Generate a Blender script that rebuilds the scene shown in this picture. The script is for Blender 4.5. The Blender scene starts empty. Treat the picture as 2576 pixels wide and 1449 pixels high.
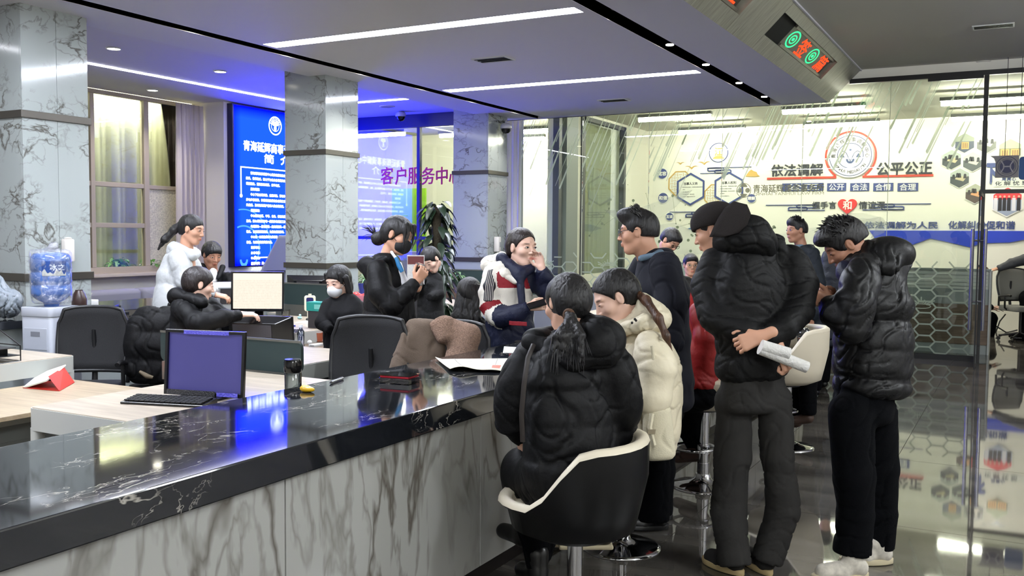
import bpy, bmesh, math, random
import numpy as np
from mathutils import Vector, Matrix
SC = bpy.context.scene
COL = SC.collection
PI = math.pi
# ------------------------------------------------------------------ camera
FPX, CX, CY, CAM_H = 2370.0, 1288.0, 724.5, 1.58
YAW, PITCH, ROLL = math.radians(28.41), math.radians(3.21), math.radians(-0.446)
_f = np.array([math.cos(YAW)*math.cos(PITCH), math.sin(YAW)*math.cos(PITCH), -math.sin(PITCH)])
_r = np.array([math.sin(YAW), -math.cos(YAW), 0.0])
_d = np.cross(_f, _r)
CR = _r*math.cos(ROLL) + _d*math.sin(ROLL)
CD = -_r*math.sin(ROLL) + _d*math.cos(ROLL)
CF = _f
CAMPOS = np.array([0, 0, CAM_H])
cam = bpy.data.cameras.new('camera')
cam.sensor_width = 36.0
cam.lens = 36.0*FPX/2576
cam.clip_start = 0.05
camo = bpy.data.objects.new('camera', cam)
COL.objects.link(camo)
mw = Matrix.Identity(4)
for i in range(3):
    mw[i][0] = CR[i]; mw[i][1] = -CD[i]; mw[i][2] = -CF[i]; mw[i][3] = CAMPOS[i]
camo.matrix_world = mw
SC.camera = camo
# ------------------------------------------------------------------ world, exposure
w = bpy.data.worlds.new('world'); SC.world = w; w.use_nodes = True
bg = w.node_tree.nodes['Background']
bg.inputs[0].default_value = (0.55, 0.62, 0.75, 1); bg.inputs[1].default_value = 0.12
SC.view_settings.view_transform = 'Standard'
SC.view_settings.look = 'None'
SC.view_settings.exposure = 0.22
SC.view_settings.gamma = 1.0
SC.view_settings.use_curve_mapping = False
try:
    SC.cycles.use_denoising = True
    SC.cycles.max_bounces = 8; SC.cycles.transparent_max_bounces = 16
    SC.cycles.caustics_reflective = False; SC.cycles.caustics_refractive = False
    SC.cycles.sample_clamp_indirect = 6.0
except Exception:
    pass
# ------------------------------------------------------------------ measuring helpers (pixel of the photograph -> point in the room)
def ray(x, y):
    return CR*((x-CX)/FPX) + CD*((y-CY)/FPX) + CF
def onZ(x, y, z):
    d = ray(x, y); return CAMPOS + d*(z-CAM_H)/d[2]
def onX(x, y, X):
    d = ray(x, y); return CAMPOS + d*X/d[0]
def onY(x, y, Y):
    d = ray(x, y); return CAMPOS + d*Y/d[1]
def atD(x, y, D):
    return CAMPOS + ray(x, y)*D
def cv(v):
    """direction given as (right, up, away) of the viewer -> world"""
    q = CR*v[0] - CD*v[1] + CF*v[2]
    return q/np.linalg.norm(q)
# ------------------------------------------------------------------ materials
def lin(c):
    return tuple(((v/255.0)/12.92 if v/255.0 <= 0.04045 else ((v/255.0+0.055)/1.055)**2.4) for v in c)
MATS = {}
def nt(m):
    return m.node_tree.nodes, m.node_tree.links
def mat(name, rgb=(128, 128, 128), rough=0.5, metal=0.0, bump=0.0, bscale=40.0, var=0.0, vscale=6.0, sheen=0.0,
        emit=None, estr=1.0, alpha=1.0, spec=0.5, coat=0.0, stretch=(1, 1, 1), coords='Object', trans=0.0, sub=0.0):
    if name in MATS: return MATS[name]
    m = bpy.data.materials.new(name); m.use_nodes = True
    N, L = nt(m); b = N['Principled BSDF']
    c = lin(rgb)
    b.inputs['Base Color'].default_value = (*c, 1); b.inputs['Roughness'].default_value = rough
    b.inputs['Metallic'].default_value = metal; b.inputs['Specular IOR Level'].default_value = spec
    b.inputs['Alpha'].default_value = alpha; b.inputs['Coat Weight'].default_value = coat
    b.inputs['Coat Roughness'].default_value = 0.05
    b.inputs['Transmission Weight'].default_value = trans
    if sub: b.inputs['Subsurface Weight'].default_value = sub; b.inputs['Subsurface Scale'].default_value = 0.01
    if sheen: b.inputs['Sheen Weight'].default_value = sheen; b.inputs['Sheen Roughness'].default_value = 0.4
    if emit:
        b.inputs['Emission Color'].default_value = (*lin(emit), 1); b.inputs['Emission Strength'].default_value = estr
    if bump or var:
        tc = N.new('ShaderNodeTexCoord'); mp = N.new('ShaderNodeMapping'); mp.inputs['Scale'].default_value = stretch
        L.new(tc.outputs[coords], mp.inputs['Vector'])
    if var:
        n = N.new('ShaderNodeTexNoise'); n.inputs['Scale'].default_value = vscale; n.inputs['Detail'].default_value = 5
        L.new(mp.outputs[0], n.inputs['Vector'])
        mr = N.new('ShaderNodeMapRange'); mr.inputs[1].default_value = 0.3; mr.inputs[2].default_value = 0.7
        mr.inputs[3].default_value = 1-var; mr.inputs[4].default_value = 1+var
        L.new(n.outputs['Fac'], mr.inputs[0])
        mx = N.new('ShaderNodeVectorMath'); mx.operation = 'SCALE'; mx.inputs[0].default_value = c
        L.new(mr.outputs[0], mx.inputs['Scale']); L.new(mx.outputs[0], b.inputs['Base Color'])
    if bump:
        n2 = N.new('ShaderNodeTexNoise'); n2.inputs['Scale'].default_value = bscale; n2.inputs['Detail'].default_value = 4
        L.new(mp.outputs[0], n2.inputs['Vector'])
        bp = N.new('ShaderNodeBump'); bp.inputs['Strength'].default_value = bump; bp.inputs['Distance'].default_value = 0.01
        L.new(n2.outputs['Fac'], bp.inputs['Height']); L.new(bp.outputs[0], b.inputs['Normal'])
    m.diffuse_color = (*c, 1)
    MATS[name] = m
    return m
def mat_emit(name, rgb, strength):
    if name in MATS: return MATS[name]
    m = bpy.data.materials.new(name); m.use_nodes = True
    N, L = nt(m); N.remove(N['Principled BSDF'])
    e = N.new('ShaderNodeEmission'); e.inputs[0].default_value = (*lin(rgb), 1); e.inputs[1].default_value = strength
    L.new(e.outputs[0], N['Material Output'].inputs[0]); MATS[name] = m
    return m
def mat_glass(name, rgb=(235, 245, 240), refl=1.0, rough=0.0, dens=1.0):
    """thin pane: what lies behind shows through, what lies in front is mirrored by its Fresnel share"""
    if name in MATS: return MATS[name]
    m = bpy.data.materials.new(name); m.use_nodes = True
    N, L = nt(m); N.remove(N['Principled BSDF'])
    t = N.new('ShaderNodeBsdfTransparent'); t.inputs[0].default_value = (*lin(rgb), 1)
    g = N.new('ShaderNodeBsdfGlossy'); g.inputs['Roughness'].default_value = rough; g.inputs['Color'].default_value = (1, 1, 1, 1)
    fr = N.new('ShaderNodeFresnel'); fr.inputs[0].default_value = 1.5
    mu = N.new('ShaderNodeMath'); mu.operation = 'MULTIPLY'; mu.inputs[1].default_value = refl; mu.use_clamp = True
    mx = N.new('ShaderNodeMixShader')
    L.new(fr.outputs[0], mu.inputs[0]); L.new(mu.outputs[0], mx.inputs[0]); L.new(t.outputs[0], mx.inputs[1]); L.new(g.outputs[0], mx.inputs[2])
    L.new(mx.outputs[0], N['Material Output'].inputs[0]); MATS[name] = m
    return m
def mat_film(name, rgb, cover=0.7):
    """frosted print on glass: scatters light of both sides, partly clear"""
    if name in MATS: return MATS[name]
    m = bpy.data.materials.new(name); m.use_nodes = True
    N, L = nt(m); N.remove(N['Principled BSDF']); c = (*lin(rgb), 1)
    t = N.new('ShaderNodeBsdfTransparent'); a = N.new('ShaderNodeBsdfTranslucent'); d = N.new('ShaderNodeBsdfDiffuse'); a.inputs[0].default_value = c; d.inputs[0].default_value = c
    m1 = N.new('ShaderNodeMixShader'); m1.inputs[0].default_value = 0.35; L.new(a.outputs[0], m1.inputs[1]); L.new(d.outputs[0], m1.inputs[2])
    m2 = N.new('ShaderNodeMixShader'); m2.inputs[0].default_value = cover; L.new(t.outputs[0], m2.inputs[1]); L.new(m1.outputs[0], m2.inputs[2])
    L.new(m2.outputs[0], N['Material Output'].inputs[0]); MATS[name] = m
    return m
def mat_marble(name, base, vein, thin=0.035, scale=1.6, rough=0.12, rot=(0, 0.7, 0.5), stretch=(1, 1, 2.4), vein2=0.5, cover=0.5, spec=0.5):
    if name in MATS: return MATS[name]
    m = bpy.data.materials.new(name); m.use_nodes = True
    N, L = nt(m); b = N['Principled BSDF']; b.inputs['Roughness'].default_value = rough; b.inputs['Specular IOR Level'].default_value = spec
    g = N.new('ShaderNodeNewGeometry')
    mp = N.new('ShaderNodeMapping'); mp.inputs['Rotation'].default_value = rot; mp.inputs['Scale'].default_value = stretch
    L.new(g.outputs['Position'], mp.inputs['Vector'])
    def ridged(sc, th, det, off):
        n = N.new('ShaderNodeTexNoise'); n.inputs['Scale'].default_value = sc; n.inputs['Detail'].default_value = det
        n.inputs['Distortion'].default_value = 0.6; n.noise_dimensions = '4D'; n.inputs['W'].default_value = off
        L.new(mp.outputs[0], n.inputs['Vector'])
        s = N.new('ShaderNodeMath'); s.operation = 'SUBTRACT'; s.inputs[1].default_value = 0.5; L.new(n.outputs['Fac'], s.inputs[0])
        a = N.new('ShaderNodeMath'); a.operation = 'ABSOLUTE'; L.new(s.outputs[0], a.inputs[0])
        r = N.new('ShaderNodeMapRange'); r.inputs[1].default_value = 0; r.inputs[2].default_value = th
        r.inputs[3].default_value = 1; r.inputs[4].default_value = 0; r.clamp = True; L.new(a.outputs[0], r.inputs[0])
        return r.outputs[0]
    v1 = ridged(scale*2.2, thin, 5, 1.3); v2 = ridged(scale*5.0, thin*1.3, 4, 7.7)
    k = N.new('ShaderNodeTexNoise'); k.inputs['Scale'].default_value = scale*2.0; k.inputs['Detail'].default_value = 3
    L.new(mp.outputs[0], k.inputs['Vector'])
    kr = N.new('ShaderNodeMapRange'); kr.inputs[1].default_value = cover; kr.inputs[2].default_value = cover+0.12; kr.clamp = True
    L.new(k.outputs['Fac'], kr.inputs[0])
    a1 = N.new('ShaderNodeMath'); a1.operation = 'MULTIPLY'; L.new(v1, a1.inputs[0]); L.new(kr.outputs[0], a1.inputs[1])
    a2 = N.new('ShaderNodeMath'); a2.operation = 'MULTIPLY'; L.new(v2, a2.inputs[0]); a2.inputs[1].default_value = vein2
    a3 = N.new('ShaderNodeMath'); a3.operation = 'MULTIPLY'; L.new(a2.outputs[0], a3.inputs[0]); L.new(kr.outputs[0], a3.inputs[1])
    mxx = N.new('ShaderNodeMath'); mxx.operation = 'MAXIMUM'; L.new(a1.outputs[0], mxx.inputs[0]); L.new(a3.outputs[0], mxx.inputs[1])
    mc = N.new('ShaderNodeMix'); mc.data_type = 'RGBA'
    mc.inputs[6].default_value = (*lin(base), 1); mc.inputs[7].default_value = (*lin(vein), 1)
    L.new(mxx.outputs[0], mc.inputs[0]); L.new(mc.outputs[2], b.inputs['Base Color'])
    MATS[name] = m
    return m
def mat_wood(name, c1, c2, rough=0.45, sc=(1.0, 12.0, 12.0), coords='Object'):
    if name in MATS: return MATS[name]
    m = bpy.data.materials.new(name); m.use_nodes = True
    N, L = nt(m); b = N['Principled BSDF']; b.inputs['Roughness'].default_value = rough
    tc = N.new('ShaderNodeTexCoord'); mp = N.new('ShaderNodeMapping'); mp.inputs['Scale'].default_value = sc
    L.new(tc.outputs[coords], mp.inputs['Vector'])
    n = N.new('ShaderNodeTexNoise'); n.inputs['Scale'].default_value = 3.0; n.inputs['Detail'].default_value = 8
    n.inputs['Distortion'].default_value = 0.4
    L.new(mp.outputs[0], n.inputs['Vector'])
    r = N.new('ShaderNodeMapRange'); r.inputs[1].default_value = 0.3; r.inputs[2].default_value = 0.7; L.new(n.outputs['Fac'], r.inputs[0])
    mc = N.new('ShaderNodeMix'); mc.data_type = 'RGBA'; mc.inputs[6].default_value = (*lin(c1), 1); mc.inputs[7].default_value = (*lin(c2), 1)
    L.new(r.outputs[0], mc.inputs[0]); L.new(mc.outputs[2], b.inputs['Base Color']); MATS[name] = m
    return m
# ------------------------------------------------------------------ mesh collector
class MB:
    def __init__(s):
        s.v = []; s.f = []; s.m = []; s.mi = 0
    def add(s, vs, fs):
        o = len(s.v)
        s.v.extend([tuple(float(c) for c in p) for p in vs])
        for q in fs:
            s.f.append([o+i for i in q]); s.m.append(s.mi)
        return s
    def box(s, x0, x1, y0, y1, z0, z1):
        V = [(x, y, z) for z in (z0, z1) for y in (y0, y1) for x in (x0, x1)]
        return s.add(V, [(0, 2, 3, 1), (4, 5, 7, 6), (0, 1, 5, 4), (2, 6, 7, 3), (0, 4, 6, 2), (1, 3, 7, 5)])
    def obox(s, c, ax, ay, az):
        """box about centre c with half-axes ax, ay, az (vectors)"""
        c, ax, ay, az = map(np.array, (c, ax, ay, az))
        V = [c+i*ax+j*ay+k*az for k in (-1, 1) for j in (-1, 1) for i in (-1, 1)]
        return s.add(V, [(0, 2, 3, 1), (4, 5, 7, 6), (0, 1, 5, 4), (2, 6, 7, 3), (0, 4, 6, 2), (1, 3, 7, 5)])
    def rbox(s, x0, x1, y0, y1, z0, z1, r=0.02, axis='z', n=4):
        """box with its four edges along one axis rounded"""
        def poly(a0, a1, b0, b1):
            P = []
            for cx, cy, st in ((a1-r, b1-r, 0), (a0+r, b1-r, 1), (a0+r, b0+r, 2), (a1-r, b0+r, 3)):
                for k in range(n+1):
                    t = (st+k/n)*PI/2
                    P.append((cx+r*math.cos(t), cy+r*math.sin(t)))
            return P
        if axis == 'z': P = poly(x0, x1, y0, y1); lo = [(a, b, z0) for a, b in P]; hi = [(a, b, z1) for a, b in P]
        elif axis == 'x': P = poly(y0, y1, z0, z1); lo = [(x0, a, b) for a, b in P]; hi = [(x1, a, b) for a, b in P]
        else: P = poly(x0, x1, z0, z1); lo = [(a, y1, b) for a, b in P]; hi = [(a, y0, b) for a, b in P]
        k = len(P)
        return s.add(lo+hi, [tuple(range(k))[::-1], tuple(range(k, 2*k))]+[(i, (i+1) % k, k+(i+1) % k, k+i) for i in range(k)])
    def tube(s, pts, r, n=8, cap=True):
        pts = [np.array(p, float) for p in pts]; k = len(pts)
        rs = r if hasattr(r, '__len__') else [r]*k
        V = []; up = None
        for i, p in enumerate(pts):
            t = pts[min(i+1, k-1)]-pts[max(i-1, 0)]; t = t/(np.linalg.norm(t)+1e-9)
            if up is None:
                a = np.array([0, 0, 1.]) if abs(t[2]) < 0.9 else np.array([1., 0, 0]); up = np.cross(t, a)
            up = up-t*(up@t); up /= (np.linalg.norm(up)+1e-9); w = np.cross(t, up)
            for j in range(n):
                a = 2*PI*j/n; V.append(p+(up*math.cos(a)+w*math.sin(a))*rs[i])
        F = [(i*n+j, i*n+(j+1) % n, (i+1)*n+(j+1) % n, (i+1)*n+j) for i in range(k-1) for j in range(n)]
        if cap: F += [tuple(range(n))[::-1], tuple(range((k-1)*n, k*n))]
        return s.add(V, F)
    def cyl(s, c, r, h, n=20, r2=None):
        r2 = r if r2 is None else r2; x, y, z = c
        V = [(x+rr*math.cos(2*PI*i/n), y+rr*math.sin(2*PI*i/n), zz) for rr, zz in ((r, z), (r2, z+h)) for i in range(n)]
        return s.add(V, [tuple(range(n))[::-1], tuple(range(n, 2*n))]+[(i, (i+1) % n, n+(i+1) % n, n+i) for i in range(n)])
    def lathe(s, prof, c=(0, 0, 0), n=24):
        x, y, z = c; k = len(prof)
        V = [(x+r*math.cos(2*PI*j/n), y+r*math.sin(2*PI*j/n), z+h) for r, h in prof for j in range(n)]
        F = [(i*n+j, i*n+(j+1) % n, (i+1)*n+(j+1) % n, (i+1)*n+j) for i in range(k-1) for j in range(n)]
        return s.add(V, F)
    def torus(s, c, R, r, n=28, m=8, axis='z'):
        V = []
        for i in range(n):
            a = 2*PI*i/n
            for j in range(m):
                b = 2*PI*j/m; q = (R+r*math.cos(b))
                p = (q*math.cos(a), q*math.sin(a), r*math.sin(b))
                if axis == 'x': p = (p[2], p[0], p[1])
                if axis == 'y': p = (p[0], p[2], p[1])
                V.append((c[0]+p[0], c[1]+p[1], c[2]+p[2]))
        return s.add(V, [(i*m+j, i*m+(j+1) % m, ((i+1) % n)*m+(j+1) % m, ((i+1) % n)*m+j) for i in range(n) for j in range(m)])
    def ball(s, c, r, n=14, m=9):
        rx, ry, rz = r if hasattr(r, '__len__') else (r, r, r)
        V = [(c[0]+rx*math.sin(PI*i/m)*math.cos(2*PI*j/n), c[1]+ry*math.sin(PI*i/m)*math.sin(2*PI*j/n), c[2]-rz*math.cos(PI*i/m)) for i in range(m+1) for j in range(n)]
        return s.add(V, [(i*n+j, i*n+(j+1) % n, (i+1)*n+(j+1) % n, (i+1)*n+j) for i in range(m) for j in range(n)])
    def prism(s, poly, o, u, v, th):
        """polygon (a,b) in the plane o + a*u + b*v, thickened by th along u x v"""
        o, u, v = map(lambda q: np.array(q, float), (o, u, v)); w = np.cross(u, v); w = w/np.linalg.norm(w)*th
        k = len(poly); lo = [o+a*u+b*v for a, b in poly]; hi = [p+w for p in lo]
        return s.add(lo+hi, [tuple(range(k))[::-1], tuple(range(k, 2*k))]+[(i, (i+1) % k, k+(i+1) % k, k+i) for i in range(k)])
    def ring(s, poly, ipoly, o, u, v, th):
        """closed band between two outlines of equal count"""
        o, u, v = map(lambda q: np.array(q, float), (o, u, v)); w = np.cross(u, v); w = w/np.linalg.norm(w)*th
        k = len(poly); A = [o+a*u+b*v for a, b in poly]; Bq = [o+a*u+b*v for a, b in ipoly]
        V = A+Bq+[p+w for p in A]+[p+w for p in Bq]; F = []
        for i in range(k):
            j = (i+1) % k
            F += [(i, k+i, k+j, j), (2*k+i, 2*k+j, 3*k+j, 3*k+i), (i, j, 2*k+j, 2*k+i), (k+i, 3*k+i, 3*k+j, k+j)]
        return s.add(V, F)
    def grid(s, P, closed=False, thick=None):
        """P[i][j] points -> quad sheet"""
        a = len(P); b = len(P[0])
        V = [p for row in P for p in row]
        F = [(i*b+j, i*b+(j+1) % b, (i+1)*b+(j+1) % b, (i+1)*b+j) for i in range(a-1) for j in range(b if closed else b-1)]
        return s.add(V, F)
    def mesh(s, name, mats, smooth=None, bev=0.0, off=None):
        me = bpy.data.meshes.new(name)
        v = s.v
        if off is not None: v = [(p[0]-off[0], p[1]-off[1], p[2]-off[2]) for p in v]
        me.from_pydata(v, [], s.f)
        if not isinstance(mats, (list, tuple)): mats = [mats]
        for q in mats: me.materials.append(q)
        if len(mats) > 1: me.polygons.foreach_set('material_index', s.m)
        if bev > 0:
            bm = bmesh.new(); bm.from_mesh(me)
            es = [e for e in bm.edges if len(e.link_faces) == 2 and e.calc_face_angle(0) > 0.6]
            bmesh.ops.bevel(bm, geom=es, offset=bev, segments=2, profile=0.5, affect='EDGES', clamp_overlap=True)
            bm.to_mesh(me); bm.free()
        if smooth is not None:
            me.shade_smooth(); me.set_sharp_from_angle(angle=math.radians(smooth))
        me.update()
        return me
def put(name, me, parent=None, loc=(0, 0, 0), rz=0.0):
    o = bpy.data.objects.new(name, me); COL.objects.link(o)
    o.location = loc; o.rotation_euler = (0, 0, rz)
    if parent is not None: o.parent = parent
    return o
def part(name, mb, mats, parent, smooth=None, bev=0.0, label=None, world=False, kind=None):
    """a mesh object; world=True: the collector holds room coordinates and the (unrotated) root sits at its own place"""
    off = None
    if world and parent is not None:
        off = [0, 0, 0]; q = parent
        while q is not None:
            off = [off[i]+q.location[i] for i in range(3)]; q = q.parent
    o = put(name, mb.mesh(name, mats, smooth, bev, off), parent)
    if label: o['label'] = label
    if kind: o['kind'] = kind
    return o
def thing(name, label, cat, loc=(0, 0, 0), rz=0.0, group=None):
    o = bpy.data.objects.new(name, None); COL.objects.link(o); o.empty_display_size = 0.1
    o.location = loc; o.rotation_euler = (0, 0, rz); o['label'] = label; o['category'] = cat
    if group: o['group'] = group
    return o
def tag(o, label, cat, group=None, kind=None):
    o['label'] = label; o['category'] = cat
    if group: o['group'] = group
    if kind: o['kind'] = kind
    return o
def struct(name, mb, mats, label=None, parent=None, smooth=None, bev=0.0):
    o = part(name, mb, mats, parent, smooth, bev)
    if parent is None:
        o['kind'] = 'structure'
        if label: o['label'] = label; o['category'] = 'setting'
    return o
def dup(o, loc=None, rz=None, label=None, group=None, parent=None):
    c = o.copy(); COL.objects.link(c)
    if parent is not None: c.parent = parent
    if loc is not None: c.location = loc
    if rz is not None: c.rotation_euler = (0, 0, rz)
    if label: c['label'] = label
    if group: c['group'] = group
    for ch in [x for x in CHILD.get(o.name, []) ] if False else [x for x in bpy.data.objects if x.parent == o]:
        dup(ch, parent=c)
    return c
_tc = bpy.data.curves.new('lettering', 'FONT')
_to = bpy.data.objects.new('lettering', _tc)
def text_mesh(s, size, th=0.0, width=None, bold=0.0, align='CENTER', res=2, spacing=1.0):
    """lettering as a mesh in its own xy plane (x along the line, y up)"""
    _tc.body = s; _tc.size = size; _tc.extrude = th; _tc.offset = 0; _tc.align_x = align; _tc.align_y = 'CENTER'
    _tc.resolution_u = res; _tc.space_character = spacing
    if _to.name not in COL.objects: COL.objects.link(_to)
    bpy.context.view_layer.update()
    me = bpy.data.meshes.new_from_object(_to.evaluated_get(bpy.context.evaluated_depsgraph_get()))
    COL.objects.unlink(_to)
    n = len(me.vertices); co = np.empty(n*3, np.float32); me.vertices.foreach_get('co', co); co = co.reshape(-1, 3)
    F = [tuple(p.vertices) for p in me.polygons]
    bpy.data.meshes.remove(me)
    if n and width:
        w0 = co[:, 0].max()-co[:, 0].min(); co[:, 0] *= width/max(w0, 1e-6)
    if n:
        co[:, 0] -= (co[:, 0].max()+co[:, 0].min())/2 if align == 'CENTER' else co[:, 0].min()
        co[:, 1] -= (co[:, 1].max()+co[:, 1].min())/2
    if n and bold:
        F = [tuple(i+k*n for i in f) for k in range(4) for f in F]
        co = np.concatenate([co+np.array((s_[0]*bold, s_[1]*bold, k*.0005), np.float32) for k, s_ in enumerate(((1, .4), (-1, -.4), (.4, -1), (-.4, 1)))])
    return co, F
def text_on(mb, s, o, u, v, size, th=0.004, width=None, bold=0.0, align='CENTER', res=2, spacing=1.0):
    """lettering laid into a collector: origin o, line direction u, up v (unit vectors)"""
    co, F = text_mesh(s, size, th, width, bold, align, res, spacing)
    o, u, v = map(lambda q: np.array(q, float), (o, u, v)); w = np.cross(u, v)
    V = [o+u*p[0]+v*p[1]+w*(p[2]+th) for p in co]
    mb.add(V, F); return mb
# ------------------------------------------------------------------ soft bodies: distance field -> one closed mesh
class SDF:
    def __init__(s): s.p = []
    def cap(s, a, b, ra, rb=None, k=0.02, flat=None, fr=1.0, q=0.0, qa=0.0, m=0, op='u', qo=0.0):
        s.p.append(('c', np.array(a, float), np.array(b, float), ra, ra if rb is None else rb, k, None if flat is None else np.array(flat, float), fr, q, qa, m, op, qo)); return s
    def tub(s, a, b, wa, wb, da, db, side, k=0.02, rr=0.02, q=0.0, qa=0.0, m=0, qo=0.0):
        """elliptic sleeve from a to b with flat, softly rounded ends; w half width along side, d half depth"""
        s.p.append(('t', np.array(a, float), np.array(b, float), wa, wb, k, np.array(side, float), (da, db, rr), q, qa, m, 'u', qo)); return s
    def ell(s, c, r, M=None, k=0.02, m=0, op='u'):
        s.p.append(('e', np.array(c, float), np.array(r, float), np.eye(3) if M is None else M, 0, k, None, 1, 0, 0, m, op, 0)); return s
    def chain(s, pts, k=0.02, flat=None, q=0.0, qa=0.0, m=0):
        """pts: (point, radius) or (point, radius, ratio)"""
        L = 0.0
        for i in range(len(pts)-1):
            a, b = pts[i], pts[i+1]
            r = ((a[2]+b[2])/2) if len(a) > 2 else 1.0
            s.cap(a[0], b[0], a[1], b[1], k, flat if len(a) > 2 else None, r, q, qa, m, 'u', L)
            L += float(np.linalg.norm(np.array(b[0])-np.array(a[0])))
        return s
    @staticmethod
    def one(p, P):
        if p[0] == 'c':
            a, b, ra, rb, fl, fr = p[1], p[2], p[3], p[4], p[6], p[7]
            ab = b-a; L = np.linalg.norm(ab)+1e-9; t = np.clip((P-a)@ab/(L*L), 0, 1)
            d = P-a-t[:, None]*ab
            sc = 1.0
            if fl is not None and fr < 0.999:
                n = fl-ab/L*(fl@ab)/L; n /= (np.linalg.norm(n)+1e-9)
                c = d@n; d = d+np.outer(c*(1/fr-1), n); sc = fr**0.5
            r = ra+(rb-ra)*t
            if p[9]:
                r = r+p[9]*(np.sqrt(np.abs(np.sin(PI*(t*L+p[12])/p[8])))-0.7)
            return (np.sqrt((d*d).sum(1))-r)*sc
        if p[0] == 't':
            a, b, wa, wb, sd = p[1], p[2], p[3], p[4], p[6]; da, db, rr = p[7]
            ab = b-a; L = np.linalg.norm(ab)+1e-9; ax = ab/L; sl = (P-a)@ax; t = np.clip(sl/L, 0, 1)
            u = sd-ax*(sd@ax); u /= np.linalg.norm(u)+1e-9; v = np.cross(ax, u)
            w_ = wa+(wb-wa)*t; d_ = da+(db-da)*t
            if p[9]:
                e = p[9]*(np.sqrt(np.abs(np.sin(PI*(t*L+p[12])/p[8])))-0.7); w_ = w_+e; d_ = d_+e
            x = (P-a)@u; y = (P-a)@v
            k0 = np.sqrt((x/w_)**2+(y/d_)**2); k1 = np.sqrt((x/w_**2)**2+(y/d_**2)**2)
            dc = k0*(k0-1)/(k1+1e-6); dc = np.where(k0 < 0.05, -np.minimum(w_, d_)*0.95, dc)
            e = np.maximum(np.maximum(-sl, sl-L), 0); g = dc+rr
            return np.where(e > 0, np.sqrt(np.maximum(g, 0)**2+e*e)-rr, dc)
        c, R, M = p[1], p[2], p[3]
        q = (P-c)@M.T
        k0 = np.sqrt(((q/R)**2).sum(1)); k1 = np.sqrt(((q/(R*R))**2).sum(1))
        return k0*(k0-1)/(k1+1e-9)
    @staticmethod
    def box(p):
        g = 0.0
        if p[0] == 'c':
            g = max(p[3], p[4])+abs(p[9])
            return np.minimum(p[1], p[2])-g, np.maximum(p[1], p[2])+g
        if p[0] == 't':
            g = max(p[3], p[4], p[7][0], p[7][1])+abs(p[9]); return np.minimum(p[1], p[2])-g, np.maximum(p[1], p[2])+g
        g = max(p[2]); return p[1]-g, p[1]+g
    def ev(s, P, prims=None, ids=False):
        D = None; I = np.zeros(len(P), int) if ids else None
        for p in (s.p if prims is None else prims):
            d = s.one(p, P); k = max(p[5], 1e-4)
            if D is None:
                D = d
                if ids: I[:] = p[10]; Bd = d.copy()
                continue
            if p[11] == 'u':
                h = np.clip(0.5+0.5*(D-d)/k, 0, 1); D = D*(1-h)+d*h-k*h*(1-h)
                if ids: w_ = d < Bd; I[w_] = p[10]; Bd = np.minimum(Bd, d)
            else:
                h = np.clip(0.5-0.5*(D+d)/k, 0, 1); D = D*(1-h)-d*h+k*h*(1-h)
        return (D, I) if ids else D
    def mesh_arrays(s, res):
        lo = np.min([s.box(p)[0] for p in s.p if p[11] == 'u'], 0)-2.5*res
        hi = np.max([s.box(p)[1] for p in s.p if p[11] == 'u'], 0)+2.5*res
        B = 8
        nb = np.ceil((hi-lo)/res/B).astype(int)
        n = nb*B+1
        G = np.full(n, 1e3, np.float32)
        bl = [s.box(p) for p in s.p]
        BL = np.array([b[0]-p[5]*1.0-B*res for b, p in zip(bl, s.p)]); BH = np.array([b[1]+p[5]*1.0+B*res for b, p in zip(bl, s.p)])
        cs = np.stack(np.meshgrid(*[np.arange(k) for k in nb], indexing='ij'), -1).reshape(-1, 3)
        cen = lo+(cs+0.5)*B*res
        D0 = s.ev(cen)
        half = B*res*0.9+0.012
        # the squash factor under-estimates distances: be generous
        act = np.abs(D0) < half*1.9
        for c, d0 in zip(cs[~act], D0[~act]):
            if d0 < 0:
                G[c[0]*B:c[0]*B+B+1, c[1]*B:c[1]*B+B+1, c[2]*B:c[2]*B+B+1] = -1e3
        off = np.stack(np.meshgrid(*[np.arange(B+1)]*3, indexing='ij'), -1).reshape(-1, 3)*res
        for c, ce in zip(cs[act], cen[act]):
            use = np.all((ce > BL) & (ce < BH), 1)
            pr = [p for p, u in zip(s.p, use) if u]
            if not any(p[11] == 'u' for p in pr): continue
            if pr[0][11] != 'u': pr = [p for p in pr if p[11] == 'u'][:1]+pr
            v = s.ev(lo+c*B*res+off, pr)
            G[c[0]*B:c[0]*B+B+1, c[1]*B:c[1]*B+B+1, c[2]*B:c[2]*B+B+1] = v.reshape(B+1, B+1, B+1)
        G = np.clip(G, -4*res, 4*res)
        return nets(G, lo, res)
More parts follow.
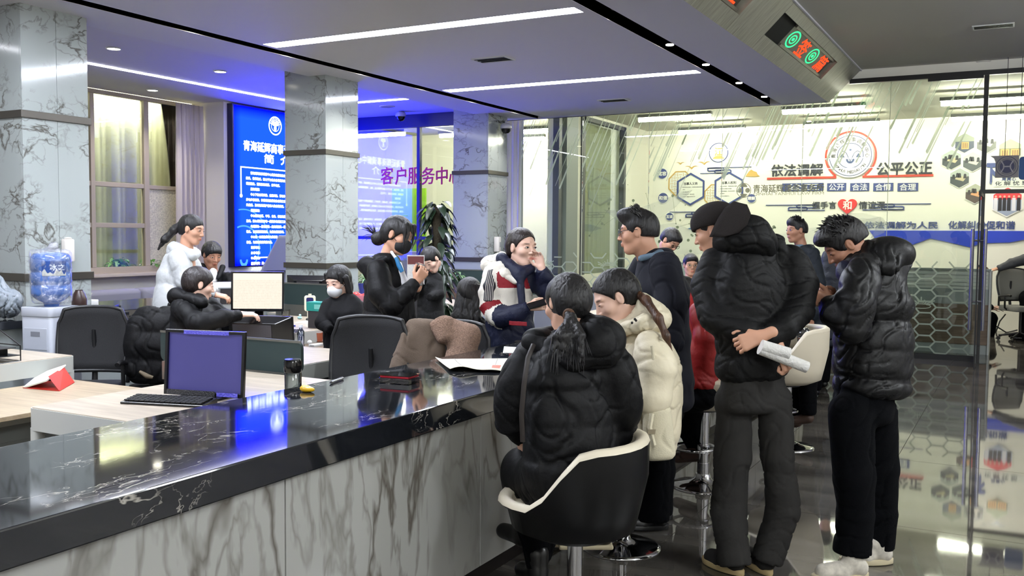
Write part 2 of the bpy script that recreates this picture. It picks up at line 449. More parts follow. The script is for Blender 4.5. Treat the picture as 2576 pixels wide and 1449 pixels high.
def nets(G, lo, res):
    n = np.array(G.shape); ins = G < 0
    cn = n-1
    acc = np.zeros((*cn, 3), np.float32); cnt = np.zeros(cn, np.float32)
    cr = []
    for ax in range(3):
        sl0 = [slice(None)]*3; sl1 = [slice(None)]*3
        sl0[ax] = slice(0, -1); sl1[ax] = slice(1, None)
        a = G[tuple(sl0)]; b = G[tuple(sl1)]
        x = (a < 0) != (b < 0)
        idx = np.argwhere(x); t = (a[x]/(a[x]-b[x]))
        pos = idx.astype(np.float32); pos[:, ax] += t
        o1, o2 = [i for i in range(3) if i != ax]
        for d1 in (0, -1):
            for d2 in (0, -1):
                c = idx.copy(); c[:, o1] += d1; c[:, o2] += d2
                ok = np.all((c >= 0) & (c < cn), 1)
                cc = c[ok]; np.add.at(acc, (cc[:, 0], cc[:, 1], cc[:, 2]), pos[ok]); np.add.at(cnt, (cc[:, 0], cc[:, 1], cc[:, 2]), 1)
        cr.append((idx, a[x] < 0))
    has = cnt > 0
    vid = np.full(cn, -1, np.int64); vid[has] = np.arange(has.sum())
    V = acc[has]/cnt[has][:, None]*res+lo
    F = []
    for ax in range(3):
        idx, neg = cr[ax]; o1, o2 = [(1, 2), (2, 0), (0, 1)][ax]
        ok = (idx[:, o1] > 0) & (idx[:, o2] > 0) & (idx[:, o1] < cn[o1]) & (idx[:, o2] < cn[o2])
        idx, neg = idx[ok], neg[ok]
        q = []
        for d1, d2 in ((-1, -1), (0, -1), (0, 0), (-1, 0)):
            c = idx.copy(); c[:, o1] += d1; c[:, o2] += d2
            q.append(vid[c[:, 0], c[:, 1], c[:, 2]])
        q = np.stack(q, 1); q[~neg] = q[~neg][:, ::-1]
        F.append(q[np.all(q >= 0, 1)])
    return V, np.concatenate(F)
def relax(V, F, it=1, lam=0.5):
    E = np.concatenate([F[:, [0, 1]], F[:, [1, 2]], F[:, [2, 3]], F[:, [3, 0]]])
    for _ in range(it):
        A = np.zeros_like(V); c = np.zeros(len(V))
        np.add.at(A, E[:, 0], V[E[:, 1]]); np.add.at(A, E[:, 1], V[E[:, 0]])
        np.add.at(c, E[:, 0], 1); np.add.at(c, E[:, 1], 1)
        V = V+lam*(A/np.maximum(c, 1)[:, None]-V)
    return V
def vnorm(V, F):
    n = np.cross(V[F[:, 2]]-V[F[:, 0]], V[F[:, 3]]-V[F[:, 1]])
    N = np.zeros_like(V)
    for i in range(4): np.add.at(N, F[:, i], n)
    return N/(np.linalg.norm(N, axis=1)[:, None]+1e-12)
def foldnoise(V, seed, fr):
    rs = np.random.RandomState(seed); o = np.zeros(len(V)); W = V*1.0
    W = W+0.25/fr*np.sin(V[:, [1, 2, 0]]*fr*1.7+seed)
    for i in range(5):
        k = rs.normal(size=3); k /= np.linalg.norm(k); k *= fr*(0.7+0.4*i)
        o += np.sin(W@k+rs.uniform(0, 6.3))/(1+0.4*i)
    r = np.zeros(len(V))
    for i in range(3):
        k = rs.normal(size=3); k /= np.linalg.norm(k); k *= fr*(0.8+0.5*i); v = np.sin(W@k+1.3*np.sin(W@(k[[1, 2, 0]]*.6)))
        r += np.exp(-(v/0.22)**2)*(0.5+0.5*np.sin(W@(k[[2, 0, 1]]*.45)+i))
    return o/2.6-1.1*r
def soft(name, S, res, mats, parent, label=None, it=1, wr=0.0, wf=22.0, seed=1, pigment=None, kind=None, core=None, cres=0.03):
    V, F = S.mesh_arrays(res)
    V = relax(V.astype(np.float64), F, it)
    if core is not None:
        V2, F2 = core.mesh_arrays(cres); F = np.concatenate([F, F2+len(V)]); V = np.concatenate([V, V2.astype(np.float64)])
    if wr:
        f = foldnoise(V, seed, wf); V = V+vnorm(V, F)*(wr*(f-0.6*np.abs(f)))[:, None]
    me = bpy.data.meshes.new(name)
    if not isinstance(mats, (list, tuple)): mats = [mats]
    off = np.zeros(3); q = parent
    while q is not None: off += np.array(q.location); q = q.parent
    Vl = V-off
    me.vertices.add(len(Vl)); me.vertices.foreach_set('co', Vl.astype(np.float32).ravel())
    me.loops.add(F.size); me.loops.foreach_set('vertex_index', F.astype(np.int32).ravel())
    me.polygons.add(len(F)); me.polygons.foreach_set('loop_start', np.arange(0, F.size, 4, dtype=np.int32))
    for m in mats: me.materials.append(m)
    if len(mats) > 1:
        cen = V[F].mean(1); _, I = S.ev(cen, ids=True)
        me.polygons.foreach_set('material_index', I.astype(np.int32))
    me.update(calc_edges=True)
    me.shade_smooth()
    if pigment is not None:
        ca = me.color_attributes.new('pigment', 'FLOAT_COLOR', 'POINT')
        C = np.ones((len(V), 4), np.float32); C[:, :3] = pigment(V); ca.data.foreach_set('color', C.ravel())
    o = put(name, me, parent)
    if label: o['label'] = label
    if kind: o['kind'] = kind
    return o
# ------------------------------------------------------------------ people
def skin_mat(name, rgb):
    if name in MATS: return MATS[name]
    m = mat(name, rgb, rough=0.5, spec=0.4, sub=0.0)
    N, L = nt(m); b = N['Principled BSDF']
    at = N.new('ShaderNodeAttribute'); at.attribute_name = 'pigment'
    mx = N.new('ShaderNodeMix'); mx.data_type = 'RGBA'; mx.blend_type = 'MULTIPLY'; mx.inputs[0].default_value = 1.0
    mx.inputs[6].default_value = (*lin(rgb), 1); L.new(at.outputs['Color'], mx.inputs[7]); L.new(mx.outputs[2], b.inputs['Base Color'])
    return m
def head_frame(face, up=(0, 1, 0)):
    x = cv(face); u = cv(up); z = u-x*(u@x); z /= np.linalg.norm(z); y = np.cross(z, x)
    return np.array([x, y, z])            # rows: forward, left, up
def add_head(S, c, M, h=0.235, fem=False, m=0):
    """c = centre of the skull, h = chin to crown"""
    s = h/0.235
    def w(p): return c+(np.array(p)*s)@M
    J = 0.9 if fem else 1.0
    S.ell(w((-0.012, 0, 0.028)), np.array((0.098, 0.076, 0.087))*s, M, 0.01, m)
    S.ell(w((0.028, 0, -0.03)), np.array((0.066, 0.06*J, 0.078))*s, M, 0.03*s, m)
    S.cap(w((0.062, 0.012*J, -0.098)), w((0.062, -0.012*J, -0.098)), 0.019*s, None, 0.03*s, m=m)
    for y in (1, -1):
        S.cap(w((0.045, y*0.022*J, -0.095)), w((-0.012, y*0.052*J, -0.055)), 0.014*s, 0.016*s, 0.03*s, m=m)
        S.ell(w((0.058, y*0.04, -0.025)), np.array((0.026, 0.024, 0.022))*s, M, 0.02*s, m)
        S.cap(w((0.082, y*0.014, 0.026)), w((0.07, y*0.048, 0.026)), 0.009*s, None, 0.014*s, m=m)
    for y in (1, -1):
        S.ell(w((0.099, y*0.032, 0.006)), np.array((0.014, 0.019, 0.011))*s, M, 0.012*s, m, 's')
        S.ell(w((0.077, y*0.032, 0.004)), np.array((0.0135, 0.017, 0.0105))*s, M, 0.004*s, m)
    S.cap(w((0.088, 0, 0.012)), w((0.108, 0, -0.03)), 0.007*s, 0.0095*s, 0.010*s, m=m)
    for y in (1, -1):
        S.ell(w((0.098, y*0.012, -0.033)), np.array((0.010, 0.008, 0.007))*s, M, 0.006*s, m)
        S.ell(w((0.0, y*0.0765, -0.006)), np.array((0.017, 0.0085, 0.03))*s, M, 0.006*s, m)
        S.ell(w((0.006, y*0.086, -0.002)), np.array((0.009, 0.006, 0.017))*s, M, 0.005*s, m, 's')
    S.cap(w((0.093, 0.013, -0.058)), w((0.093, -0.013, -0.058)), 0.0062*s, None, 0.007*s, m=m)
    S.cap(w((0.091, 0.012, -0.0685)), w((0.091, -0.012, -0.0685)), 0.0072*s, None, 0.007*s, m=m)
    S.cap(w((0.102, 0.02, -0.0632)), w((0.102, -0.02, -0.0632)), 0.003*s, None, 0.004*s, m=m, op='s')
def face_pigment(c, M, h, brow=(0.12, 0.1, 0.1), lip=(0.9, 0.55, 0.55)):
    s = h/0.235
    def f(V):
        q = ((V-c)@M.T)/s; C = np.ones((len(V), 3))
        def blob(x, y, z, ry, rz, col, a=1.0):
            e = ((np.abs(q[:, 1])-y)/ry)**2+((q[:, 2]-z)/rz)**2
            k = np.clip(1.6-1.6*e, 0, 1)*(q[:, 0] > x)*a
            C[:] = C*(1-k[:, None])+np.array(col)*k[:, None]
        blob(0.05, 0.0, -0.063, 0.023, 0.010, lip)
        blob(0.05, 0.0, -0.0632, 0.021, 0.0022, (0.35, 0.18, 0.18), 0.8)
        blob(0.045, 0.034, 0.026, 0.021, 0.0055, brow, 0.85)
        k = np.clip(1-((q[:, 0]-0.06)/0.03)**2-((np.abs(q[:, 1])-0.04)/0.025)**2-((q[:, 2]+0.028)/0.02)**2, 0, 1)*0.5
        C[:] = C*(1-k[:, None])+C*np.array((1.0, 0.86, 0.84))*k[:, None]
        return C
    return f
def add_hand(S, wr, d, n, L=0.18, curl=0.5, side=1, m=0, spread=0.12, thumb=0.6, curls=None):
    """wr wrist, d direction to the knuckles, n normal out of the BACK of the hand (world unit vectors)
    side=+1: thumb on the d x n side"""
    d = d/np.linalg.norm(d); n = n-d*(n@d); n /= np.linalg.norm(n); t = np.cross(d, n)*side
    s = L/0.18
    for j in (-1.0, -0.33, 0.33, 1.0):
        S.cap(wr+t*j*0.016*s, wr+d*0.088*s+t*j*0.030*s, 0.0155*s, 0.0125*s, 0.012*s, m=m)
    ln = [0.070, 0.078, 0.072, 0.056]
    for i, j in enumerate((1.0, 0.33, -0.33, -1.0)):
        a = wr+d*0.090*s+t*j*0.029*s; cu = curl if curls is None else curls[i]
        dd = d+t*j*spread; dd /= np.linalg.norm(dd); ang = 0.0; r = 0.0088*s
        for seg, fl, kk in ((0.45, 0.75, 1), (0.31, 1.0, .93), (0.24, 0.8, .82)):
            ang += cu*fl*1.25
            v = dd*math.cos(ang)-n*math.sin(ang); b = a+v*ln[i]*seg*s
            S.cap(a, b, r*kk, r*kk*0.93, 0.003*s, m=m); a = b
    a = wr+d*0.022*s+t*0.024*s; v = d*0.62+t*0.62-n*0.45*thumb; v /= np.linalg.norm(v)
    b = a+v*0.042*s; S.cap(a, b, 0.0145*s, 0.0115*s, 0.008*s, m=m)
    v2 = d*0.9+t*0.25-n*0.55*thumb; v2 /= np.linalg.norm(v2); c = b+v2*0.034*s; S.cap(b, c, 0.0105*s, 0.0098*s, 0.004*s, m=m)
    v3 = d*0.95-n*0.5*thumb; v3 /= np.linalg.norm(v3); S.cap(c, c+v3*0.024*s, 0.0095*s, 0.0078*s, 0.004*s, m=m)
def eyes(root, c, M, h, lid=0.5, bodyobj=None):
    """almond eyes: white, dark iris, upper lash line; lid 0 open .. 1 closed"""
    s = h/0.235
    def w(p): return c+(np.array(p)*s)@M
    for y in (1, -1):
        mb = MB()
        P = []; n = 12; hh = 0.0068*(1-lid)+0.0008
        def surf(a, b):  # a across, b up, on a lens surface
            return w((0.0925-0.35*abs(a)*abs(a)/0.03-abs(a)*0.16*(1 if a*y > 0 else .3)-b*b*8, y*0.0325+a, 0.0035+b+(0.12*a*y)))
        mb.mi = 0
        ctr = surf(0, 0); ring = []
        for i in range(n):
            t = 2*PI*i/n; ring.append(surf(0.0145*math.cos(t), hh*math.sin(t)))
        mb.add([ctr]+ring, [(0, 1+i, 1+(i+1) % n) for i in range(n)])
        mb.mi = 1
        ring = []; fx = M[0]*0.0008*s
        for i in range(n):
            t = 2*PI*i/n; bb = 0.0058*math.sin(t); bb = max(-hh*0.96, min(hh*0.96, bb)); ring.append(surf(0.0058*math.cos(t), bb)+fx)
        mb.add([ctr+fx*1.2]+ring, [(0, 1+i, 1+(i+1) % n) for i in range(n)])
        mb.mi = 2
        mb.tube([surf(a, hh*math.sqrt(max(0, 1-(a/0.0148)**2)))+fx for a in np.linspace(-0.0155, 0.0155, 7)], [0.0005*s, .0012*s, .0016*s, .0017*s, .0016*s, .0014*s, .0006*s], 5)
        part('eye', mb, [mat('eye_white', (214, 208, 202), 0.3), mat('iris', (22, 16, 14), 0.15), mat('lash', (14, 11, 11), 0.7)], root, 60, world=True)
HAIR = {}
def hair_mat(name='hair_black', rgb=(20, 18, 19), tip=None):
    if name in MATS: return MATS[name]
    m = mat(name, rgb, rough=0.5, bump=0.9, bscale=55, stretch=(1, 1, 0.12), var=0.35, vscale=30, spec=0.45)
    return m
def hair_cap(S, c, M, h, vol=0.010, line=0.062, side=0.02, nape=-0.07, front=0.0, part_=False):
    """the mass of hair that hugs the skull, cut open for the face"""
    s = h/0.235
    def w(p): return c+(np.array(p)*s)@M
    S.ell(w((-0.014, 0, 0.033)), np.array((0.098+vol, 0.078+vol, 0.086+vol))*s, M, 0.02, 0)
    S.ell(w((-0.045, 0, -0.01)), np.array((0.062+vol*.6, 0.066+vol*.6, 0.075))*s, M, 0.03*s, 0)
    if front: S.ell(w((0.05, 0, line+0.012)), np.array((0.05, 0.065, 0.026+front))*s, M, 0.02*s, 0)
    S.ell(w((0.115+side, 0, line-0.150)), np.array((0.118, 0.14, 0.150))*s, M, 0.012*s, 0, 's')
    S.ell(w((0.0, 0, nape-0.16)), np.array((0.3, 0.3, 0.16))*s, M, 0.01*s, 0, 's')
    for y in (1, -1):
        S.ell(w((0.002, y*0.088, -0.012)), np.array((0.026, 0.026, 0.038))*s, M, 0.006*s, 0, 's')
def spikes(name, c, M, h, n, zone, ln, parent, seed=3, m=None, lean=(0, 0, 1), r=0.004):
    """short tapered tufts standing off the hair"""
    rs = random.Random(seed); s = h/0.235; mb = MB()
    for _ in range(n):
        az = rs.uniform(*zone[0]); el = rs.uniform(*zone[1])
        q = np.array((math.cos(el)*math.cos(az)*0.104-0.014, math.cos(el)*math.sin(az)*0.085, math.sin(el)*0.093+0.033))
        nr = np.array((q[0]+0.014, q[1], q[2]-0.033)); nr /= np.linalg.norm(nr)
        d = nr+np.array(lean)*0.8+np.array([rs.gauss(0, .25) for _ in range(3)]); d /= np.linalg.norm(d)
        l = ln*rs.uniform(.5, 1.1); a = c+(q-nr*0.008)*s@M; b = c+((q+d*l*.6)*s)@M; e = c+((q+d*l+np.array((0.3*l, 0, -0.15*l))*rs.random())*s)@M
        mb.tube([a, b, e], [r*s, r*0.7*s, r*0.12*s], 5, False)
    return part(name, mb, m or hair_mat(), parent, 60, world=True, kind='stuff')
def person(label, base, group=None, name='person'):
    return thing(name, label, 'person', tuple(base), group=group)
# ------------------------------------------------------------------ sizes of the place (metres; X runs along the counter, Y away from it to the left)
HL, HR, HB = 3.42, 3.83, 3.62        # low hall ceiling, right-hand ceiling, ceiling of the bay by the windows
XG, XM, XW0 = 13.45, 18.2, -3.0      # glass partition, mural wall, wall behind the viewer
YC0, YC1, ZC = 2.055, 2.86, 0.89     # counter front, back, top
YE, YB = 7.43, 11.0                  # edge of the low ceiling, blue light box wall
# ------------------------------------------------------------------ lamps of the room (strips, tubes, spots)
E_STRIP, E_TUBE, E_SPOT, E_BOX = 92.0, 92.0, 60.0, 32.0
E_HALL_FILL = 210.0  # strength of the unseen fill lights added to the hall
m_strip = mat_emit('strip_light', (236, 242, 255), E_STRIP)
m_tube = mat_emit('tube_light', (255, 251, 234), E_TUBE)
m_spot = mat_emit('spot_glow', (255, 248, 225), E_SPOT)
m_frost_w = mat('lamp_body', (205, 207, 205), 0.4)
m_white = mat('plaster_white', (226, 222, 214), 0.8, bump=0.03, bscale=160)
m_ceil = mat('ceiling_paint', (216, 216, 222), 0.75, bump=0.03, bscale=200)
m_black = mat('black_metal', (14, 14, 15), 0.35)
m_dark = mat('slot_dark', (26, 27, 24), 0.6)
m_mural = mat('mural_wall_paint', (240, 238, 226), 0.7)
m_glass = mat_glass('partition_glass', (246, 250, 245), 1.0)
m_glass2 = mat_glass('window_glass', (240, 244, 240), 1.2)
m_navy = mat('navy_frame', (24, 26, 66), 0.4)
m_colmarble = mat_marble('column_marble', (158, 164, 162), (88, 86, 80), 0.022, 1.15, 0.10, (0.5, 0.6, 0.3), (1, 1, 1.3), 0.5, cover=0.44)
m_ctrmarble = mat_marble('counter_marble', (168, 168, 164), (100, 95, 88), 0.028, 1.05, 0.22, (0.25, 0.1, 0.1), (1, 1, 0.32), 0.55, cover=0.40)
m_blackmarble = mat_marble('black_marble', (26, 28, 32), (196, 190, 180), 0.007, 1.4, 0.05, (0, 0, 0.4), (1, 2.2, 1.4), 0.8, cover=0.51, spec=1.0)
m_band = mat('bronze_band', (88, 84, 78), 0.35, metal=0.7)
def tile_mat():
    m = bpy.data.materials.new('polished_tile'); m.use_nodes = True
    N, L = nt(m); b = N['Principled BSDF']; b.inputs['Roughness'].default_value = 0.035
    b.inputs['Specular IOR Level'].default_value = 0.9
    g = N.new('ShaderNodeNewGeometry'); mp = N.new('ShaderNodeMapping'); mp.inputs['Scale'].default_value = (1.2, 0.28, 1); mp.inputs['Rotation'].default_value = (0, 0, 0.12)
    L.new(g.outputs['Position'], mp.inputs['Vector'])
    n = N.new('ShaderNodeTexNoise'); n.inputs['Scale'].default_value = 3.2; n.inputs['Detail'].default_value = 9; n.inputs['Distortion'].default_value = 0.5
    L.new(mp.outputs[0], n.inputs['Vector'])
    cr = N.new('ShaderNodeMapRange'); cr.inputs[1].default_value = 0.3; cr.inputs[2].default_value = 0.72
    L.new(n.outputs['Fac'], cr.inputs[0])
    mc = N.new('ShaderNodeMix'); mc.data_type = 'RGBA'; mc.inputs[6].default_value = (*lin((56, 53, 50)), 1); mc.inputs[7].default_value = (*lin((104, 100, 94)), 1)
    L.new(cr.outputs[0], mc.inputs[0]); L.new(mc.outputs[2], b.inputs['Base Color'])
    n2 = N.new('ShaderNodeTexNoise'); n2.inputs['Scale'].default_value = 1.1; n2.inputs['Detail'].default_value = 2
    L.new(g.outputs['Position'], n2.inputs['Vector'])
    bp = N.new('ShaderNodeBump'); bp.inputs['Strength'].default_value = 0.05; bp.inputs['Distance'].default_value = 0.02
    L.new(n2.outputs['Fac'], bp.inputs['Height']); L.new(bp.outputs[0], b.inputs['Normal'])
    return m
m_tile = tile_mat()
# floor: a dark bed with tiles laid on it, joints open
fl = struct('floor', MB().box(XW0-.3, 22, -4.5, 13, -0.12, -0.006), mat('joint_grey', (120, 118, 110), 0.7))
tile_me = MB().box(0.0025, 1.6775, 0.002, 0.838, -0.005, 0.0).mesh('tile', m_tile)
k = 0
for i in range(-3, 10):
    for j in range(-4, 13):
        X0, Y0 = 5.5+1.68*(i-2), 0.743+0.84*j
        if X0+1.68 < -1.5 or X0 > 18.4 or (Y0 > 1.7 and k > 260): continue
        if Y0 < -2.6 and X0 < 9: continue
        o = put('tile', tile_me, fl, (X0, Y0, 0)); k += 1
# ceilings
def ceiling_low():
    mb = MB()
    ys = [2.39, 3.0, 3.17, 6.64, 6.80, YE]
    # slots run along X between 3.0-3.17 and 6.64-6.80; strips recessed
    segs = []
    for (a, b) in ((2.39, 3.0), (3.17, 6.64), (6.80, YE)):
        segs.append((a, b))
    strips = [(0.52, 0.72), (3.77, 3.97), (7.02, 7.21), (10.25, 10.44)]
    mb.box(XW0, XG, 2.39, 3.0, HL, HL+0.12); mb.box(XW0, XG, 6.80, YE, HL, HL+0.12)
    # the field between the tracks is pierced by the strip lights
    x = XW0
    for a, b in strips:
        mb.box(x, a, 3.17, 6.64, HL, HL+0.12)
        mb.box(a, b, 3.17, 3.25, HL, HL+0.12); mb.box(a, b, 6.58, 6.64, HL, HL+0.12)
        x = b
    mb.box(x, XG, 3.17, 6.64, HL, HL+0.12)
    mb.box(XW0, XG, YE-0.06, YE, HL+0.12, HB+0.1)
    mb.box(XG-0.06, XG, 2.39, YE, HL+0.0, HL+0.3)
    return mb, strips
mb, strips = ceiling_low()
ceil_low = struct('ceiling', mb, m_ceil)
mb = MB().box(XW0, XG, 6.62, 6.82, HL+0.19, HL+0.22).box(XW0, XG, 2.97, 3.2, HL+0.19, HL+0.22)
mb.box(XW0, XG, 6.625, 6.64, HL+0.004, HL+0.2).box(XW0, XG, 6.80, 6.815, HL+0.004, HL+0.2)
mb.box(XW0, XG, 2.985, 3.0, HL+0.004, HL+0.2).box(XW0, XG, 3.17, 3.185, HL+0.004, HL+0.2)
struct('ceiling_slot', mb, m_dark)
struct('ceiling_bay', MB().box(XW0, XG, YE-0.02, 11.7, HB, HB+0.1), mat('bay_ceiling', (214, 212, 216), 0.75))
struct('ceiling_right', MB().box(XW0, XG+0.05, -4.5, 2.1, HR, HR+0.1), mat('ceiling_right_paint', (196, 194, 186), 0.8, bump=0.03, bscale=200))
for a, b in strips:
    t = thing('strip_light', 'long white recessed strip light across the ceiling, ' + {0.52: 'behind the viewer', 3.77: 'above the near end of the counter', 7.02: 'nearer and longer-looking of the two in view', 10.25: 'farther of the two in view'}[a], 'ceiling light', ((a+b)/2, 4.915, HL), 0, 'recessed strip lights of the low ceiling')
    part('diffuser', MB().box(-(b-a)/2+0.008, (b-a)/2-0.008, -1.66, 1.66, 0.004, 0.02), m_strip, t)
    part('frame', MB().box(-(b-a)/2, (b-a)/2, -1.665, 1.665, 0.021, 0.06), m_frost_w, t)
# spots in the two slots
def slot_spot(x, y, word, lit=True, out=0.0):
    t = thing('slot_spotlight', word, 'spotlight', (x, y, HL+0.10), 0, 'spotlights in the ceiling slots')
    part('housing', MB().cyl((0, 0, -0.02), 0.045, 0.11, 18), m_frost_w, t, 50)
    if lit:
        part('lens', MB().cyl((0, 0, -0.028-out), 0.038, 0.008, 18), m_spot, t)
    part('collar', MB().torus((0, 0, -0.02), 0.043, 0.006, 20, 6), m_black, t, 50)
    l = bpy.data.lights.new('slot_lamp', 'SPOT'); l.energy = 60; l.spot_size = 1.7; l.spot_blend = 0.6; l.shadow_soft_size = 0.04; l.color = (1, .98, .94)
    lo = bpy.data.objects.new('slot_lamp', l); COL.objects.link(lo); lo.parent = t; lo.location = (0, 0, -0.04-out)
ords = ['nearest', 'second', 'third', 'fourth', 'fifth', 'sixth', 'seventh', 'eighth']
for i, x in enumerate((6.33, 7.60, 8.85, 10.1, 11.35, 12.6)):
    slot_spot(x, 6.74, 'small spotlight in the far black slot beside the columns, %s from the viewer' % ords[i])
for i, x in enumerate((8.82, 10.0, 11.35, 12.6)):
    slot_spot(x, 3.06, 'bright spotlight hanging in the near slot above the counter, %s from the viewer' % ords[i], out=0.07)
slot_spot(7.54, 3.09, 'unlit round fitting in the near slot above the counter', lit=False)
# unseen point lights added to brighten the hall, behind and right of the viewer
for hx, hy in ((-1.5, -1.2), (2.6, -2.6), (6.5, -2.8)):
    l = bpy.data.lights.new('hall_fill', 'POINT'); l.shadow_soft_size = 0.3; l.energy = E_HALL_FILL; l.color = (.90, .95, 1.0)
    lo = bpy.data.objects.new('hall_fill', l); COL.objects.link(lo); lo.location = (hx, hy, HR-.55)
# ------------------------------------------------------------------ bay: strips, downlights
t = thing('bay_strip_light', 'thin white strip light turning a corner in the blue-lit bay ceiling', 'ceiling light', (0, 0, HB-0.012))
part('diffuser', MB().box(2.0, 11.85, 9.98, 10.03, 0, 0.011).box(11.80, 11.85, 8.2, 9.98, 0, 0.011), mat_emit('bay_strip', (245, 246, 255), 22.0), t)
part('housing', MB().box(2.0, 11.87, 9.96, 10.05, 0.0115, 0.0119).box(11.78, 11.87, 8.18, 9.96, 0.0115, 0.0119), m_frost_w, t)
for i, (px, py) in enumerate(((286, 121), (554, 179), (384, 226))):
    p = onZ(px, py, HB)
    t = thing('downlight', ['round recessed downlight nearest the first column', 'round recessed downlight above the blue light box side, by the second column', 'round recessed downlight close to the window'][i], 'ceiling light', (p[0], p[1], HB), 0, 'downlights of the bay')
    part('rim', MB().torus((0, 0, -0.004), 0.075, 0.010, 24, 6), m_frost_w, t, 60)
    part('lens', MB().cyl((0, 0, -0.010), 0.068, 0.006, 20), mat_emit('downlight_glow', (255, 250, 228), 14), t)
    l = bpy.data.lights.new('down_lamp', 'SPOT'); l.energy = 75; l.spot_size = 2.2; l.spot_blend = 0.7; l.shadow_soft_size = 0.07; l.color = (1, .95, .88)
    lo = bpy.data.objects.new('down_lamp', l); COL.objects.link(lo); lo.parent = t; lo.location = (0, 0, -0.03)
def speaker(x, y, z, lab):
    t = thing('ceiling_speaker', lab, 'speaker', (x, y, z), 0, 'round ceiling speakers')
    part('rim', MB().torus((0, 0, -0.003), 0.115, 0.012, 28, 6), mat('speaker_rim', (200, 198, 190), 0.5), t, 60)
    part('grille', MB().cyl((0, 0, -0.008), 0.11, 0.006, 24), mat('speaker_grille', (120, 118, 112), 0.6, bump=.8, bscale=300), t)
speaker(12.4, 9.0, HB, 'round white ceiling speaker in the bay in front of the glass office')
p = onZ(2475, 156, HR); speaker(p[0], p[1], HR, 'round grey ceiling speaker above the glass entrance')
def vent(x, y, z, lab, lx=0.24, ly=0.40):
    t = thing('ceiling_vent', lab, 'vent', (x, y, z), 0, 'ceiling air vents')
    f = MB(); P = [(-lx/2, -ly/2), (lx/2, -ly/2), (lx/2, ly/2), (-lx/2, ly/2)]; Q = [(a*0.86, b*0.92) for a, b in P]
    f.ring(P, Q, (0, 0, -0.012), (1, 0, 0), (0, 1, 0), 0.011); part('frame', f, m_frost_w, t)
    part('opening', MB().box(-lx*.43, lx*.43, -ly*.46, ly*.46, -0.004, -0.001), mat('vent_black', (6, 6, 6), 0.9), t)
    for i in range(3):
        part('slat', MB().box(-lx*.3+i*lx*.3-.006, -lx*.3+i*lx*.3+.006, -ly*.46, ly*.46, -0.012, -0.005), m_black, t)
vent(8.68, 4.94, HL, 'black rectangular ceiling vent between the two strip lights')
vent(11.99, 4.94, HL, 'black rectangular ceiling vent beyond the farther strip light')
vent(11.3, 0.35, HR, 'black rectangular ceiling vent above the glass entrance', 0.2, 0.40)
# ------------------------------------------------------------------ slanted beam with LED signs
m_lam = mat_wood('grey_laminate', (122, 120, 106), (158, 156, 142), 0.35, (14.0, 1.5, 1.5))
s2 = math.sqrt(0.5)
U = np.array((1., 0, 0)); V_ = np.array((0, -s2, s2)); O = np.array((0, 2.39, HL))      # along the beam, up the slope
Nn = np.cross(U, V_)                                                               # points down and right, out of the slope... checked below
Nn = np.array((0, -s2, -s2))
def slope_box(mb, x0, x1, a0, a1, d0, d1):
    """box on the slope: x range, a up the slope, d out of the face"""
    c = O+U*(x0+x1)/2+V_*(a0+a1)/2+Nn*(d0+d1)/2
    return mb.obox(c, U*(x1-x0)/2, V_*(a1-a0)/2, Nn*(d1-d0)/2)
beam = struct('ceiling_beam', slope_box(MB(), XW0, XG, 0.0, 0.58, -0.16, -0.12), m_lam)
A0, A1 = 0.17, 0.44                                        # opening of the signs, up the slope
xs = [XW0, -2.1, 1.7, 1.78, 4.62, 5.5, 8.38, 8.52, 8.66, 9.3, 12.2, XG]
def bp_(x0, x1, a0, a1):
    o = part('panel', slope_box(MB(), x0+0.002, x1-0.002, a0, a1, -0.12, 0.0), m_lam, beam)
for x0, x1 in ((XW0, 1.7), (4.62, 5.5), (8.38, 8.60), (8.60, 9.3), (12.2, 12.75), (12.75, XG)):
    bp_(x0, x1, 0.0, 0.58)
for x0, x1 in ((1.7, 4.62), (5.5, 8.38), (9.3, 12.2)):
    n = 3
    for i in range(n):
        a, b = x0+(x1-x0)*i/n, x0+(x1-x0)*(i+1)/n
        bp_(a, b, 0.0, A0-0.002); bp_(a, b, A1+0.002, 0.58)
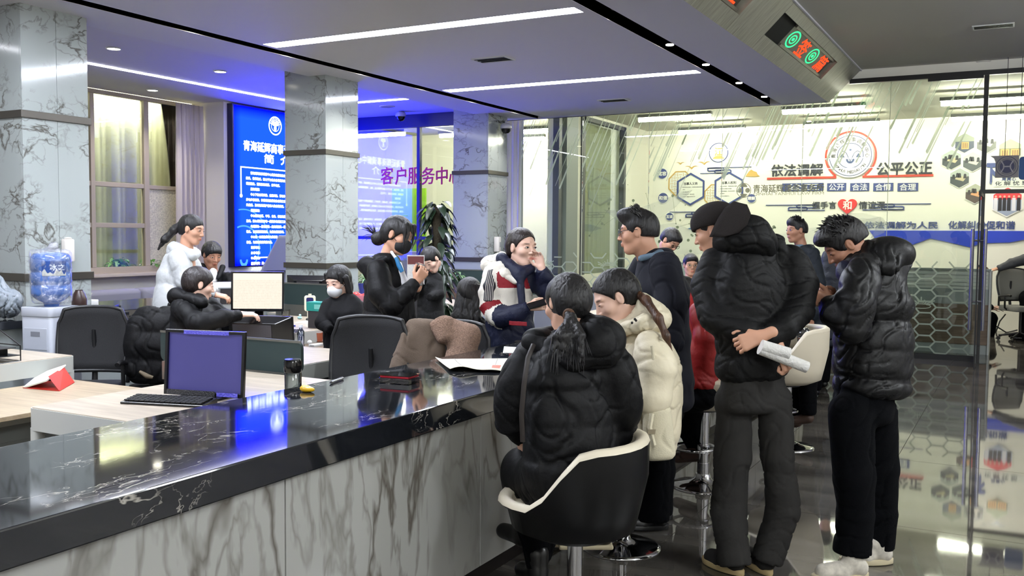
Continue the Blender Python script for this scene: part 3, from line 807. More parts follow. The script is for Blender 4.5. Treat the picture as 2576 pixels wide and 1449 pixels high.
def led_sign(x0, x1, lab, glyphs):
    xd = x0+(x1-x0)*0.25
    t = thing('led_sign', lab, 'sign', ((x0+x1)/2, 2.39, HL), 0, 'LED signs let into the slanted beam')
    L0 = np.array(((x0+x1)/2, 2.39, HL))
    def sp(name, x0, x1, a0, a1, d0, d1, m):
        part(name, slope_box(MB(), x0, x1, a0, a1, d0, d1), m, t, world=True)
    sp('housing', x0+0.01, x1-0.01, A0+0.004, A1-0.004, -0.115, -0.075, mat('led_housing', (8, 8, 8), 0.6))
    sp('unlit_panel', x0+0.003, xd, A0+0.002, A1-0.002, -0.074, -0.055, mat('led_black', (3, 3, 3), 0.9))  # black unlit stretch at the near end of the LED panel
    sp('display_panel', xd, x1-0.06, A0+0.03, A1-0.03, -0.074, -0.055, mat('led_panel', (70, 68, 58), 0.35))
    sp('rail', xd, x1-0.02, A0+0.002, A0+0.03, -0.074, -0.03, mat('led_rail', (138, 134, 122), 0.3, metal=.5))
    sp('rail', xd, x1-0.02, A1-0.03, A1-0.002, -0.074, -0.03, mat('led_rail', (138, 134, 122), 0.3, metal=.5))
    step = (x1-0.1-xd)/len(glyphs); hgt = 0.20
    for i, g in enumerate(glyphs):
        mb = MB(); c = O+U*(xd+0.03+step*(i+0.5))+V_*(A0+A1)/2+Nn*(-0.054)
        # seen from below the line reads towards +X, so text up is up the slope
        if g == 'o':
            for R0, R1 in ((0.5, 0.42), (0.27, 0.20), (0.10, 0.0)):
                P = [(0.40*R0*math.cos(2*PI*j/28), hgt*R0*math.sin(2*PI*j/28)) for j in range(28)]
                Q = [(p[0]*R1/R0, p[1]*R1/R0) for p in P]
                mb.ring(P, Q, c, -U*-1, V_, -0.002)
            part('emblem', mb, mat_emit('led_green', (40, 235, 110), 3.0), t, world=True)
        else:
            co, F = text_mesh(g, 0.2, 0.001, width=0.40, bold=0.003)
            hh = co[:, 1].max()-co[:, 1].min(); co[:, 1] *= hgt/hh
            V = [c+U*p[0]+V_*p[1]+Nn*0.001 for p in co]
            mb.add(V, F)
            part('lettering', mb, mat_emit('led_red', (255, 52, 22), 3.2), t, world=True)
led_sign(9.3, 12.2, 'LED sign with green rings and red characters in the slanted beam', ['o', '签', 'o', '篇'])
led_sign(5.5, 8.37, 'LED sign cut by the top of the picture, showing red characters', ['o', '客', 'o', '签'])
struct('wall_beam_back', MB().box(XW0, XG, 1.97, 1.99, HR-.02, HR+.1), m_ceil)
# ------------------------------------------------------------------ columns
def column(x0, x1, lab):
    y0, y1 = 7.17, 7.79
    t = thing('column', lab, 'column', ((x0+x1)/2, (y0+y1)/2, 0), 0, 'marble-clad columns'); t['kind'] = 'structure'
    part('core', MB().box(x0+0.02, x1-0.02, y0+0.02, y1-0.02, 0, HB), m_dark, t, world=True)
    xm = (x0+x1)/2+0.01; zs = [(0.0, 1.17), (1.235, 2.505), (2.565, HB)]
    for z0, z1 in zs:
        for a, b in ((x0, xm), (xm, x1)):
            part('marble_panel', MB().box(a+0.002, b-0.002, y0, y0+0.02, z0, z1), m_colmarble, t, world=True)
            part('marble_panel', MB().box(a+0.002, b-0.002, y1-0.02, y1, z0, z1), m_colmarble, t, world=True)
        for xa, xb in ((x0, x0+0.019), (x1-0.019, x1)):
            part('marble_panel', MB().box(xa, xb, y0+0.021, y1-0.021, z0, z1), m_colmarble, t, world=True)
    for z0, z1 in ((1.17, 1.235), (2.505, 2.565)):
        part('metal_band', MB().box(x0-0.018, x1+0.018, y0-0.018, y1+0.018, z0, z1), m_band, t, world=True, bev=0.003)
    return t
column(4.88, 5.5, 'marble-clad square column behind the water dispenser, nearest of the three')
column(8.67, 9.28, 'marble-clad square column in front of the blue light box, the middle one')
column(12.46, 13.06, 'marble-clad square column beside the glass partition, farthest of the three')
# ------------------------------------------------------------------ walls
struct('wall_back', MB().box(XW0-.2, XW0, -4.7, 12.2, 0, HR+.1), m_white)
struct('wall_right', MB().box(XW0-.2, XM, -4.7, -4.5, 0, HR+.1), m_white)
WY0 = 11.65
struct('wall_lightbox', MB().box(10.86, XG, YB, YB+0.3, 0, HB).box(10.86, 10.98, YB+.3, WY0+.04, 0, HB), m_white)
WY = 11.65
mb = MB().box(XW0, 6.2, WY, WY+0.3, 0, HB).box(6.2, 10.86, WY, WY+0.3, 0, 0.94)
struct('wall_window', mb, m_white)
struct('wall_header', MB().box(XG-0.0, XG+0.12, -4.5, 2.1, 3.71, HR+.02).box(XG, XG+.12, 2.39, 7.16, HL+.02, HR+.02), m_mural)
struct('wall_mural', MB().box(XM, XM+0.15, -4.7, 6.8, 0, 3.75), m_mural)
struct('wall_room_left', MB().box(XG+0.5, 14.95, 6.75, 6.9, 0, 3.75).box(16.9, XM, 6.75, 6.9, 0, 3.75).box(14.95, 16.9, 6.75, 6.9, 0, .9).box(14.95, 16.9, 6.75, 6.9, 3.64, 3.75), m_mural)
struct('ceiling_room', MB().box(XG+.12, XM+.15, -4.7, 12.5, 3.7, 3.8), mat('room_ceiling', (196, 196, 180), 0.8))
struct('wall_room_right', MB().box(XG+.05, XM, -4.72, -4.62, 0, 3.75), m_mural)
struct('wall_office_back', MB().box(17.0, 17.12, 6.9, 12.5, 0, 3.75).box(XG, 17.1, 12.4, 12.5, 0, 3.75), m_mural)
# ------------------------------------------------------------------ window in the bay
def window_frame(x0, x1):
    t = thing('window_1', 'tall window with pale frame between the first column and the wall corner', 'window', ((x0+x1)/2, WY, 0)); t['kind'] = 'structure'
    fm = mat('window_frame', (176, 164, 146), 0.5)
    def f(a, b, z0, z1, y0=WY, y1=WY+0.09, n='window_frame', m=fm):
        part(n, MB().box(a, b, y0, y1, z0, z1), m, t, world=True, bev=0.006)
    zt, zb = HB-0.01, 0.98
    f(x0, x1, zb, zb+0.09); f(x0, x1, zt-0.06, zt)
    def X(px, py=450): return onY(px, py, WY)[0]
    for p in (370, 459): f(X(p)-0.045, X(p)+0.045, zb+0.09, zt-0.06)
    f(x0, x0+.09, zb+.09, zt-.06); f(X(240)-.07, X(240)+.0, zb+.09, zt-.06)
    z1 = zat2(300, 465, WY); z2 = zat2(300, 567, WY); z3 = zat2(420, 473, WY)
    f(x0+.09, X(370)-.045, z1-.035, z1+.035, WY+.01, WY+.08); f(x0+.09, X(370)-.045, z2-.035, z2+.035, WY+.01, WY+.08)
    f(X(370)+.045, X(459)-.045, z3-.03, z3+.03, WY+.01, WY+.08)
    part('pane', MB().box(x0+.09, X(370)-.045, WY+.04, WY+.046, zb+.09, zt-.06), m_glass2, t, world=True)
    part('pane', MB().box(X(370)+.045, X(459)-.045, WY+.04, WY+.046, z3+.03, zt-.06), m_glass2, t, world=True)
    part('frosted_pane', MB().box(X(370)+.045, X(459)-.045, WY+.04, WY+.046, zb+.09, z3-.03), mat('frosted_film', (214, 208, 186), 0.25, bump=1.0, bscale=70, var=0.25, vscale=60), t, world=True)
def zat2(px, py, Y): return onY(px, py, Y)[2]
window_frame(6.2, 10.85)
struct('windowsill_1', MB().box(6.2, 10.85, WY-0.30, WY+0.02, 0.94, 0.985), mat('sill_stone', (196, 182, 164), 0.35), bev=0.008)
def curtain(x0, x1, y, z0, z1, lab, m, amp=0.04, n=9, axis='x', name='curtain', cat='curtain'):
    mb = MB(); k = n*10; rows = 8; P = []
    for r in range(rows+1):
        row = []; z = z1+(z0-z1)*r/rows
        for i in range(k+1):
            u = i/k; a = amp*(0.35+0.65*min(1, (r+1)/3))*math.sin(u*n*2*PI+0.5*math.sin(u*7+r*.3)); c = x0+(x1-x0)*u+0.012*math.sin(u*n*4*PI+r*.2)
            row.append((c, y+a, z) if axis == 'x' else (y+a, c, z))
        P.append(row)
    mb.grid(P); o = part(name, mb, m, None, 80)
    md = o.modifiers.new('thickness', 'SOLIDIFY'); md.thickness = 0.004
    tag(o, lab, cat); return o
m_curt = mat('curtain_cloth', (206, 196, 192), 0.8)
p = onY(466, 300, 11.45)[0]
curtain(10.30, 10.84, 11.42, 0.12, 3.56, 'gathered off-white curtain hanging beside the window', m_curt, 0.045, 6)
sh = MATS.get('night_curtain') or mat('night_curtain', (196, 196, 164), 0.85)
curtain(5.8, 13.4, WY+0.55, 0.6, 3.8, 'pale green curtain outside the window panes', sh, 0.05, 22)
struct('wall_outside', MB().box(4.5, 14.0, WY+0.9, WY+1.0, -0.1, 4.0).box(4.5, 14, WY+.3, WY+.9, 3.9, 4), mat('outside_wall', (150, 150, 120), 0.9))
l = bpy.data.lights.new('curtain_fill', 'AREA'); l.shape = 'RECTANGLE'; l.size = 6.5; l.size_y = 0.15; l.energy = 260; l.color = (1.0, .98, .86)
lo = bpy.data.objects.new('curtain_fill', l); COL.objects.link(lo); lo.location = (8.3, WY+0.42, 3.75); lo.rotation_euler = (math.radians(12), 0, 0)  # unseen area light added to brighten the curtain behind the panes
# ------------------------------------------------------------------ blue light box
def lightbox():
    x0, x1, z0, z1 = 10.93, 13.1, 1.04, 3.60
    t = thing('light_box', 'tall glowing blue light box poster with white Chinese text and round emblem', 'light box', ((x0+x1)/2, YB, z0))
    part('frame', MB().ring([(x0, z0), (x1, z0), (x1, z1), (x0, z1)], [(x0+.035, z0+.02), (x1-.035, z0+.02), (x1-.035, z1-.02), (x0+.035, z1-.02)], (0, YB-0.001, 0), (1, 0, 0), (0, 0, 1), 0.11), mat('lightbox_frame', (10, 12, 60), 0.3), t, world=True)
    m = bpy.data.materials.new('backlit_blue'); m.use_nodes = True; N, L = nt(m); N.remove(N['Principled BSDF'])
    e = N.new('ShaderNodeEmission'); g = N.new('ShaderNodeTexCoord'); sp = N.new('ShaderNodeSeparateXYZ'); L.new(g.outputs['Generated'], sp.inputs[0])
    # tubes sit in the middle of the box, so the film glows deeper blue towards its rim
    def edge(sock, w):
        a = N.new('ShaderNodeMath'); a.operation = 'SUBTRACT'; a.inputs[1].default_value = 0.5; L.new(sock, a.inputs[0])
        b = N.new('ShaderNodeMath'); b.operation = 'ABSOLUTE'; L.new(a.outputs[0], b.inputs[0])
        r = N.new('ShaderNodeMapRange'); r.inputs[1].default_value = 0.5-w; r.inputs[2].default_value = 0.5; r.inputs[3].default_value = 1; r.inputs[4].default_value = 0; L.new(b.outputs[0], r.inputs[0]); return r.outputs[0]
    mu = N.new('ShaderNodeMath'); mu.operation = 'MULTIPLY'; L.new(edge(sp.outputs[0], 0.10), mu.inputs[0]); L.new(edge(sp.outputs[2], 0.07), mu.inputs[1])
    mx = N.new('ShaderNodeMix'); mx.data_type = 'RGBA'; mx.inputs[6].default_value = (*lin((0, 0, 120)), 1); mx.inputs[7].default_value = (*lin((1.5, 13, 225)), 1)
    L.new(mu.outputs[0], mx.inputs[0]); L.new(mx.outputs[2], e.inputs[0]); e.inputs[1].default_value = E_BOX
    L.new(e.outputs[0], N['Material Output'].inputs[0])
    part('backlit_film', MB().box(x0+.03, x1-.03, YB-0.055, YB-0.03, z0+.015, z1-.015), m, t, world=True)
    mw_ = mat_emit('backlit_white', (226, 240, 255), 3.4); mp_ = mat_emit('backlit_pale', (70, 140, 240), 1.8)
    y = YB-0.0562; u, v = (1, 0, 0), (0, 0, 1)
    def at_(px, py): q = onY(px, py, y); return q
    # emblem
    c = at_(713, 320); R = 0.155; mb = MB()
    def ring(mb, c, R0, R1, n=36, a0=0, a1=2*PI, th=0.001):
        P = [(R0*math.cos(a0+(a1-a0)*j/n), R0*math.sin(a0+(a1-a0)*j/n)) for j in range(n+1)]
        Q = [(R1/R0*a, R1/R0*b) for a, b in P]
        if abs(a1-a0-2*PI) < 1e-6: mb.ring(P[:-1], Q[:-1], c, u, v, th)
        else: mb.prism(P+Q[::-1], c, u, v, th)
    c = (11.95, y, c[2]); ring(mb, c, R, R*.86); ring(mb, c, R*.62, R*.56)
    for a in (2.2, 0.94): mb.prism([(0.055*math.cos(2*PI*j/10)+R*.3*math.cos(a), 0.04*math.sin(2*PI*j/10)+R*.3*math.sin(a)) for j in range(10)], c, u, v, .001)
    mb.prism([(0.032*math.cos(2*PI*j/10), 0.05*math.sin(2*PI*j/10)-.04) for j in range(10)], c, u, v, .001)
    for j in range(9):
        a = PI*0.9-j*PI*0.8/8; co, F = text_mesh('青海延辉商事调解中'[j], 0.03, 0); ca, sa = math.cos(a-PI/2), math.sin(a-PI/2)
        mb.add([(c[0]+R*.74*math.cos(a)+p[0]*ca-p[1]*sa, y-.001, c[2]+R*.74*math.sin(a)+p[0]*sa+p[1]*ca) for p in co], F)
    part('emblem', mb, mw_, t, world=True)
    mb = MB(); text_on(mb, '青海延辉商事调解中心', (12.00, y, zat2(713, 377, y)), u, v, 0.17, 0, width=1.55, bold=0.006)
    part('heading', mb, mw_, t, world=True)
    mb = MB(); text_on(mb, '简  介', (12.00, y, zat2(705, 403, y)), u, v, 0.16, 0, width=0.62, bold=0.006); part('heading', mb, mw_, t, world=True)
    mb = MB(); zt = zat2(606, 418, y); xa = at_(606, 418)[0]; zb = zat2(606, 492, y)
    mb.box(xa, 12.86, y-.001, y, zt-.02, zt).box(xa-.012, xa+.012, y-.001, y, zb, zt)
    mb.prism([(.03*math.cos(2*PI*j/12), .03*math.sin(2*PI*j/12)) for j in range(12)], (xa, y, zb), u, v, .001)
    z9 = zat2(642, 648, y); x9 = at_(642, 648)[0]; mb.box(x9, 12.86, y-.001, y, z9-.01, z9+.01); mb.prism([(.03*math.cos(2*PI*j/12), .03*math.sin(2*PI*j/12)) for j in range(12)], (x9, y, z9), u, v, .001)
    mb.box(12.85, 12.87, y-.001, y, z9, z9+.8)
    part('line', mb, mw_, t, world=True)
    src = ['青海延辉商事调解中心是依法登记设立的专业性调解组织，由多名资深调', '解员、律师组成，致力于为社会各界提供公正、高效、便捷的商事纠纷', '调解服务，坚持依法调解，公平公正。', '服务范围：', '中心下设合同纠纷、金融纠纷、劳动争议、婚姻家庭等多个调解室，', '并与多家法院、仲裁机构及行业协会建立对接机制，推动矛盾纠纷多', '元化解，及时有效维护当事人的合法权益，促进社会和谐稳定发展。',
           '调解原则：', '中心坚持自愿、平等、合法、保密的原则，以事实为依据，以法律为', '准绳，耐心细致做好每一起案件的调解工作，努力实现案结事了人和。', '电话预约—登记受理—选定调解员—组织调解—签订协议—司法', '确认，全流程规范高效，为群众排忧解难。', '中心将一如既往秉承为民宗旨，不断提升服务水平，化解纠纷促进', '和谐，为法治建设贡献力量。', '联系地址：', '办公电话：', '中心网站：', '服务时间：周一至周五', '上午九时至十二时', '下午二时至五时']
    mb = MB(); z = zat2(640, 436, y); st = 0.0855
    for i, s in enumerate(src):
        ind = 0.10 if i in (0, 3, 4, 7, 8, 10, 12) or i > 13 else 0.0
        text_on(mb, s, (xa+0.11+ind, y, z-i*st), u, v, 0.048, 0, bold=0.0035, align='LEFT', res=1)
    part('text', mb, mw_, t, world=True)
    mb = MB(); c2 = at_(595, 620); cc = (c2[0]+0.16, y+.0006, c2[2]-0.02)
    ring(mb, cc, .62, .60, 30, -0.9, 1.75); ring(mb, cc, .36, .335, 24, -0.9, 1.98)
    mb.prism([(0.09*math.cos(PI+PI*j/12)+.0, 0.12*math.sin(PI+PI*j/12)-.19) for j in range(13)]+[(.05*math.cos(-PI*j/12), .06*math.sin(-PI*j/12)-.19) for j in range(13)], cc, u, v, .0005)
    part('emblem', mb, mp_, t, world=True)
lightbox()
# ------------------------------------------------------------------ glass office at the end of the bay
def office_glass():
    t = thing('office_glazing', 'blue-framed glazed screen of the customer service office with red lettering', 'glass screen', (XG, 9.4, 0))
    def b(n, *a, m=m_navy): part(n, MB().box(*a), m, t, world=True)
    b('lintel', XG-.05, XG+.05, 7.8, YB, 3.40, HB-.002); b('rail', XG-.04, XG+.04, 7.8, YB, 1.49, 1.545)
    for y in (9.09, 10.45): b('mullion', XG-.035, XG+.035, y-.03, y+.03, 0.0, 3.40)
    b('mullion', XG-.034, XG+.034, 8.35-.02, 8.35+.02, 0, 1.5); b('mullion', XG-.034, XG+.034, 9.75, 9.79, 0, 1.5)
    b('sill_panel', XG-.03, XG+.03, 7.8, YB, 0, .55)
    for y0, y1 in ((7.8, 9.06), (9.12, 10.42), (10.48, YB)):
        b('glass_pane', XG-.006, XG+.006, y0, y1, 1.545, 3.40, m=m_glass2); b('glass_pane', XG-.006, XG+.006, y0, y1, .55, 1.49, m=m_glass2)
    mb = MB(); chars = '客户服务中心'
    for i, ch in enumerate(chars):
        p = onX(974+i*34.5, 442+0*i, XG-0.02)
        co, F = text_mesh(ch, 0.3, 0.006, bold=0.003); q = co.copy()
        mb.add([(XG-0.02-c[2]-.006, p[1]-c[0]*0.92, p[2]+c[1]*1.05+c[0]*.06) for c in q], F)
    part('lettering', mb, mat('red_letter', (190, 14, 50), 0.4), t, world=True)
office_glass()
o = part('wall_board', MB().box(15.4, 15.44, onX(1070, 500, 15.4)[1], onX(986, 500, 15.4)[1], 1.0, onX(986, 475, 15.4)[2]), mat('lime_board', (152, 210, 22), 0.6), None)
tag(o, 'plain lime green board standing inside the glass office', 'board')
tag(part('cabinet', MB().box(15.0, 15.38, 9.2, 10.6, 0, 1.25).box(14.98, 15.0, 9.22, 9.88, .1, 1.2).box(14.98, 15.0, 9.92, 10.58, .1, 1.2), mat('office_cab', (205, 205, 215), .5), None, bev=.004), 'low white cabinet inside the glass office', 'cabinet')
def tube_light(x, y0, y1, lab, z=3.52):
    t = thing('tube_light', lab, 'ceiling light', (x, (y0+y1)/2, z), 0, 'tube lights of the glazed rooms')
    L_ = (y1-y0)/2
    part('tube', MB().tube([(0, -L_, 0), (0, L_, 0)], 0.035, 10), m_tube, t, 60)
    part('housing', MB().box(-.05, .05, -L_-.02, L_+.02, .035, .085), mat('tube_housing', (90, 92, 90), .5), t)
    for s in (-1, 1): part('hanger', MB().tube([(0, s*L_*.7, .085), (0, s*L_*.7, 3.7-z)], .004, 5), m_frost_w, t)
tube_light(17.1, 4.5, 5.72, 'hanging tube light in the mural room above the round riverside emblem')
tube_light(17.1, 2.22, 3.42, 'hanging tube light in the mural room above the big round logo')
tube_light(15.0, 2.15, 3.35, 'hanging tube light in the mural room behind the end of the beam')
tube_light(15.0, -0.1, 1.10, 'hanging tube light in the mural room behind the door post, nearer one')
tube_light(17.07, -0.1, 1.08, 'hanging tube light in the mural room behind the door post, farther one')
tube_light(15.0, 4.5, 5.72, 'hanging tube light in the mural room near the window wall')
tube_light(15.2, 8.6, 9.8, 'hanging tube light in the glass office beside the dome camera', 3.45)
tube_light(14.6, 10.2, 11.4, 'hanging tube light in the glass office hidden by the middle column', 3.45)
tube_light(16.4, 8.2, 9.4, 'hanging tube light deep inside the glass office', 3.45)  # extra tube, added to brighten the office interior
tube_light(15.2, 7.2, 8.1, 'hanging tube light in the glass office behind the farthest column', 3.45)  # second tube added for a brighter office
# ------------------------------------------------------------------ glass partition of the mural room
m_frost = mat_film('frosted_print', (216, 226, 208), 0.6)
m_frost2 = mat_film('frosted_pale', (226, 236, 220), 0.13)
SEAM = [7.13, 6.05, 4.96, 3.85, 2.72, 1.60, 0.50]
def partition():
    t = thing('glass_partition', 'floor to ceiling glass partition with frosted rain stripes and honeycomb print', 'glass partition', (XG, 3.6, 0)); t['kind'] = 'structure'
    for i in range(6):
        y1, y0 = SEAM[i]-.004, SEAM[i+1]+.004
        zb = 0.78 if y0 > 2.6 else 0.07
        zt = HL-.002 if y0 > 2.2 else 3.648
        part('glass_pane', MB().box(XG-.006, XG+.006, y0, y1, zb, zt), m_glass, t, world=True)
        part('joint', MB().box(XG-.007, XG+.007, y1+.0005, y1+.0075, zb, zt), mat('glass_edge', (178, 186, 160), 0.2), t, world=True)
    part('dado', MB().box(XG-.05, XG+.05, 2.72, 7.13, 0, .715), mat('dado_grey', (132, 134, 136), .5), t, world=True)
    part('frame', MB().box(XG-.055, XG+.055, 2.72, 7.13, .716, .779), m_black, t, world=True)
    part('frame', MB().box(XG-.03, XG+.03, .50, 2.72, 0, .07), m_black, t, world=True)
    part('frame', MB().box(XG-.03, XG+.03, -4.5, 2.12, 3.648, 3.71), m_black, t, world=True)
    part('frame', MB().box(XG-.04, XG+.02, .50, 1.15, 3.61, 3.647), m_black, t, world=True)
    part('door_post', MB().box(XG-.03, XG+.03, .44, .495, 0, 3.647), m_black, t, world=True)
    part('transom', MB().box(XG-.03, XG+.03, -1.6, .44, 2.155, 2.205), m_black, t, world=True)
    part('door_post', MB().box(XG-.03, XG+.03, -1.65, -1.6, 0, 3.647), m_black, t, world=True)
    part('glass_pane', MB().box(XG-.006, XG+.006, -1.6, .44, 2.206, 3.647), m_glass, t, world=True)
    part('glass_pane', MB().box(XG-.006, XG+.006, -4.5, -1.65, 0.07, 3.647), m_glass, t, world=True)
    # rain stripes
    rs = random.Random(11); mb = MB(); x = XG-.009
    for pane in range(6):
        y1, y0 = SEAM[pane], SEAM[pane+1]
        zt = HL-.01 if y0 > 2.2 else 3.63
        for i in range(22):
            y = y0+(y1-y0)*(i+rs.uniform(.1, .9))/22; top = zt-rs.choice((0, 0, 0, .1, .25, .5)); ln = rs.uniform(.22, .95); wd = rs.choice((.006, .008, .014, .018, .022))
            yb = y+ln*0.42
            if yb > y1-.01 or y > y1-.02: 
                ln *= max(.1, (y1-.015-y)/(yb-y)); yb = y+ln*.42
            if ln < .08: continue
            P = [(y-wd*.3, top), (y+wd*.3, top), (yb+wd, top-ln+wd*.6), (yb+wd*.6, top-ln-wd*.3), (yb, top-ln-wd*.5), (yb-wd*.5, top-ln+wd*.2)]
            mb.prism([(-a, b) for a, b in P], (x, 0, 0), (0, -1, 0), (0, 0, 1), 0.0012)
    part('frosted_stripe', mb, m_frost, t, world=True, kind='stuff')
    # honeycomb
    mb = MB(); mc = MB()
    def seg(a, b, w=.010):
        a = np.array(a); b = np.array(b); d = b-a; n = np.array((-d[1], d[0])); n = n/np.linalg.norm(n)*w
        mb.prism([tuple(a-n), tuple(b-n), tuple(b+n), tuple(a+n)], (x, 0, 0), (0, 1, 0), (0, 0, 1), .0012)
    for pane in range(6):
        y1, y0 = SEAM[pane], SEAM[pane+1]; zb = 0.79 if y0 > 2.6 else 0.08; zt = 1.27
        W, Hh = 0.40, 0.15; r = 0; z = zb
        while z < zt:
            for k in range(-1, 4):
                c = y0+k*W+(W/2 if r % 2 else 0)
                for p, q in (((c-W*.17, z), (c+W*.17, z)), ((c+W*.17, z), (c+W*.33, z+Hh/2)), ((c-W*.17, z), (c-W*.33, z+Hh/2))):
                    if y0+.01 < p[0] < y1-.01 and y0+.01 < q[0] < y1-.01 and q[1] < zt+.05 and rs.random() > (0.0 if z < 1.15 else .35): seg(p, q)
            z += Hh/2; r += 1
        # the little splash flower
        for cy, cz in (((y0+y1)/2+.1, zb+(.32 if zb > .5 else .62)),):
            for k in range(9):
                a = 0.35+k*2.45/8; l0, l1 = .05, .12+.03*math.sin(k*2)
                seg((cy+l0*math.cos(a)*1.4, cz+l0*math.sin(a)*.6), (cy+l1*math.cos(a)*1.4, cz+l1*math.sin(a)*.75), .007)
            for k in range(12):
                a, b = 2*PI*k/12, 2*PI*(k+1)/12; seg((cy+.12*math.cos(a), cz+.03*math.sin(a)-.01), (cy+.12*math.cos(b), cz+.03*math.sin(b)-.01), .005)
    part('frosted_honeycomb', mb, m_frost, t, world=True, kind='stuff')
    # network of dots and the pale drawing in the middle
    mb = MB()
    def dot(px, py, r):
        p = onX(px, py, x); mb.prism([(r*math.cos(2*PI*j/10), r*math.sin(2*PI*j/10)) for j in range(10)], (x, p[1], p[2]), (0, 1, 0), (0, 0, 1), .0012); return p
    prev = None; rs = random.Random(5)
    for k in range(120):
        px = rs.uniform(1470, 1960); py = 470+rs.gauss(60, 40)+(px-1470)*.12
        if px > 1725 and py < 560: py = 560+rs.uniform(0, 60)
        p = dot(px, py, rs.choice((.006, .010, .016, .022)))
        if prev is not None and rs.random() < .45 and abs(prev[1]-p[1]) < .5:
            d = np.array((p[1]-prev[1], p[2]-prev[2])); n = np.array((-d[1], d[0])); n = n/(np.linalg.norm(n)+1e-6)*.002
            a = np.array((prev[1], prev[2])); b = np.array((p[1], p[2]))
            mb.prism([tuple(a-n), tuple(b-n), tuple(b+n), tuple(a+n)], (x, 0, 0), (0, 1, 0), (0, 0, 1), .0012)
        prev = p
    part('frosted_dots', mb, mat_film('frost_dot', (168, 180, 150), .7), t, world=True, kind='stuff')
    mb = MB()
    def blob(pts):
        P = [onX(a, b, x) for a, b in pts]; mb.prism([(p[1], p[2]) for p in P], (x, 0, 0), (0, 1, 0), (0, 0, 1), .001)
    blob([(1520, 528), (1590, 530), (1700, 490), (1742, 478), (1700, 520), (1640, 560), (1560, 560)])
    blob([(1620, 570), (1700, 560), (1760, 590), (1880, 600), (2040, 580), (2170, 548), (2232, 560), (2225, 585), (2190, 600), (2215, 545), (2180, 565), (2060, 615), (1900, 640), (1700, 640), (1600, 640)])
    blob([(2120, 535), (2170, 536), (2222, 548), (2230, 565), (2150, 572)])
    part('frosted_drawing', mb, m_frost2, t, world=True)
    # law firm logo and name on the glass
    mb = MB(); c = onX(1871, 479, x); u = (0, -1, 0); v = (0, 0, 1)
    def circ(R, a0=0, a1=2*PI, n=30): return [(R*math.cos(a0+(a1-a0)*j/n), R*math.sin(a0+(a1-a0)*j/n)) for j in range(n)]
    mb.ring(circ(.105), circ(.095), c, u, v, .001)
    mb.prism([(a, b+.045) for a, b in circ(.05, 0, PI)], c, u, v, .001); mb.prism([(a, b-.045) for a, b in circ(.05, PI, 2*PI)], c, u, v, .001)
    mb.prism([(a-.055, b) for a, b in circ(.034)], c, u, v, .001); mb.prism([(a+.055, b) for a, b in circ(.034)], c, u, v, .001)
    part('logo', mb, mat_film('grey_print', (176, 176, 150), .7), t, world=True)
    mb = MB(); a = onX(1895, 475, x); b = onX(2073, 472, x)
    text_on(mb, '青海延辉律师事务所', (x, (a[1]+b[1])/2, a[2]), u, v, .12, .0005, width=abs(a[1]-b[1]), bold=.002)
    a = onX(1895, 489, x)
    text_on(mb, 'QINHAI YANHUI LAW FIRM', (x, (a[1]+b[1])/2, a[2]), u, v, .055, .0005, width=abs(a[1]-b[1]))
    part('lettering', mb, mat_film('grey_print', (176, 176, 150), .7), t, world=True)
partition()
# open door leaf seen edge-on, with its pair of bar handles
t = thing('door_1', 'frameless glass door leaf standing open towards the hall with long bar handles', 'door', (XG, .465, 0)); t['kind'] = 'structure'
part('glass_pane', MB().box(12.56, XG-.04, .459, .471, .015, 2.14), m_glass, t, world=True)
part('patch_fitting', MB().box(12.56, XG-.04, .450, .480, 2.10, 2.15), m_black, t, world=True)
part('edge_seal', MB().box(12.552, 12.56, .456, .474, .01, 2.14), m_black, t, world=True)
m_steel = mat('brushed_steel', (150, 150, 158), .22, metal=.9)
for y in (.395, .535):
    h = part('handle', MB().tube([(12.70, y, .47), (12.70, y, 1.70)], .021, 14), m_steel, t, 60, world=True)
part('handle_bolt', MB().tube([(12.70, .39, 1.56), (12.70, .54, 1.56)], .012, 10), m_steel, t, 60, world=True)
part('handle_bolt', MB().tube([(12.70, .39, .82), (12.70, .54, .82)], .012, 10), m_steel, t, 60, world=True)
# hanging sign
p = onX(2540, 418, 13.3); 
t = thing('hanging_sign', 'grey rounded hanging sign with a dark round emblem and a blue block', 'sign', tuple(p))
a = onX(2505, 392, 13.3); b = onX(2562, 446, 13.3)
yL, zT, zB = a[1], a[2], b[2]; yM = onX(2562, 446, 13.3)[1]; yR = onX(2610, 470, 13.3)[1]; zB2 = onX(2570, 452, 13.3)[2]
P = [(-yM, zB), (-yM, zT), (-yL-.06, zT), (-yL-.02, zT-.03), (-yL, zT-.08), (-yL, zB)]
part('plate', MB().prism([(-q[0], q[1]) for q in P], (13.3, 0, 0), (0, 1, 0), (0, 0, 1), .03), mat('sign_grey', (128, 124, 122), .5), t, world=True)
part('blue_block', MB().rbox(13.295, 13.33, yR, yM-.001, zB2, zT-.02, .04, 'x'), mat('sign_blue', (20, 72, 128), .5), t, world=True)
c = (13.299-.03*0, (yL+yM)/2, (zT+zB)/2); mb = MB(); R = .125
c = (13.298, (yL+yM)/2, (zT+zB)/2)
def circ(R, n=32): return [(R*math.cos(2*PI*j/n), R*math.sin(2*PI*j/n)) for j in range(n)]
mb.ring(circ(R), circ(R*.95), c, (0, -1, 0), (0, 0, 1), .002); mb.ring(circ(R*.78), circ(R*.74), c, (0, -1, 0), (0, 0, 1), .002)
mb.prism(circ(R*.66), c, (0, -1, 0), (0, 0, 1), .002)
part('emblem', mb, mat('sign_navy', (30, 32, 72), .4), t, world=True)
mb = MB(); c = (13.2955, c[1], c[2])
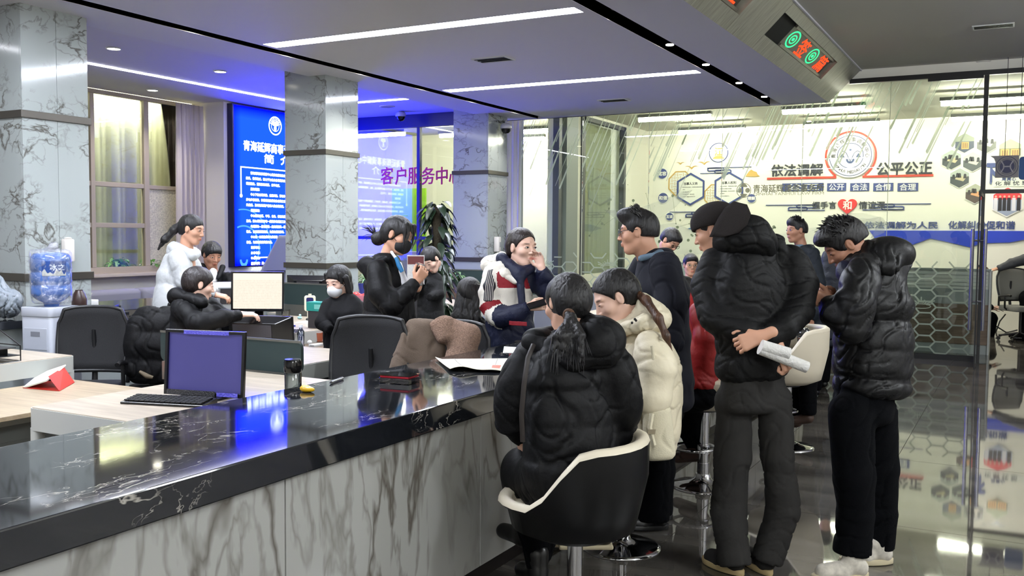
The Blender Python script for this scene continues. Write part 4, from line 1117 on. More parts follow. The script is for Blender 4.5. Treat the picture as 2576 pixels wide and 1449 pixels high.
for s in (-1, 1):
    mb.prism([(s*.075, -.07), (s*.06, -.075), (s*.03, -.02), (s*.03, .02), (s*.06, .075), (s*.075, .07), (s*.045, .02), (s*.045, -.02)][::s], c, (0, -1, 0), (0, 0, 1), .002)
mb.prism([(-.035, -.008), (.035, -.008), (.035, .008), (-.035, .008)], c, (0, -1, 0), (0, 0, 1), .002)
part('emblem', mb, mat('sign_light', (150, 146, 150), .5), t, world=True)
for yy in (yL-.1, yM): part('hanger', MB().tube([(13.315, yy, zT), (13.315, yy, 3.83)], .004, 5), m_black, t, world=True)
# ------------------------------------------------------------------ mural
mx = XM-.001
MU, MV = np.array((0, -1., 0)), np.array((0, 0, 1.))
def wp(px, py): return onX(px, py, mx)
c_navy = mat('mural_navy', (58, 72, 132), .5); c_gold = mat('mural_gold', (196, 160, 84), .45); c_dark = mat('mural_dark', (52, 54, 62), .5)
c_red = mat('mural_red', (196, 66, 48), .5); c_wht = mat('mural_white', (240, 240, 234), .5); c_blue = mat('mural_blue', (34, 62, 190), .4); c_pale = mat('mural_pale', (226, 228, 220), .5); c_heart = mat('mural_heart', (222, 44, 44), .4)
def letters(s, x0, x1, y, m, lab, h=None, bold=.006, th=.02, group=None, xz=True, hpx=None):
    a, b = wp(x0, y), wp(x1, y); w = abs(a[1]-b[1]); n = len(s)
    co, F = text_mesh(s, .2, th/2, width=w, bold=bold)
    H = (hpx/2370*16.6) if hpx else w/n*.95
    hh = co[:, 1].max()-co[:, 1].min(); co[:, 1] *= H/hh
    o = np.array((mx, (a[1]+b[1])/2, (a[2]+b[2])/2)); mb = MB()
    mb.add([o+MU*p[0]+MV*p[1]+np.array((-p[2]-th/2, 0, 0)) for p in co], F)
    r = part('wall_lettering', mb, m, None); tag(r, lab, 'lettering', group); return r
def C(r, n=36, sx=1, sy=1): return [(r*sx*math.cos(2*PI*j/n), r*sy*math.sin(2*PI*j/n)) for j in range(n)]
def hexa(r, sx=1.0, q=0): return [(r*sx*math.cos(PI/6+PI/3*j), r*math.sin(PI/6+PI/3*j)) for j in range(6)]
# MU x MV = (-1,0,0): thickness grows towards the viewer
letters('依法调解', 1940, 2070, 428, c_dark, 'dark raised characters reading yifa tiaojie left of the big round logo', hpx=33)
letters('公平公正', 2206, 2345, 424, c_dark, 'dark raised characters reading gongping gongzheng right of the big round logo', hpx=34)
letters('握手言', 2044, 2104, 516, c_dark, 'small dark raised characters left of the red heart', hpx=19, bold=.002)
letters('情谊深', 2161, 2226, 516, c_dark, 'small dark raised characters right of the red heart', hpx=20, bold=.002)
letters('依法调解为人民', 2175, 2359, 566, c_navy, 'blue slogan characters above the left part of the blue wave', hpx=18, bold=.003)
letters('化解纠纷促和谐', 2386, 2553, 566, c_navy, 'blue slogan characters above the blue wave behind the door post', hpx=20, bold=.003)
for i, (s, a, b) in enumerate((('公正', 1968, 2072), ('公开', 2081, 2129), ('合法', 2139, 2187), ('合情', 2197, 2247), ('合理', 2258, 2310))):
    p, q = wp(a, 470), wp(b, 471); w = abs(p[1]-q[1]); H = .145
    t = thing('word_plaque', 'blue rectangular wall plaque with white characters, %s in its row' % ['first, behind the firm name', 'second', 'third', 'fourth', 'last'][i], 'plaque', (mx, (p[1]+q[1])/2, (p[2]+q[2])/2), 0, 'blue word plaques')
    part('board', MB().box(-.018, 0, -w/2, w/2, -H/2, H/2), c_navy, t)
    mb = MB(); text_on(mb, s, (-.019, 0, 0), MU, MV, .13, .001, width=w*.78, bold=.002); part('lettering', mb, c_wht, t)
def logo():
    c = wp(2140, 392); R = .40
    t = thing('round_logo', 'large round white logo with scales emblem in an orange-red ring', 'logo', tuple(c))
    mb = MB(); P = [(R*1.13*math.cos(a), R*1.13*math.sin(a)) for a in np.linspace(-0.95, PI+.95, 60)]; Q = [(a*.93, b*.93) for a, b in P]
    mb.prism(P+Q[::-1], c, MU, MV, .02)
    zl = wp(2060, 447)[2]-c[2]
    for x0, x1 in ((1930, 2104), (2170, 2348)):
        a, b = c[1]-wp(x0, 447)[1], c[1]-wp(x1, 445)[1]; mb.prism([(a, zl-.02), (b, zl-.02), (b, zl+.02), (a, zl+.02)], c, MU, MV, .02)
    for s in (-1, 1): mb.prism([(s*.245, zl), (s*.285, zl), (s*.285, -.33), (s*.245, -.36)][::s], c, MU, MV, .019)
    part('orange_ring', mb, c_red, t, world=True)
    mb = MB(); mb.prism(C(R), c-np.array((.021, 0, 0)), MU, MV, .02); part('disc', mb, c_wht, t, world=True)
    f = c-np.array((.042, 0, 0)); mb = MB(); mb.ring(C(R*.93), C(R*.90), f, MU, MV, .003); mb.ring(C(R*.58), C(R*.55), f, MU, MV, .003)
    def tri(x, y): mb.prism([(x-.045, y-.05), (x+.045, y-.05), (x, y+.025)], f, MU, MV, .003)
    tri(-.14, .02); tri(.14, .02)
    for s in (-1, 1): mb.tube([f+MU*s*a_+MV*b_-np.array((.003, 0, 0)) for a_, b_ in ((.17, .06), (.12, .085), (.07, .05), (.02, -.06), (-.015, -.12))], .006, 5)
    P = [(.075*math.cos(PI+PI*j/12), .085*math.sin(PI+PI*j/12)-.06) for j in range(13)]+[(.04*math.cos(-PI*j/12), .045*math.sin(-PI*j/12)-.06) for j in range(13)]
    mb.prism(P, f, MU, MV, .003); mb.prism([(a, b+.105) for a, b in C(.02, 10)], f, MU, MV, .003)
    part('emblem', mb, mat('logo_blue', (62, 78, 120), .5), t, world=True)
    mb = MB()
    def arc(s, r, a0, a1, size, flip=1):
        for j, ch in enumerate(s):
            a = a0+(a1-a0)*j/(len(s)-1); co, F = text_mesh(ch, size, .001, bold=.001)
            if not len(co): continue
            b = a-PI/2 if flip > 0 else a+PI/2; ca, sa = math.cos(b), math.sin(b)
            mb.add([f+MU*(r*math.cos(a)+p[0]*ca-p[1]*sa)+MV*(r*math.sin(a)+p[0]*sa+p[1]*ca)+np.array((-p[2]-.002, 0, 0)) for p in co], F)
    arc('青海延辉商事调解中心', R*.74, PI*1.0, 0, .085); arc('YANHUI MEDIATION', R*.745, PI*1.20, PI*1.80, .075, -1)
    part('lettering', mb, c_dark, t, world=True)
logo()
# heart
c = wp(2132, 518); t = thing('heart_plaque', 'red heart-shaped plaque with white character between slogan halves', 'plaque', tuple(c))
P = [(.0105*16*math.sin(a)**3, .0105*(13*math.cos(a)-5*math.cos(2*a)-2*math.cos(3*a)-math.cos(4*a))) for a in np.linspace(0, 2*PI, 41)[:-1]]
part('board', MB().prism(P[::-1], c, MU, MV, .03), c_heart, t, world=True)
mb = MB(); text_on(mb, '和', c-np.array((.032, 0, -.01)), MU, MV, .17, .001, bold=.004); part('lettering', mb, c_wht, t, world=True)
def cloudline(px0, px1, py, flip, lab):
    a, b = wp(px0, py), wp(px1, py); w = abs(a[1]-b[1]); c = np.array((mx, (a[1]+b[1])/2, a[2]))
    mb = MB(); s = -1 if flip else 1
    def bar(x0, x1, z0, z1):
        q = sorted((s*x0, s*x1)); mb.prism([(q[0], z0), (q[1], z0), (q[1], z1), (q[0], z1)], c, MU, MV, .018)
    bar(-w/2, w*.36, .045, .058); bar(-w*.12, w/2, -.058, -.045)
    def pill(x0, x1, z):
        r = .038; cx0, cx1 = sorted((s*x0, s*x1))
        O_ = [(cx1-r+r*math.cos(a), z+r*math.sin(a)) for a in np.linspace(-PI/2, PI/2, 9)]+[(cx0+r+r*math.cos(a), z+r*math.sin(a)) for a in np.linspace(PI/2, 3*PI/2, 9)]
        I_ = [(cx1-r+r*.45*math.cos(a), z+r*.45*math.sin(a)) for a in np.linspace(-PI/2, PI/2, 9)]+[(cx0+r+r*.45*math.cos(a), z+r*.45*math.sin(a)) for a in np.linspace(PI/2, 3*PI/2, 9)]
        mb.ring(O_, I_, c, MU, MV, .018)
    pill(w*.02, w*.36, .022); pill(-w*.12, w*.22, -.022)
    o = part('cloud_ornament', mb, c_navy, None); tag(o, lab, 'wall ornament', 'cloud line ornaments'); return o
cloudline(1927, 2075, 523, False, 'blue cloud-line ornament left of the small slogan')
cloudline(2170, 2342, 521, True, 'blue cloud-line ornament right of the small slogan')
cloudline(1762, 1890, 430, True, 'blue cloud-line ornament above the two hexagon boards')
cloudline(1685, 1790, 540, False, 'blue cloud-line ornament below the first hexagon board')
def hexboard(px, py, title, lab, rows):
    c = wp(px, py); t = thing('hexagon_board', lab, 'notice board', tuple(c), 0, 'hexagonal text boards')
    part('board', MB().prism(hexa(.30, 1.0), c, MU, MV, .015), c_pale, t, world=True)
    f = c-np.array((.016, 0, 0))
    part('border', MB().ring(hexa(.325), hexa(.285), c-np.array((.0155, 0, 0)), MU, MV, .012), c_navy, t, world=True)
    mb = MB(); text_on(mb, title, f+MV*.11, MU, MV, .06, .001, width=.28, bold=.001)
    for i, (s, ind) in enumerate(rows): text_on(mb, s, f+MV*(.04-i*.047)-MU*(.20-ind), MU, MV, .022, .0005, align='LEFT', res=1)
    part('lettering', mb, c_dark, t, world=True)
hexboard(1738, 476, '当事人义务', 'navy-rimmed hexagon board headed with the duties of the parties, left one', [('1、如实陈述纠纷事实，不得提供虚假证明材料', 0), ('材料。', .04), ('2、遵守调解规则。', 0), ('3、不得加剧纠纷、激化矛盾。', 0), ('4、自觉履行调解协议约定义务。', 0)])
hexboard(1834, 474, '当事人权利', 'navy-rimmed hexagon board headed with the rights of the parties, right one', [('1、自主决定接受、不接受或终止调解；', 0), ('2、要求有关调解人员回避；', 0), ('3、不受压制强迫，表达真实意愿，提出', 0), ('合理要求；', .03), ('4、自愿达成调解协议。', 0)])
def lattice(px, py, R, lab):
    c = wp(px, py); c = c+np.array((0, 0, 0)); t = thing('lattice_ornament', lab, 'wall ornament', tuple(c), 0, 'gold lattice ornaments')
    P = [(R*math.cos(PI/8+PI/4*j), R*math.sin(PI/8+PI/4*j)) for j in range(8)]
    part('backing', MB().prism(P, c, MU, MV, .006), c_pale, t, world=True)
    mb = MB(); f = c-np.array((.007, 0, 0)); mb.ring(P, [(a*.9, b*.9) for a, b in P], f, MU, MV, .006)
    st = R/4.6
    for i in range(-4, 5):
        for j in range(-4, 5):
            x, y = i*st, j*st
            if math.hypot(x, y) > R*.80: continue
            if (i+j) % 2: mb.prism([(x-st*.55, y-.004), (x+st*.55, y-.004), (x+st*.55, y+.004), (x-st*.55, y+.004)], f, MU, MV, .004)
            else: mb.prism([(x-.004, y-st*.55), (x+.004, y-st*.55), (x+.004, y+st*.55), (x-.004, y+st*.55)], f, MU, MV, .004)
    part('lattice', mb, c_gold, t, world=True)
lattice(1712, 462, .27, 'gold octagon lattice ornament tucked behind the left hexagon board')
lattice(1800, 492, .24, 'gold octagon lattice ornament between the two hexagon boards')
def badge(px, py, s, lab, R=.10):
    c = wp(px, py); t = thing('round_badge', lab, 'wall badge', tuple(c), 0, 'round word badges')
    part('rim', MB().prism(C(R*1.18), c, MU, MV, .015), c_wht, t, world=True); part('disc', MB().prism(C(R), c-np.array((.016, 0, 0)), MU, MV, .01), c_navy, t, world=True)
    mb = MB(); text_on(mb, s, c-np.array((.027, 0, 0)), MU, MV, R*.9, .001, bold=.003); part('lettering', mb, c_wht, t, world=True)
badge(1667, 437, '宽容', 'round blue badge with two white characters, topmost and farthest left'); badge(1669, 498, '和谐', 'round blue badge left of the first hexagon board, below the topmost badge')
badge(1685, 545, '互谅', 'small round blue badge beside the lower cloud line', .075); badge(1891, 499, '理解', 'small round blue badge below the frosted firm logo', .08)
# river emblem
c = wp(1808, 384); t = thing('round_emblem', 'round ring emblem with gold character and cloud above the hexagon boards', 'wall ornament', tuple(c))
part('ring', MB().ring(C(.19), C(.178), c, MU, MV, .02), c_navy, t, world=True); part('disc', MB().prism(C(.177), c, MU, MV, .005), c_pale, t, world=True)
mb = MB(); text_on(mb, '江', c-np.array((.007, 0, -.02)), MU, MV, .17, .002, bold=.004); mb.prism([(-.12, -.12), (.12, -.12), (.08, -.08), (.03, -.06), (-.04, -.065), (-.09, -.085)], c-np.array((.007, 0, 0)), MU, MV, .003); part('lettering', mb, c_gold, t, world=True)
mb = MB(); text_on(mb, '水平如镜', c-np.array((.007, 0, .065)), MU, MV, .04, .001); part('lettering', mb, c_gold, t, world=True)
def bird(px, py, s, m, lab):
    c = wp(px, py); mb = MB()
    L_ = [(0, -.01), (.05, .02), (.10, .025), (.15, .01), (.105, .012), (.055, .0), (.02, -.035), (0, -.055)]
    P = [(a*s, b*s) for a, b in L_]+[(-a*s, b*s) for a, b in L_[-2:0:-1]]
    mb.prism(P[::-1], c, MU, MV, .012); o = part('bird_ornament', mb, m, None); tag(o, lab, 'wall ornament', 'bird ornaments')
bird(1712, 410, .6, c_gold, 'small gold bird ornament, leftmost of the three'); bird(1740, 420, .9, c_gold, 'larger gold bird ornament, lowest of the three'); bird(1772, 409, .85, c_gold, 'gold bird ornament nearest the ring emblem')
bird(2544, 338, 1.0, mat('bird_steel', (150, 154, 160), .3, metal=.6), 'silver bird ornament above the framed hexagon photo'); bird(2510, 334, .4, mat('bird_steel', (150, 154, 160), .3), 'tiny silver bird ornament above the photo hexagons')
c = wp(1893, 437); o = part('cloud_ornament', MB().prism([(-.13, -.05), (.04, -.06), (.15, -.055), (.10, -.02), (.08, .03), (.02, .05), (-.02, .08), (-.06, .05), (-.10, .0)], c, MU, MV, .015), c_gold, None); tag(o, 'gold cloud ornament above the frosted firm name', 'wall ornament')
# blue wave
mb = MB(); zt = wp(2300, 580)[2]; P = []
pts = [(2190, 583), (2205, 606), (2290, 618), (2340, 600), (2380, 608), (2440, 622), (2470, 612), (2540, 610), (2576, 603), (2640, 596), (2720, 620), (2900, 600)]
P = [(-wp(2185, 580)[1], zt), (-wp(3000, 590)[1], zt)]+[(-wp(a, b)[1], wp(a, b)[2]) for a, b in pts[::-1]]
o = part('wave_band', MB().prism(P[::-1], (mx, 0, 0), MU, MV, .03), c_blue, None); tag(o, 'broad blue wave-shaped band across the mural wall', 'wall ornament')
P = [(-wp(a, b)[1], wp(a, b)[2]) for a, b in ((1730, 575), (1760, 566), (1800, 562), (1860, 572), (1880, 590), (1900, 606), (1850, 590), (1800, 582), (1760, 584))]
o = part('wave_band', MB().prism(P[::-1], (mx, 0, 0), MU, MV, .02), mat('wave_pale', (92, 122, 176), .5), None); tag(o, 'small pale blue wave behind the capped man', 'wall ornament')
def photo(px, py, r, lab, cols, kind):
    c = wp(px, py); t = thing('hexagon_photo', lab, 'photo', tuple(c), 0, 'hexagonal photo plaques')
    part('border', MB().prism(hexa(r*1.07), c, MU, MV, .02), c_wht, t, world=True)
    f = c-np.array((.0205, 0, 0)); H_ = hexa(r)
    def clip(y): return [(a, min(max(b, y[0]*r), y[1]*r)) for a, b in hexa(r)]
    def zone(y0, y1):
        w = r*.866
        def half(y): y = abs(y); return w if y <= r*.5 else w*(r-y)/(r*.5)
        ys = sorted({y0*r, y1*r}|{v for v in (-r*.5, r*.5) if y0*r < v < y1*r})
        return [(half(v), v) for v in ys]+[(-half(v), v) for v in ys[::-1]]
    M3 = [mat('photo_%d_%d_%d' % q, q, .4) for q in cols]
    mb = MB(); mb.mi = 0; mb.prism(zone(.15, .98), f, MU, MV, .002); mb.mi = 1; mb.prism(zone(-.98, .15), f, MU, MV, .002)
    g = f-np.array((.0025, 0, 0)); mb.mi = 2
    if kind == 'table':
        mb.prism([(-.45*r, -.1*r), (.35*r, -.35*r), (.7*r, .12*r), (-.2*r, .25*r)], g, MU, MV, .001); mb.mi = 3
        for x, y in ((-.55, .25), (.0, .38), (.5, .3), (-.2, .4)):
            mb.prism([(x*r+a, y*r+b) for a, b in C(.13*r, 8)], g, MU, MV, .0015); mb.prism([(x*r-.16*r, y*r-.35*r), (x*r+.16*r, y*r-.35*r), (x*r+.12*r, y*r-.06*r), (x*r-.12*r, y*r-.06*r)], g, MU, MV, .0012)
    elif kind == 'plaque':
        for x in ((-.4, .4) if len(cols) > 4 else (0.05,)):
            mb.mi = 2; mb.prism([(x*r-.34*r, -.62*r), (x*r+.34*r, -.62*r), (x*r+.34*r, .1*r), (x*r-.34*r, .1*r)], g, MU, MV, .001); mb.mi = 3
            for q in (-.18, .0, .18): mb.prism([(x*r+q*r-.05*r, -.52*r), (x*r+q*r+.05*r, -.52*r), (x*r+q*r+.05*r, .0), (x*r+q*r-.05*r, .0)], g-np.array((.001, 0, 0)), MU, MV, .001)
    else:
        for q, x in enumerate((-.72, -.45, -.18, .1, .4, .7)):
            mb.mi = 3 if q not in (0, 4) else 2
            mb.prism([(x*r-.12*r, -.62*r), (x*r+.12*r, -.62*r), (x*r+.11*r, .28*r), (x*r-.11*r, .28*r)], g, MU, MV, .001); mb.mi = 4; mb.prism([(x*r+a, .38*r+b) for a, b in C(.075*r, 8)], g, MU, MV, .001)
    part('print', mb, M3, t, world=True)
gr = [(176, 184, 176), (70, 76, 80), (196, 184, 150), (42, 44, 50)]
photo(2427, 360, .17, 'hexagon photo of people holding a gold plaque, topmost left', [(140, 146, 130), (60, 70, 92), (206, 158, 84), (120, 84, 50)], 'plaque')
photo(2394, 402, .17, 'hexagon photo of a meeting table, left end of the cluster', gr, 'table')
photo(2447, 407, .17, 'hexagon photo of people at a table beneath a wall sign, centre of the cluster', [(190, 196, 190), (84, 90, 92), (206, 204, 190), (46, 48, 54)], 'table')
photo(2414, 448, .17, 'hexagon photo of a meeting room with curtains, bottom left of the cluster', gr, 'table')
photo(2482, 361, .17, 'hexagon photo of a long table, behind the door post', [(184, 186, 180), (110, 112, 106), (214, 208, 196), (50, 52, 58)], 'table')
photo(2541, 378, .19, 'hexagon photo of two gold plaques above the hanging sign', [(168, 178, 150), (120, 116, 90), (216, 170, 96), (140, 100, 60), (90, 80, 70)], 'plaque')
photo(2453, 487, .17, 'hexagon photo of seated people with orange papers, lowest by the door post', [(176, 178, 160), (86, 70, 62), (220, 160, 110), (52, 46, 46)], 'table')
photo(2534, 508, .245, 'large hexagon group photo of standing people under red banners', [(214, 60, 66), (150, 160, 184), (214, 214, 222), (34, 34, 40), (206, 172, 150)], 'group')
letters('下', 2482, 2506, 437, c_navy, 'large blue brush-style character left of the hanging sign', hpx=52, bold=.012)
letters('用真心', 2520, 2556, 450, c_navy, 'small blue outlined characters under the hanging sign', hpx=10, bold=.001)
c = wp(2550, 461); t = thing('word_plaque', 'pale rounded wall plaque with dark characters under the hanging sign', 'plaque', tuple(c))
part('board', MB().box(-.012, 0, -.40, .30, -.055, .055), c_pale, t); mb = MB(); text_on(mb, '化 解 忧 愁', (-.013, .03, 0), MU, MV, .075, .001, width=.5, bold=.002); part('lettering', mb, c_dark, t)
# window in the mural room
t = thing('window_2', 'dark-framed side window with pale curtain in the mural room', 'window', (15.9, 6.75, 0)); t['kind'] = 'structure'
fd = mat('frame_charcoal', (64, 68, 70), .5)
for x in (14.98, 16.87): part('window_frame', MB().box(x-.05, x+.05, 6.70, 6.80, .9, 3.64), fd, t, world=True)
part('window_frame', MB().box(14.98, 16.87, 6.70, 6.80, 3.57, 3.64), fd, t, world=True)
part('pane', MB().box(15.03, 16.82, 6.79, 6.796, .9, 3.57), mat_glass('side_glass', (240, 244, 240), .2), t, world=True)
curtain(15.03, 16.82, 6.98, .8, 3.6, 'pale green curtain behind the side window of the mural room', sh, .03, 9)
part_c = struct('wall_pier', MB().box(14.05, 14.5, 6.60, 6.749, 0, 3.69), mat('pier_grey', (140, 146, 144), .6))
part_c = struct('trim_1', MB().box(13.84, 13.95, 6.64, 6.749, 0, 3.69), mat('pier_dark', (60, 66, 68), .5))
curtain(7.22, 7.62, XG+.25, .2, 3.5, 'white curtain gathered beside the end of the glass partition', mat('curtain_white', (226, 224, 222), .8), .03, 4, axis='y')
# ------------------------------------------------------------------ front counter
CX0, CX1 = -1.2, 11.6
t = thing('service_counter', 'long service counter with black marble top and veined white marble front', 'counter', (5.2, 2.45, 0))
part('countertop', MB().box(CX0, CX1, YC0, YC1, ZC-.10, ZC), m_blackmarble, t, world=True, bev=0.005)
xs = [CX0]+[2.40-1.27, 2.40, 3.67, 4.94, 6.21, 7.48, 8.75, 10.02, 11.29]+[CX1-.05]
xs = [v for v in xs if v > CX0-.01]
xs = [CX0, -.14, 1.13, 2.33, 3.60, 4.87, 6.14, 7.41, 8.68, 9.95, 11.2, CX1-.04]
for a, b in zip(xs[:-1], xs[1:]):
    part('marble_panel', MB().box(a+.003, b-.003, YC0+.045, YC0+.065, .09, ZC-.101), m_ctrmarble, t, world=True, bev=.0015)
part('core', MB().box(CX0+.05, CX1-.06, YC0+.066, YC1-.12, .09, ZC-.101), mat('core_dark', (20, 20, 20), .8), t, world=True)
part('kickboard', MB().box(CX0+.05, CX1-.06, YC0+.085, YC1-.1, 0, .089), mat('kick_dark', (34, 30, 28), .3), t, world=True)
part('end_panel', MB().box(CX1-.058, CX1-.04, YC0+.066, YC1-.12, .09, ZC-.101), m_ctrmarble, t, world=True)
# back counter between first column and window bay
t = thing('back_counter', 'low back counter with black stone top beside the first column', 'counter', (4.8, 7.2, 0))
part('countertop', MB().box(2.2, 5.51, 6.70, 7.14, .84, .90), m_blackmarble, t, world=True, bev=.004)
part('front_panel', MB().box(2.25, 5.5, 6.76, 7.10, 0, .839), mat('grey_front', (150, 156, 154), .5), t, world=True)
t = thing('back_counter', 'farther length of low black-topped counter between the first two columns', 'counter', (6.8, 7.4, 0))
part('countertop', MB().box(5.52, 8.3, 6.9, 7.95, .84, .90), m_blackmarble, t, world=True, bev=.004)
part('front_panel', MB().box(5.54, 8.25, 6.97, 7.9, 0, .839), mat('grey_front', (150, 156, 154), .5), t, world=True)
# ------------------------------------------------------------------ desks
m_oak = mat_wood('desk_oak', (158, 146, 130), (186, 174, 156), .35, (9.0, 1.0, 9.0))
m_oak2 = mat_wood('shelf_oak', (150, 134, 112), (176, 160, 134), .4, (9.0, 1.0, 9.0))
m_walnut = mat_wood('walnut_front', (92, 74, 60), (124, 104, 86), .4, (1.0, 1.0, 14.0))
m_dframe = mat('desk_frame', (176, 178, 174), .35)
m_green = mat('screen_green', (34, 52, 52), .6)
m_alu = mat('screen_alu', (118, 118, 112), .35, metal=.6)
def desk(name, lab, x0, x1, y0, y1, z=.75, group=None, legs=((0, 0), (1, 0), (0, 1), (1, 1)), apr=.11):
    t = thing(name, lab, 'desk', ((x0+x1)/2, (y0+y1)/2, 0), 0, group)
    part('desktop', MB().rbox(x0+.006, x1-.006, y0+.006, y1-.006, z-.022, z, .03), m_oak, t, world=True)
    f = MB(); P = [(x0, y0), (x1, y0), (x1, y1), (x0, y1)]
    def rr(d, r):
        Q = []
        for cx, cy, st in ((x1-d-r, y1-d-r, 0), (x0+d+r, y1-d-r, 1), (x0+d+r, y0+d+r, 2), (x1-d-r, y0+d+r, 3)):
            for k in range(5): a = (st+k/4)*PI/2; Q.append((cx+r*math.cos(a), cy+r*math.sin(a)))
        return Q
    f.ring(rr(0, .035), rr(.012, .025), (0, 0, z-apr), (1, 0, 0), (0, 1, 0), apr-.004)
    part('apron', f, m_dframe, t, world=True, smooth=40)
    for i, j in legs:
        lx = x0+.03 if i == 0 else x1-.03; ly = y0+.03 if j == 0 else y1-.03
        part('leg', MB().rbox(lx-.028, lx+.028, ly-.028, ly+.028, 0, z-apr+.01, .02), m_dframe, t, world=True, smooth=40)
    return t
desk('desk', 'wood-topped desk with rounded pale frame against the counter, holding the dark monitor', 2.80, 4.20, 2.90, 4.12)
desk('desk', 'wood-topped desk end at the left edge with a wire tray on it', 2.6, 4.15, 5.58, 7.0 if False else 6.6)
desk('desk', 'desk facing the near desk across the green screen', 4.36, 5.35, 3.98, 4.9)
desk('desk', 'crowded desk under the bright monitor beyond the green screens', 5.80, 7.3, 5.32, 6.5)
desk('desk', 'desk behind the bright monitor with dark screen board', 7.42, 8.5, 5.5, 6.95)
desk('desk', 'far desk with planter and green screen near the last column', 9.2, 10.7, 5.45, 6.6)
desk('desk', 'desk behind the man in the dark suit with a white monitor on it', 9.2, 9.78, 2.93, 4.2, legs=((0, 0), (1, 1)))
# screens between desks
def screen_panel(lab, x, y0, y1, z0, z1, zb, name='desk_screen'):
    t = thing(name, lab, 'desk screen', (x, (y0+y1)/2, zb), 0, 'dark green desk screens')
    part('panel', MB().rbox(x-.012, x+.012, y0, y1, z0, z1, .045, 'x', 5), m_green, t, world=True, smooth=40)
    part('edging', MB().rbox(x-.014, x-.0125, y0+.0, y1, z1-.012, z1+.002, .001, 'x', 2), m_alu, t, world=True)
    part('rail', MB().box(x-.02, x+.02, y0+.02, y1-.02, z0-.12, z0-.002), m_alu, t, world=True)
    for y in (y0+.25, y1-.25): part('bracket', MB().box(x-.02, x+.02, y-.02, y+.02, zb+.001, z0-.121), m_black, t, world=True)
screen_panel('dark green desk screen right behind the near dark monitor', 4.28, 3.72, 4.90, .76-.01, .945, .60)
screen_panel('dark green desk screen behind the bright monitor', 7.36, 5.95, 6.75, .86, 1.08, .72)
screen_panel('dark green desk screen behind the planter on the far desk', 10.75, 5.3, 6.7, .82, 1.12, .66)
# low shelves under the left desk
t = thing('low_cabinet', 'low open cabinet with oak shelf top holding the red folder', 'cabinet', (3.4, 5.12, 0))
part('top', MB().box(2.1, 4.08, 4.70, 5.56, .575, .60), m_oak2, t, world=True, bev=.002)
part('side_panel', MB().box(4.03, 4.055, 4.74, 5.54, .30, .574).box(3.2, 4.029, 5.10, 5.12, .46, .574), mat('cab_white', (196, 200, 194), .45), t, world=True)
mb = MB()
for a, b in ((2.2, 2.62), (2.68, 2.8), (2.86, 2.98), (3.04, 3.16)): mb.box(a-.06, a, 5.12, 5.14, .30, .574)
part('slotted_panel', MB().box(2.1, 4.02, 5.121, 5.14, .05, .36).box(2.1, 2.62, 5.121, 5.14, .361, .50).box(2.70, 2.80, 5.121, 5.14, .361, .5).box(2.88, 2.98, 5.121, 5.14, .361, .5).box(3.06, 4.02, 5.121, 5.14, .361, .5).box(2.1, 4.02, 5.121, 5.14, .501, .574), mat('cab_grey', (126, 128, 124), .5), t, world=True)
t = thing('floor_shelf', 'low oak board shelf in the bottom left corner behind the counter', 'shelf', (2.9, 4.3, 0))
part('top', MB().box(2.0, 3.35, 3.95, 4.68, .28, .305), m_oak2, t, world=True, bev=.002)
part('side', MB().box(2.02, 2.04, 3.97, 4.66, 0, .279), m_walnut, t, world=True); part('side', MB().box(3.31, 3.33, 3.97, 4.66, 0, .279), m_walnut, t, world=True)
# pedestal
t = thing('drawer_pedestal', 'low white pedestal with brown drawers and wood top between two desks', 'cabinet', (6.1, 5.12, 0))
part('top', MB().box(5.78, 6.62, 4.90, 5.38, .62, .645), m_walnut, t, world=True, bev=.003)
part('body', MB().box(5.81, 6.6, 4.92, 5.36, .02, .619), mat('cab_cream', (196, 198, 190), .45), t, world=True)
for z0, z1 in ((.42, .61), (.225, .414), (.03, .219)): part('drawer', MB().box(5.79, 5.809, 4.925, 5.355, z0, z1), m_walnut, t, world=True, bev=.002)
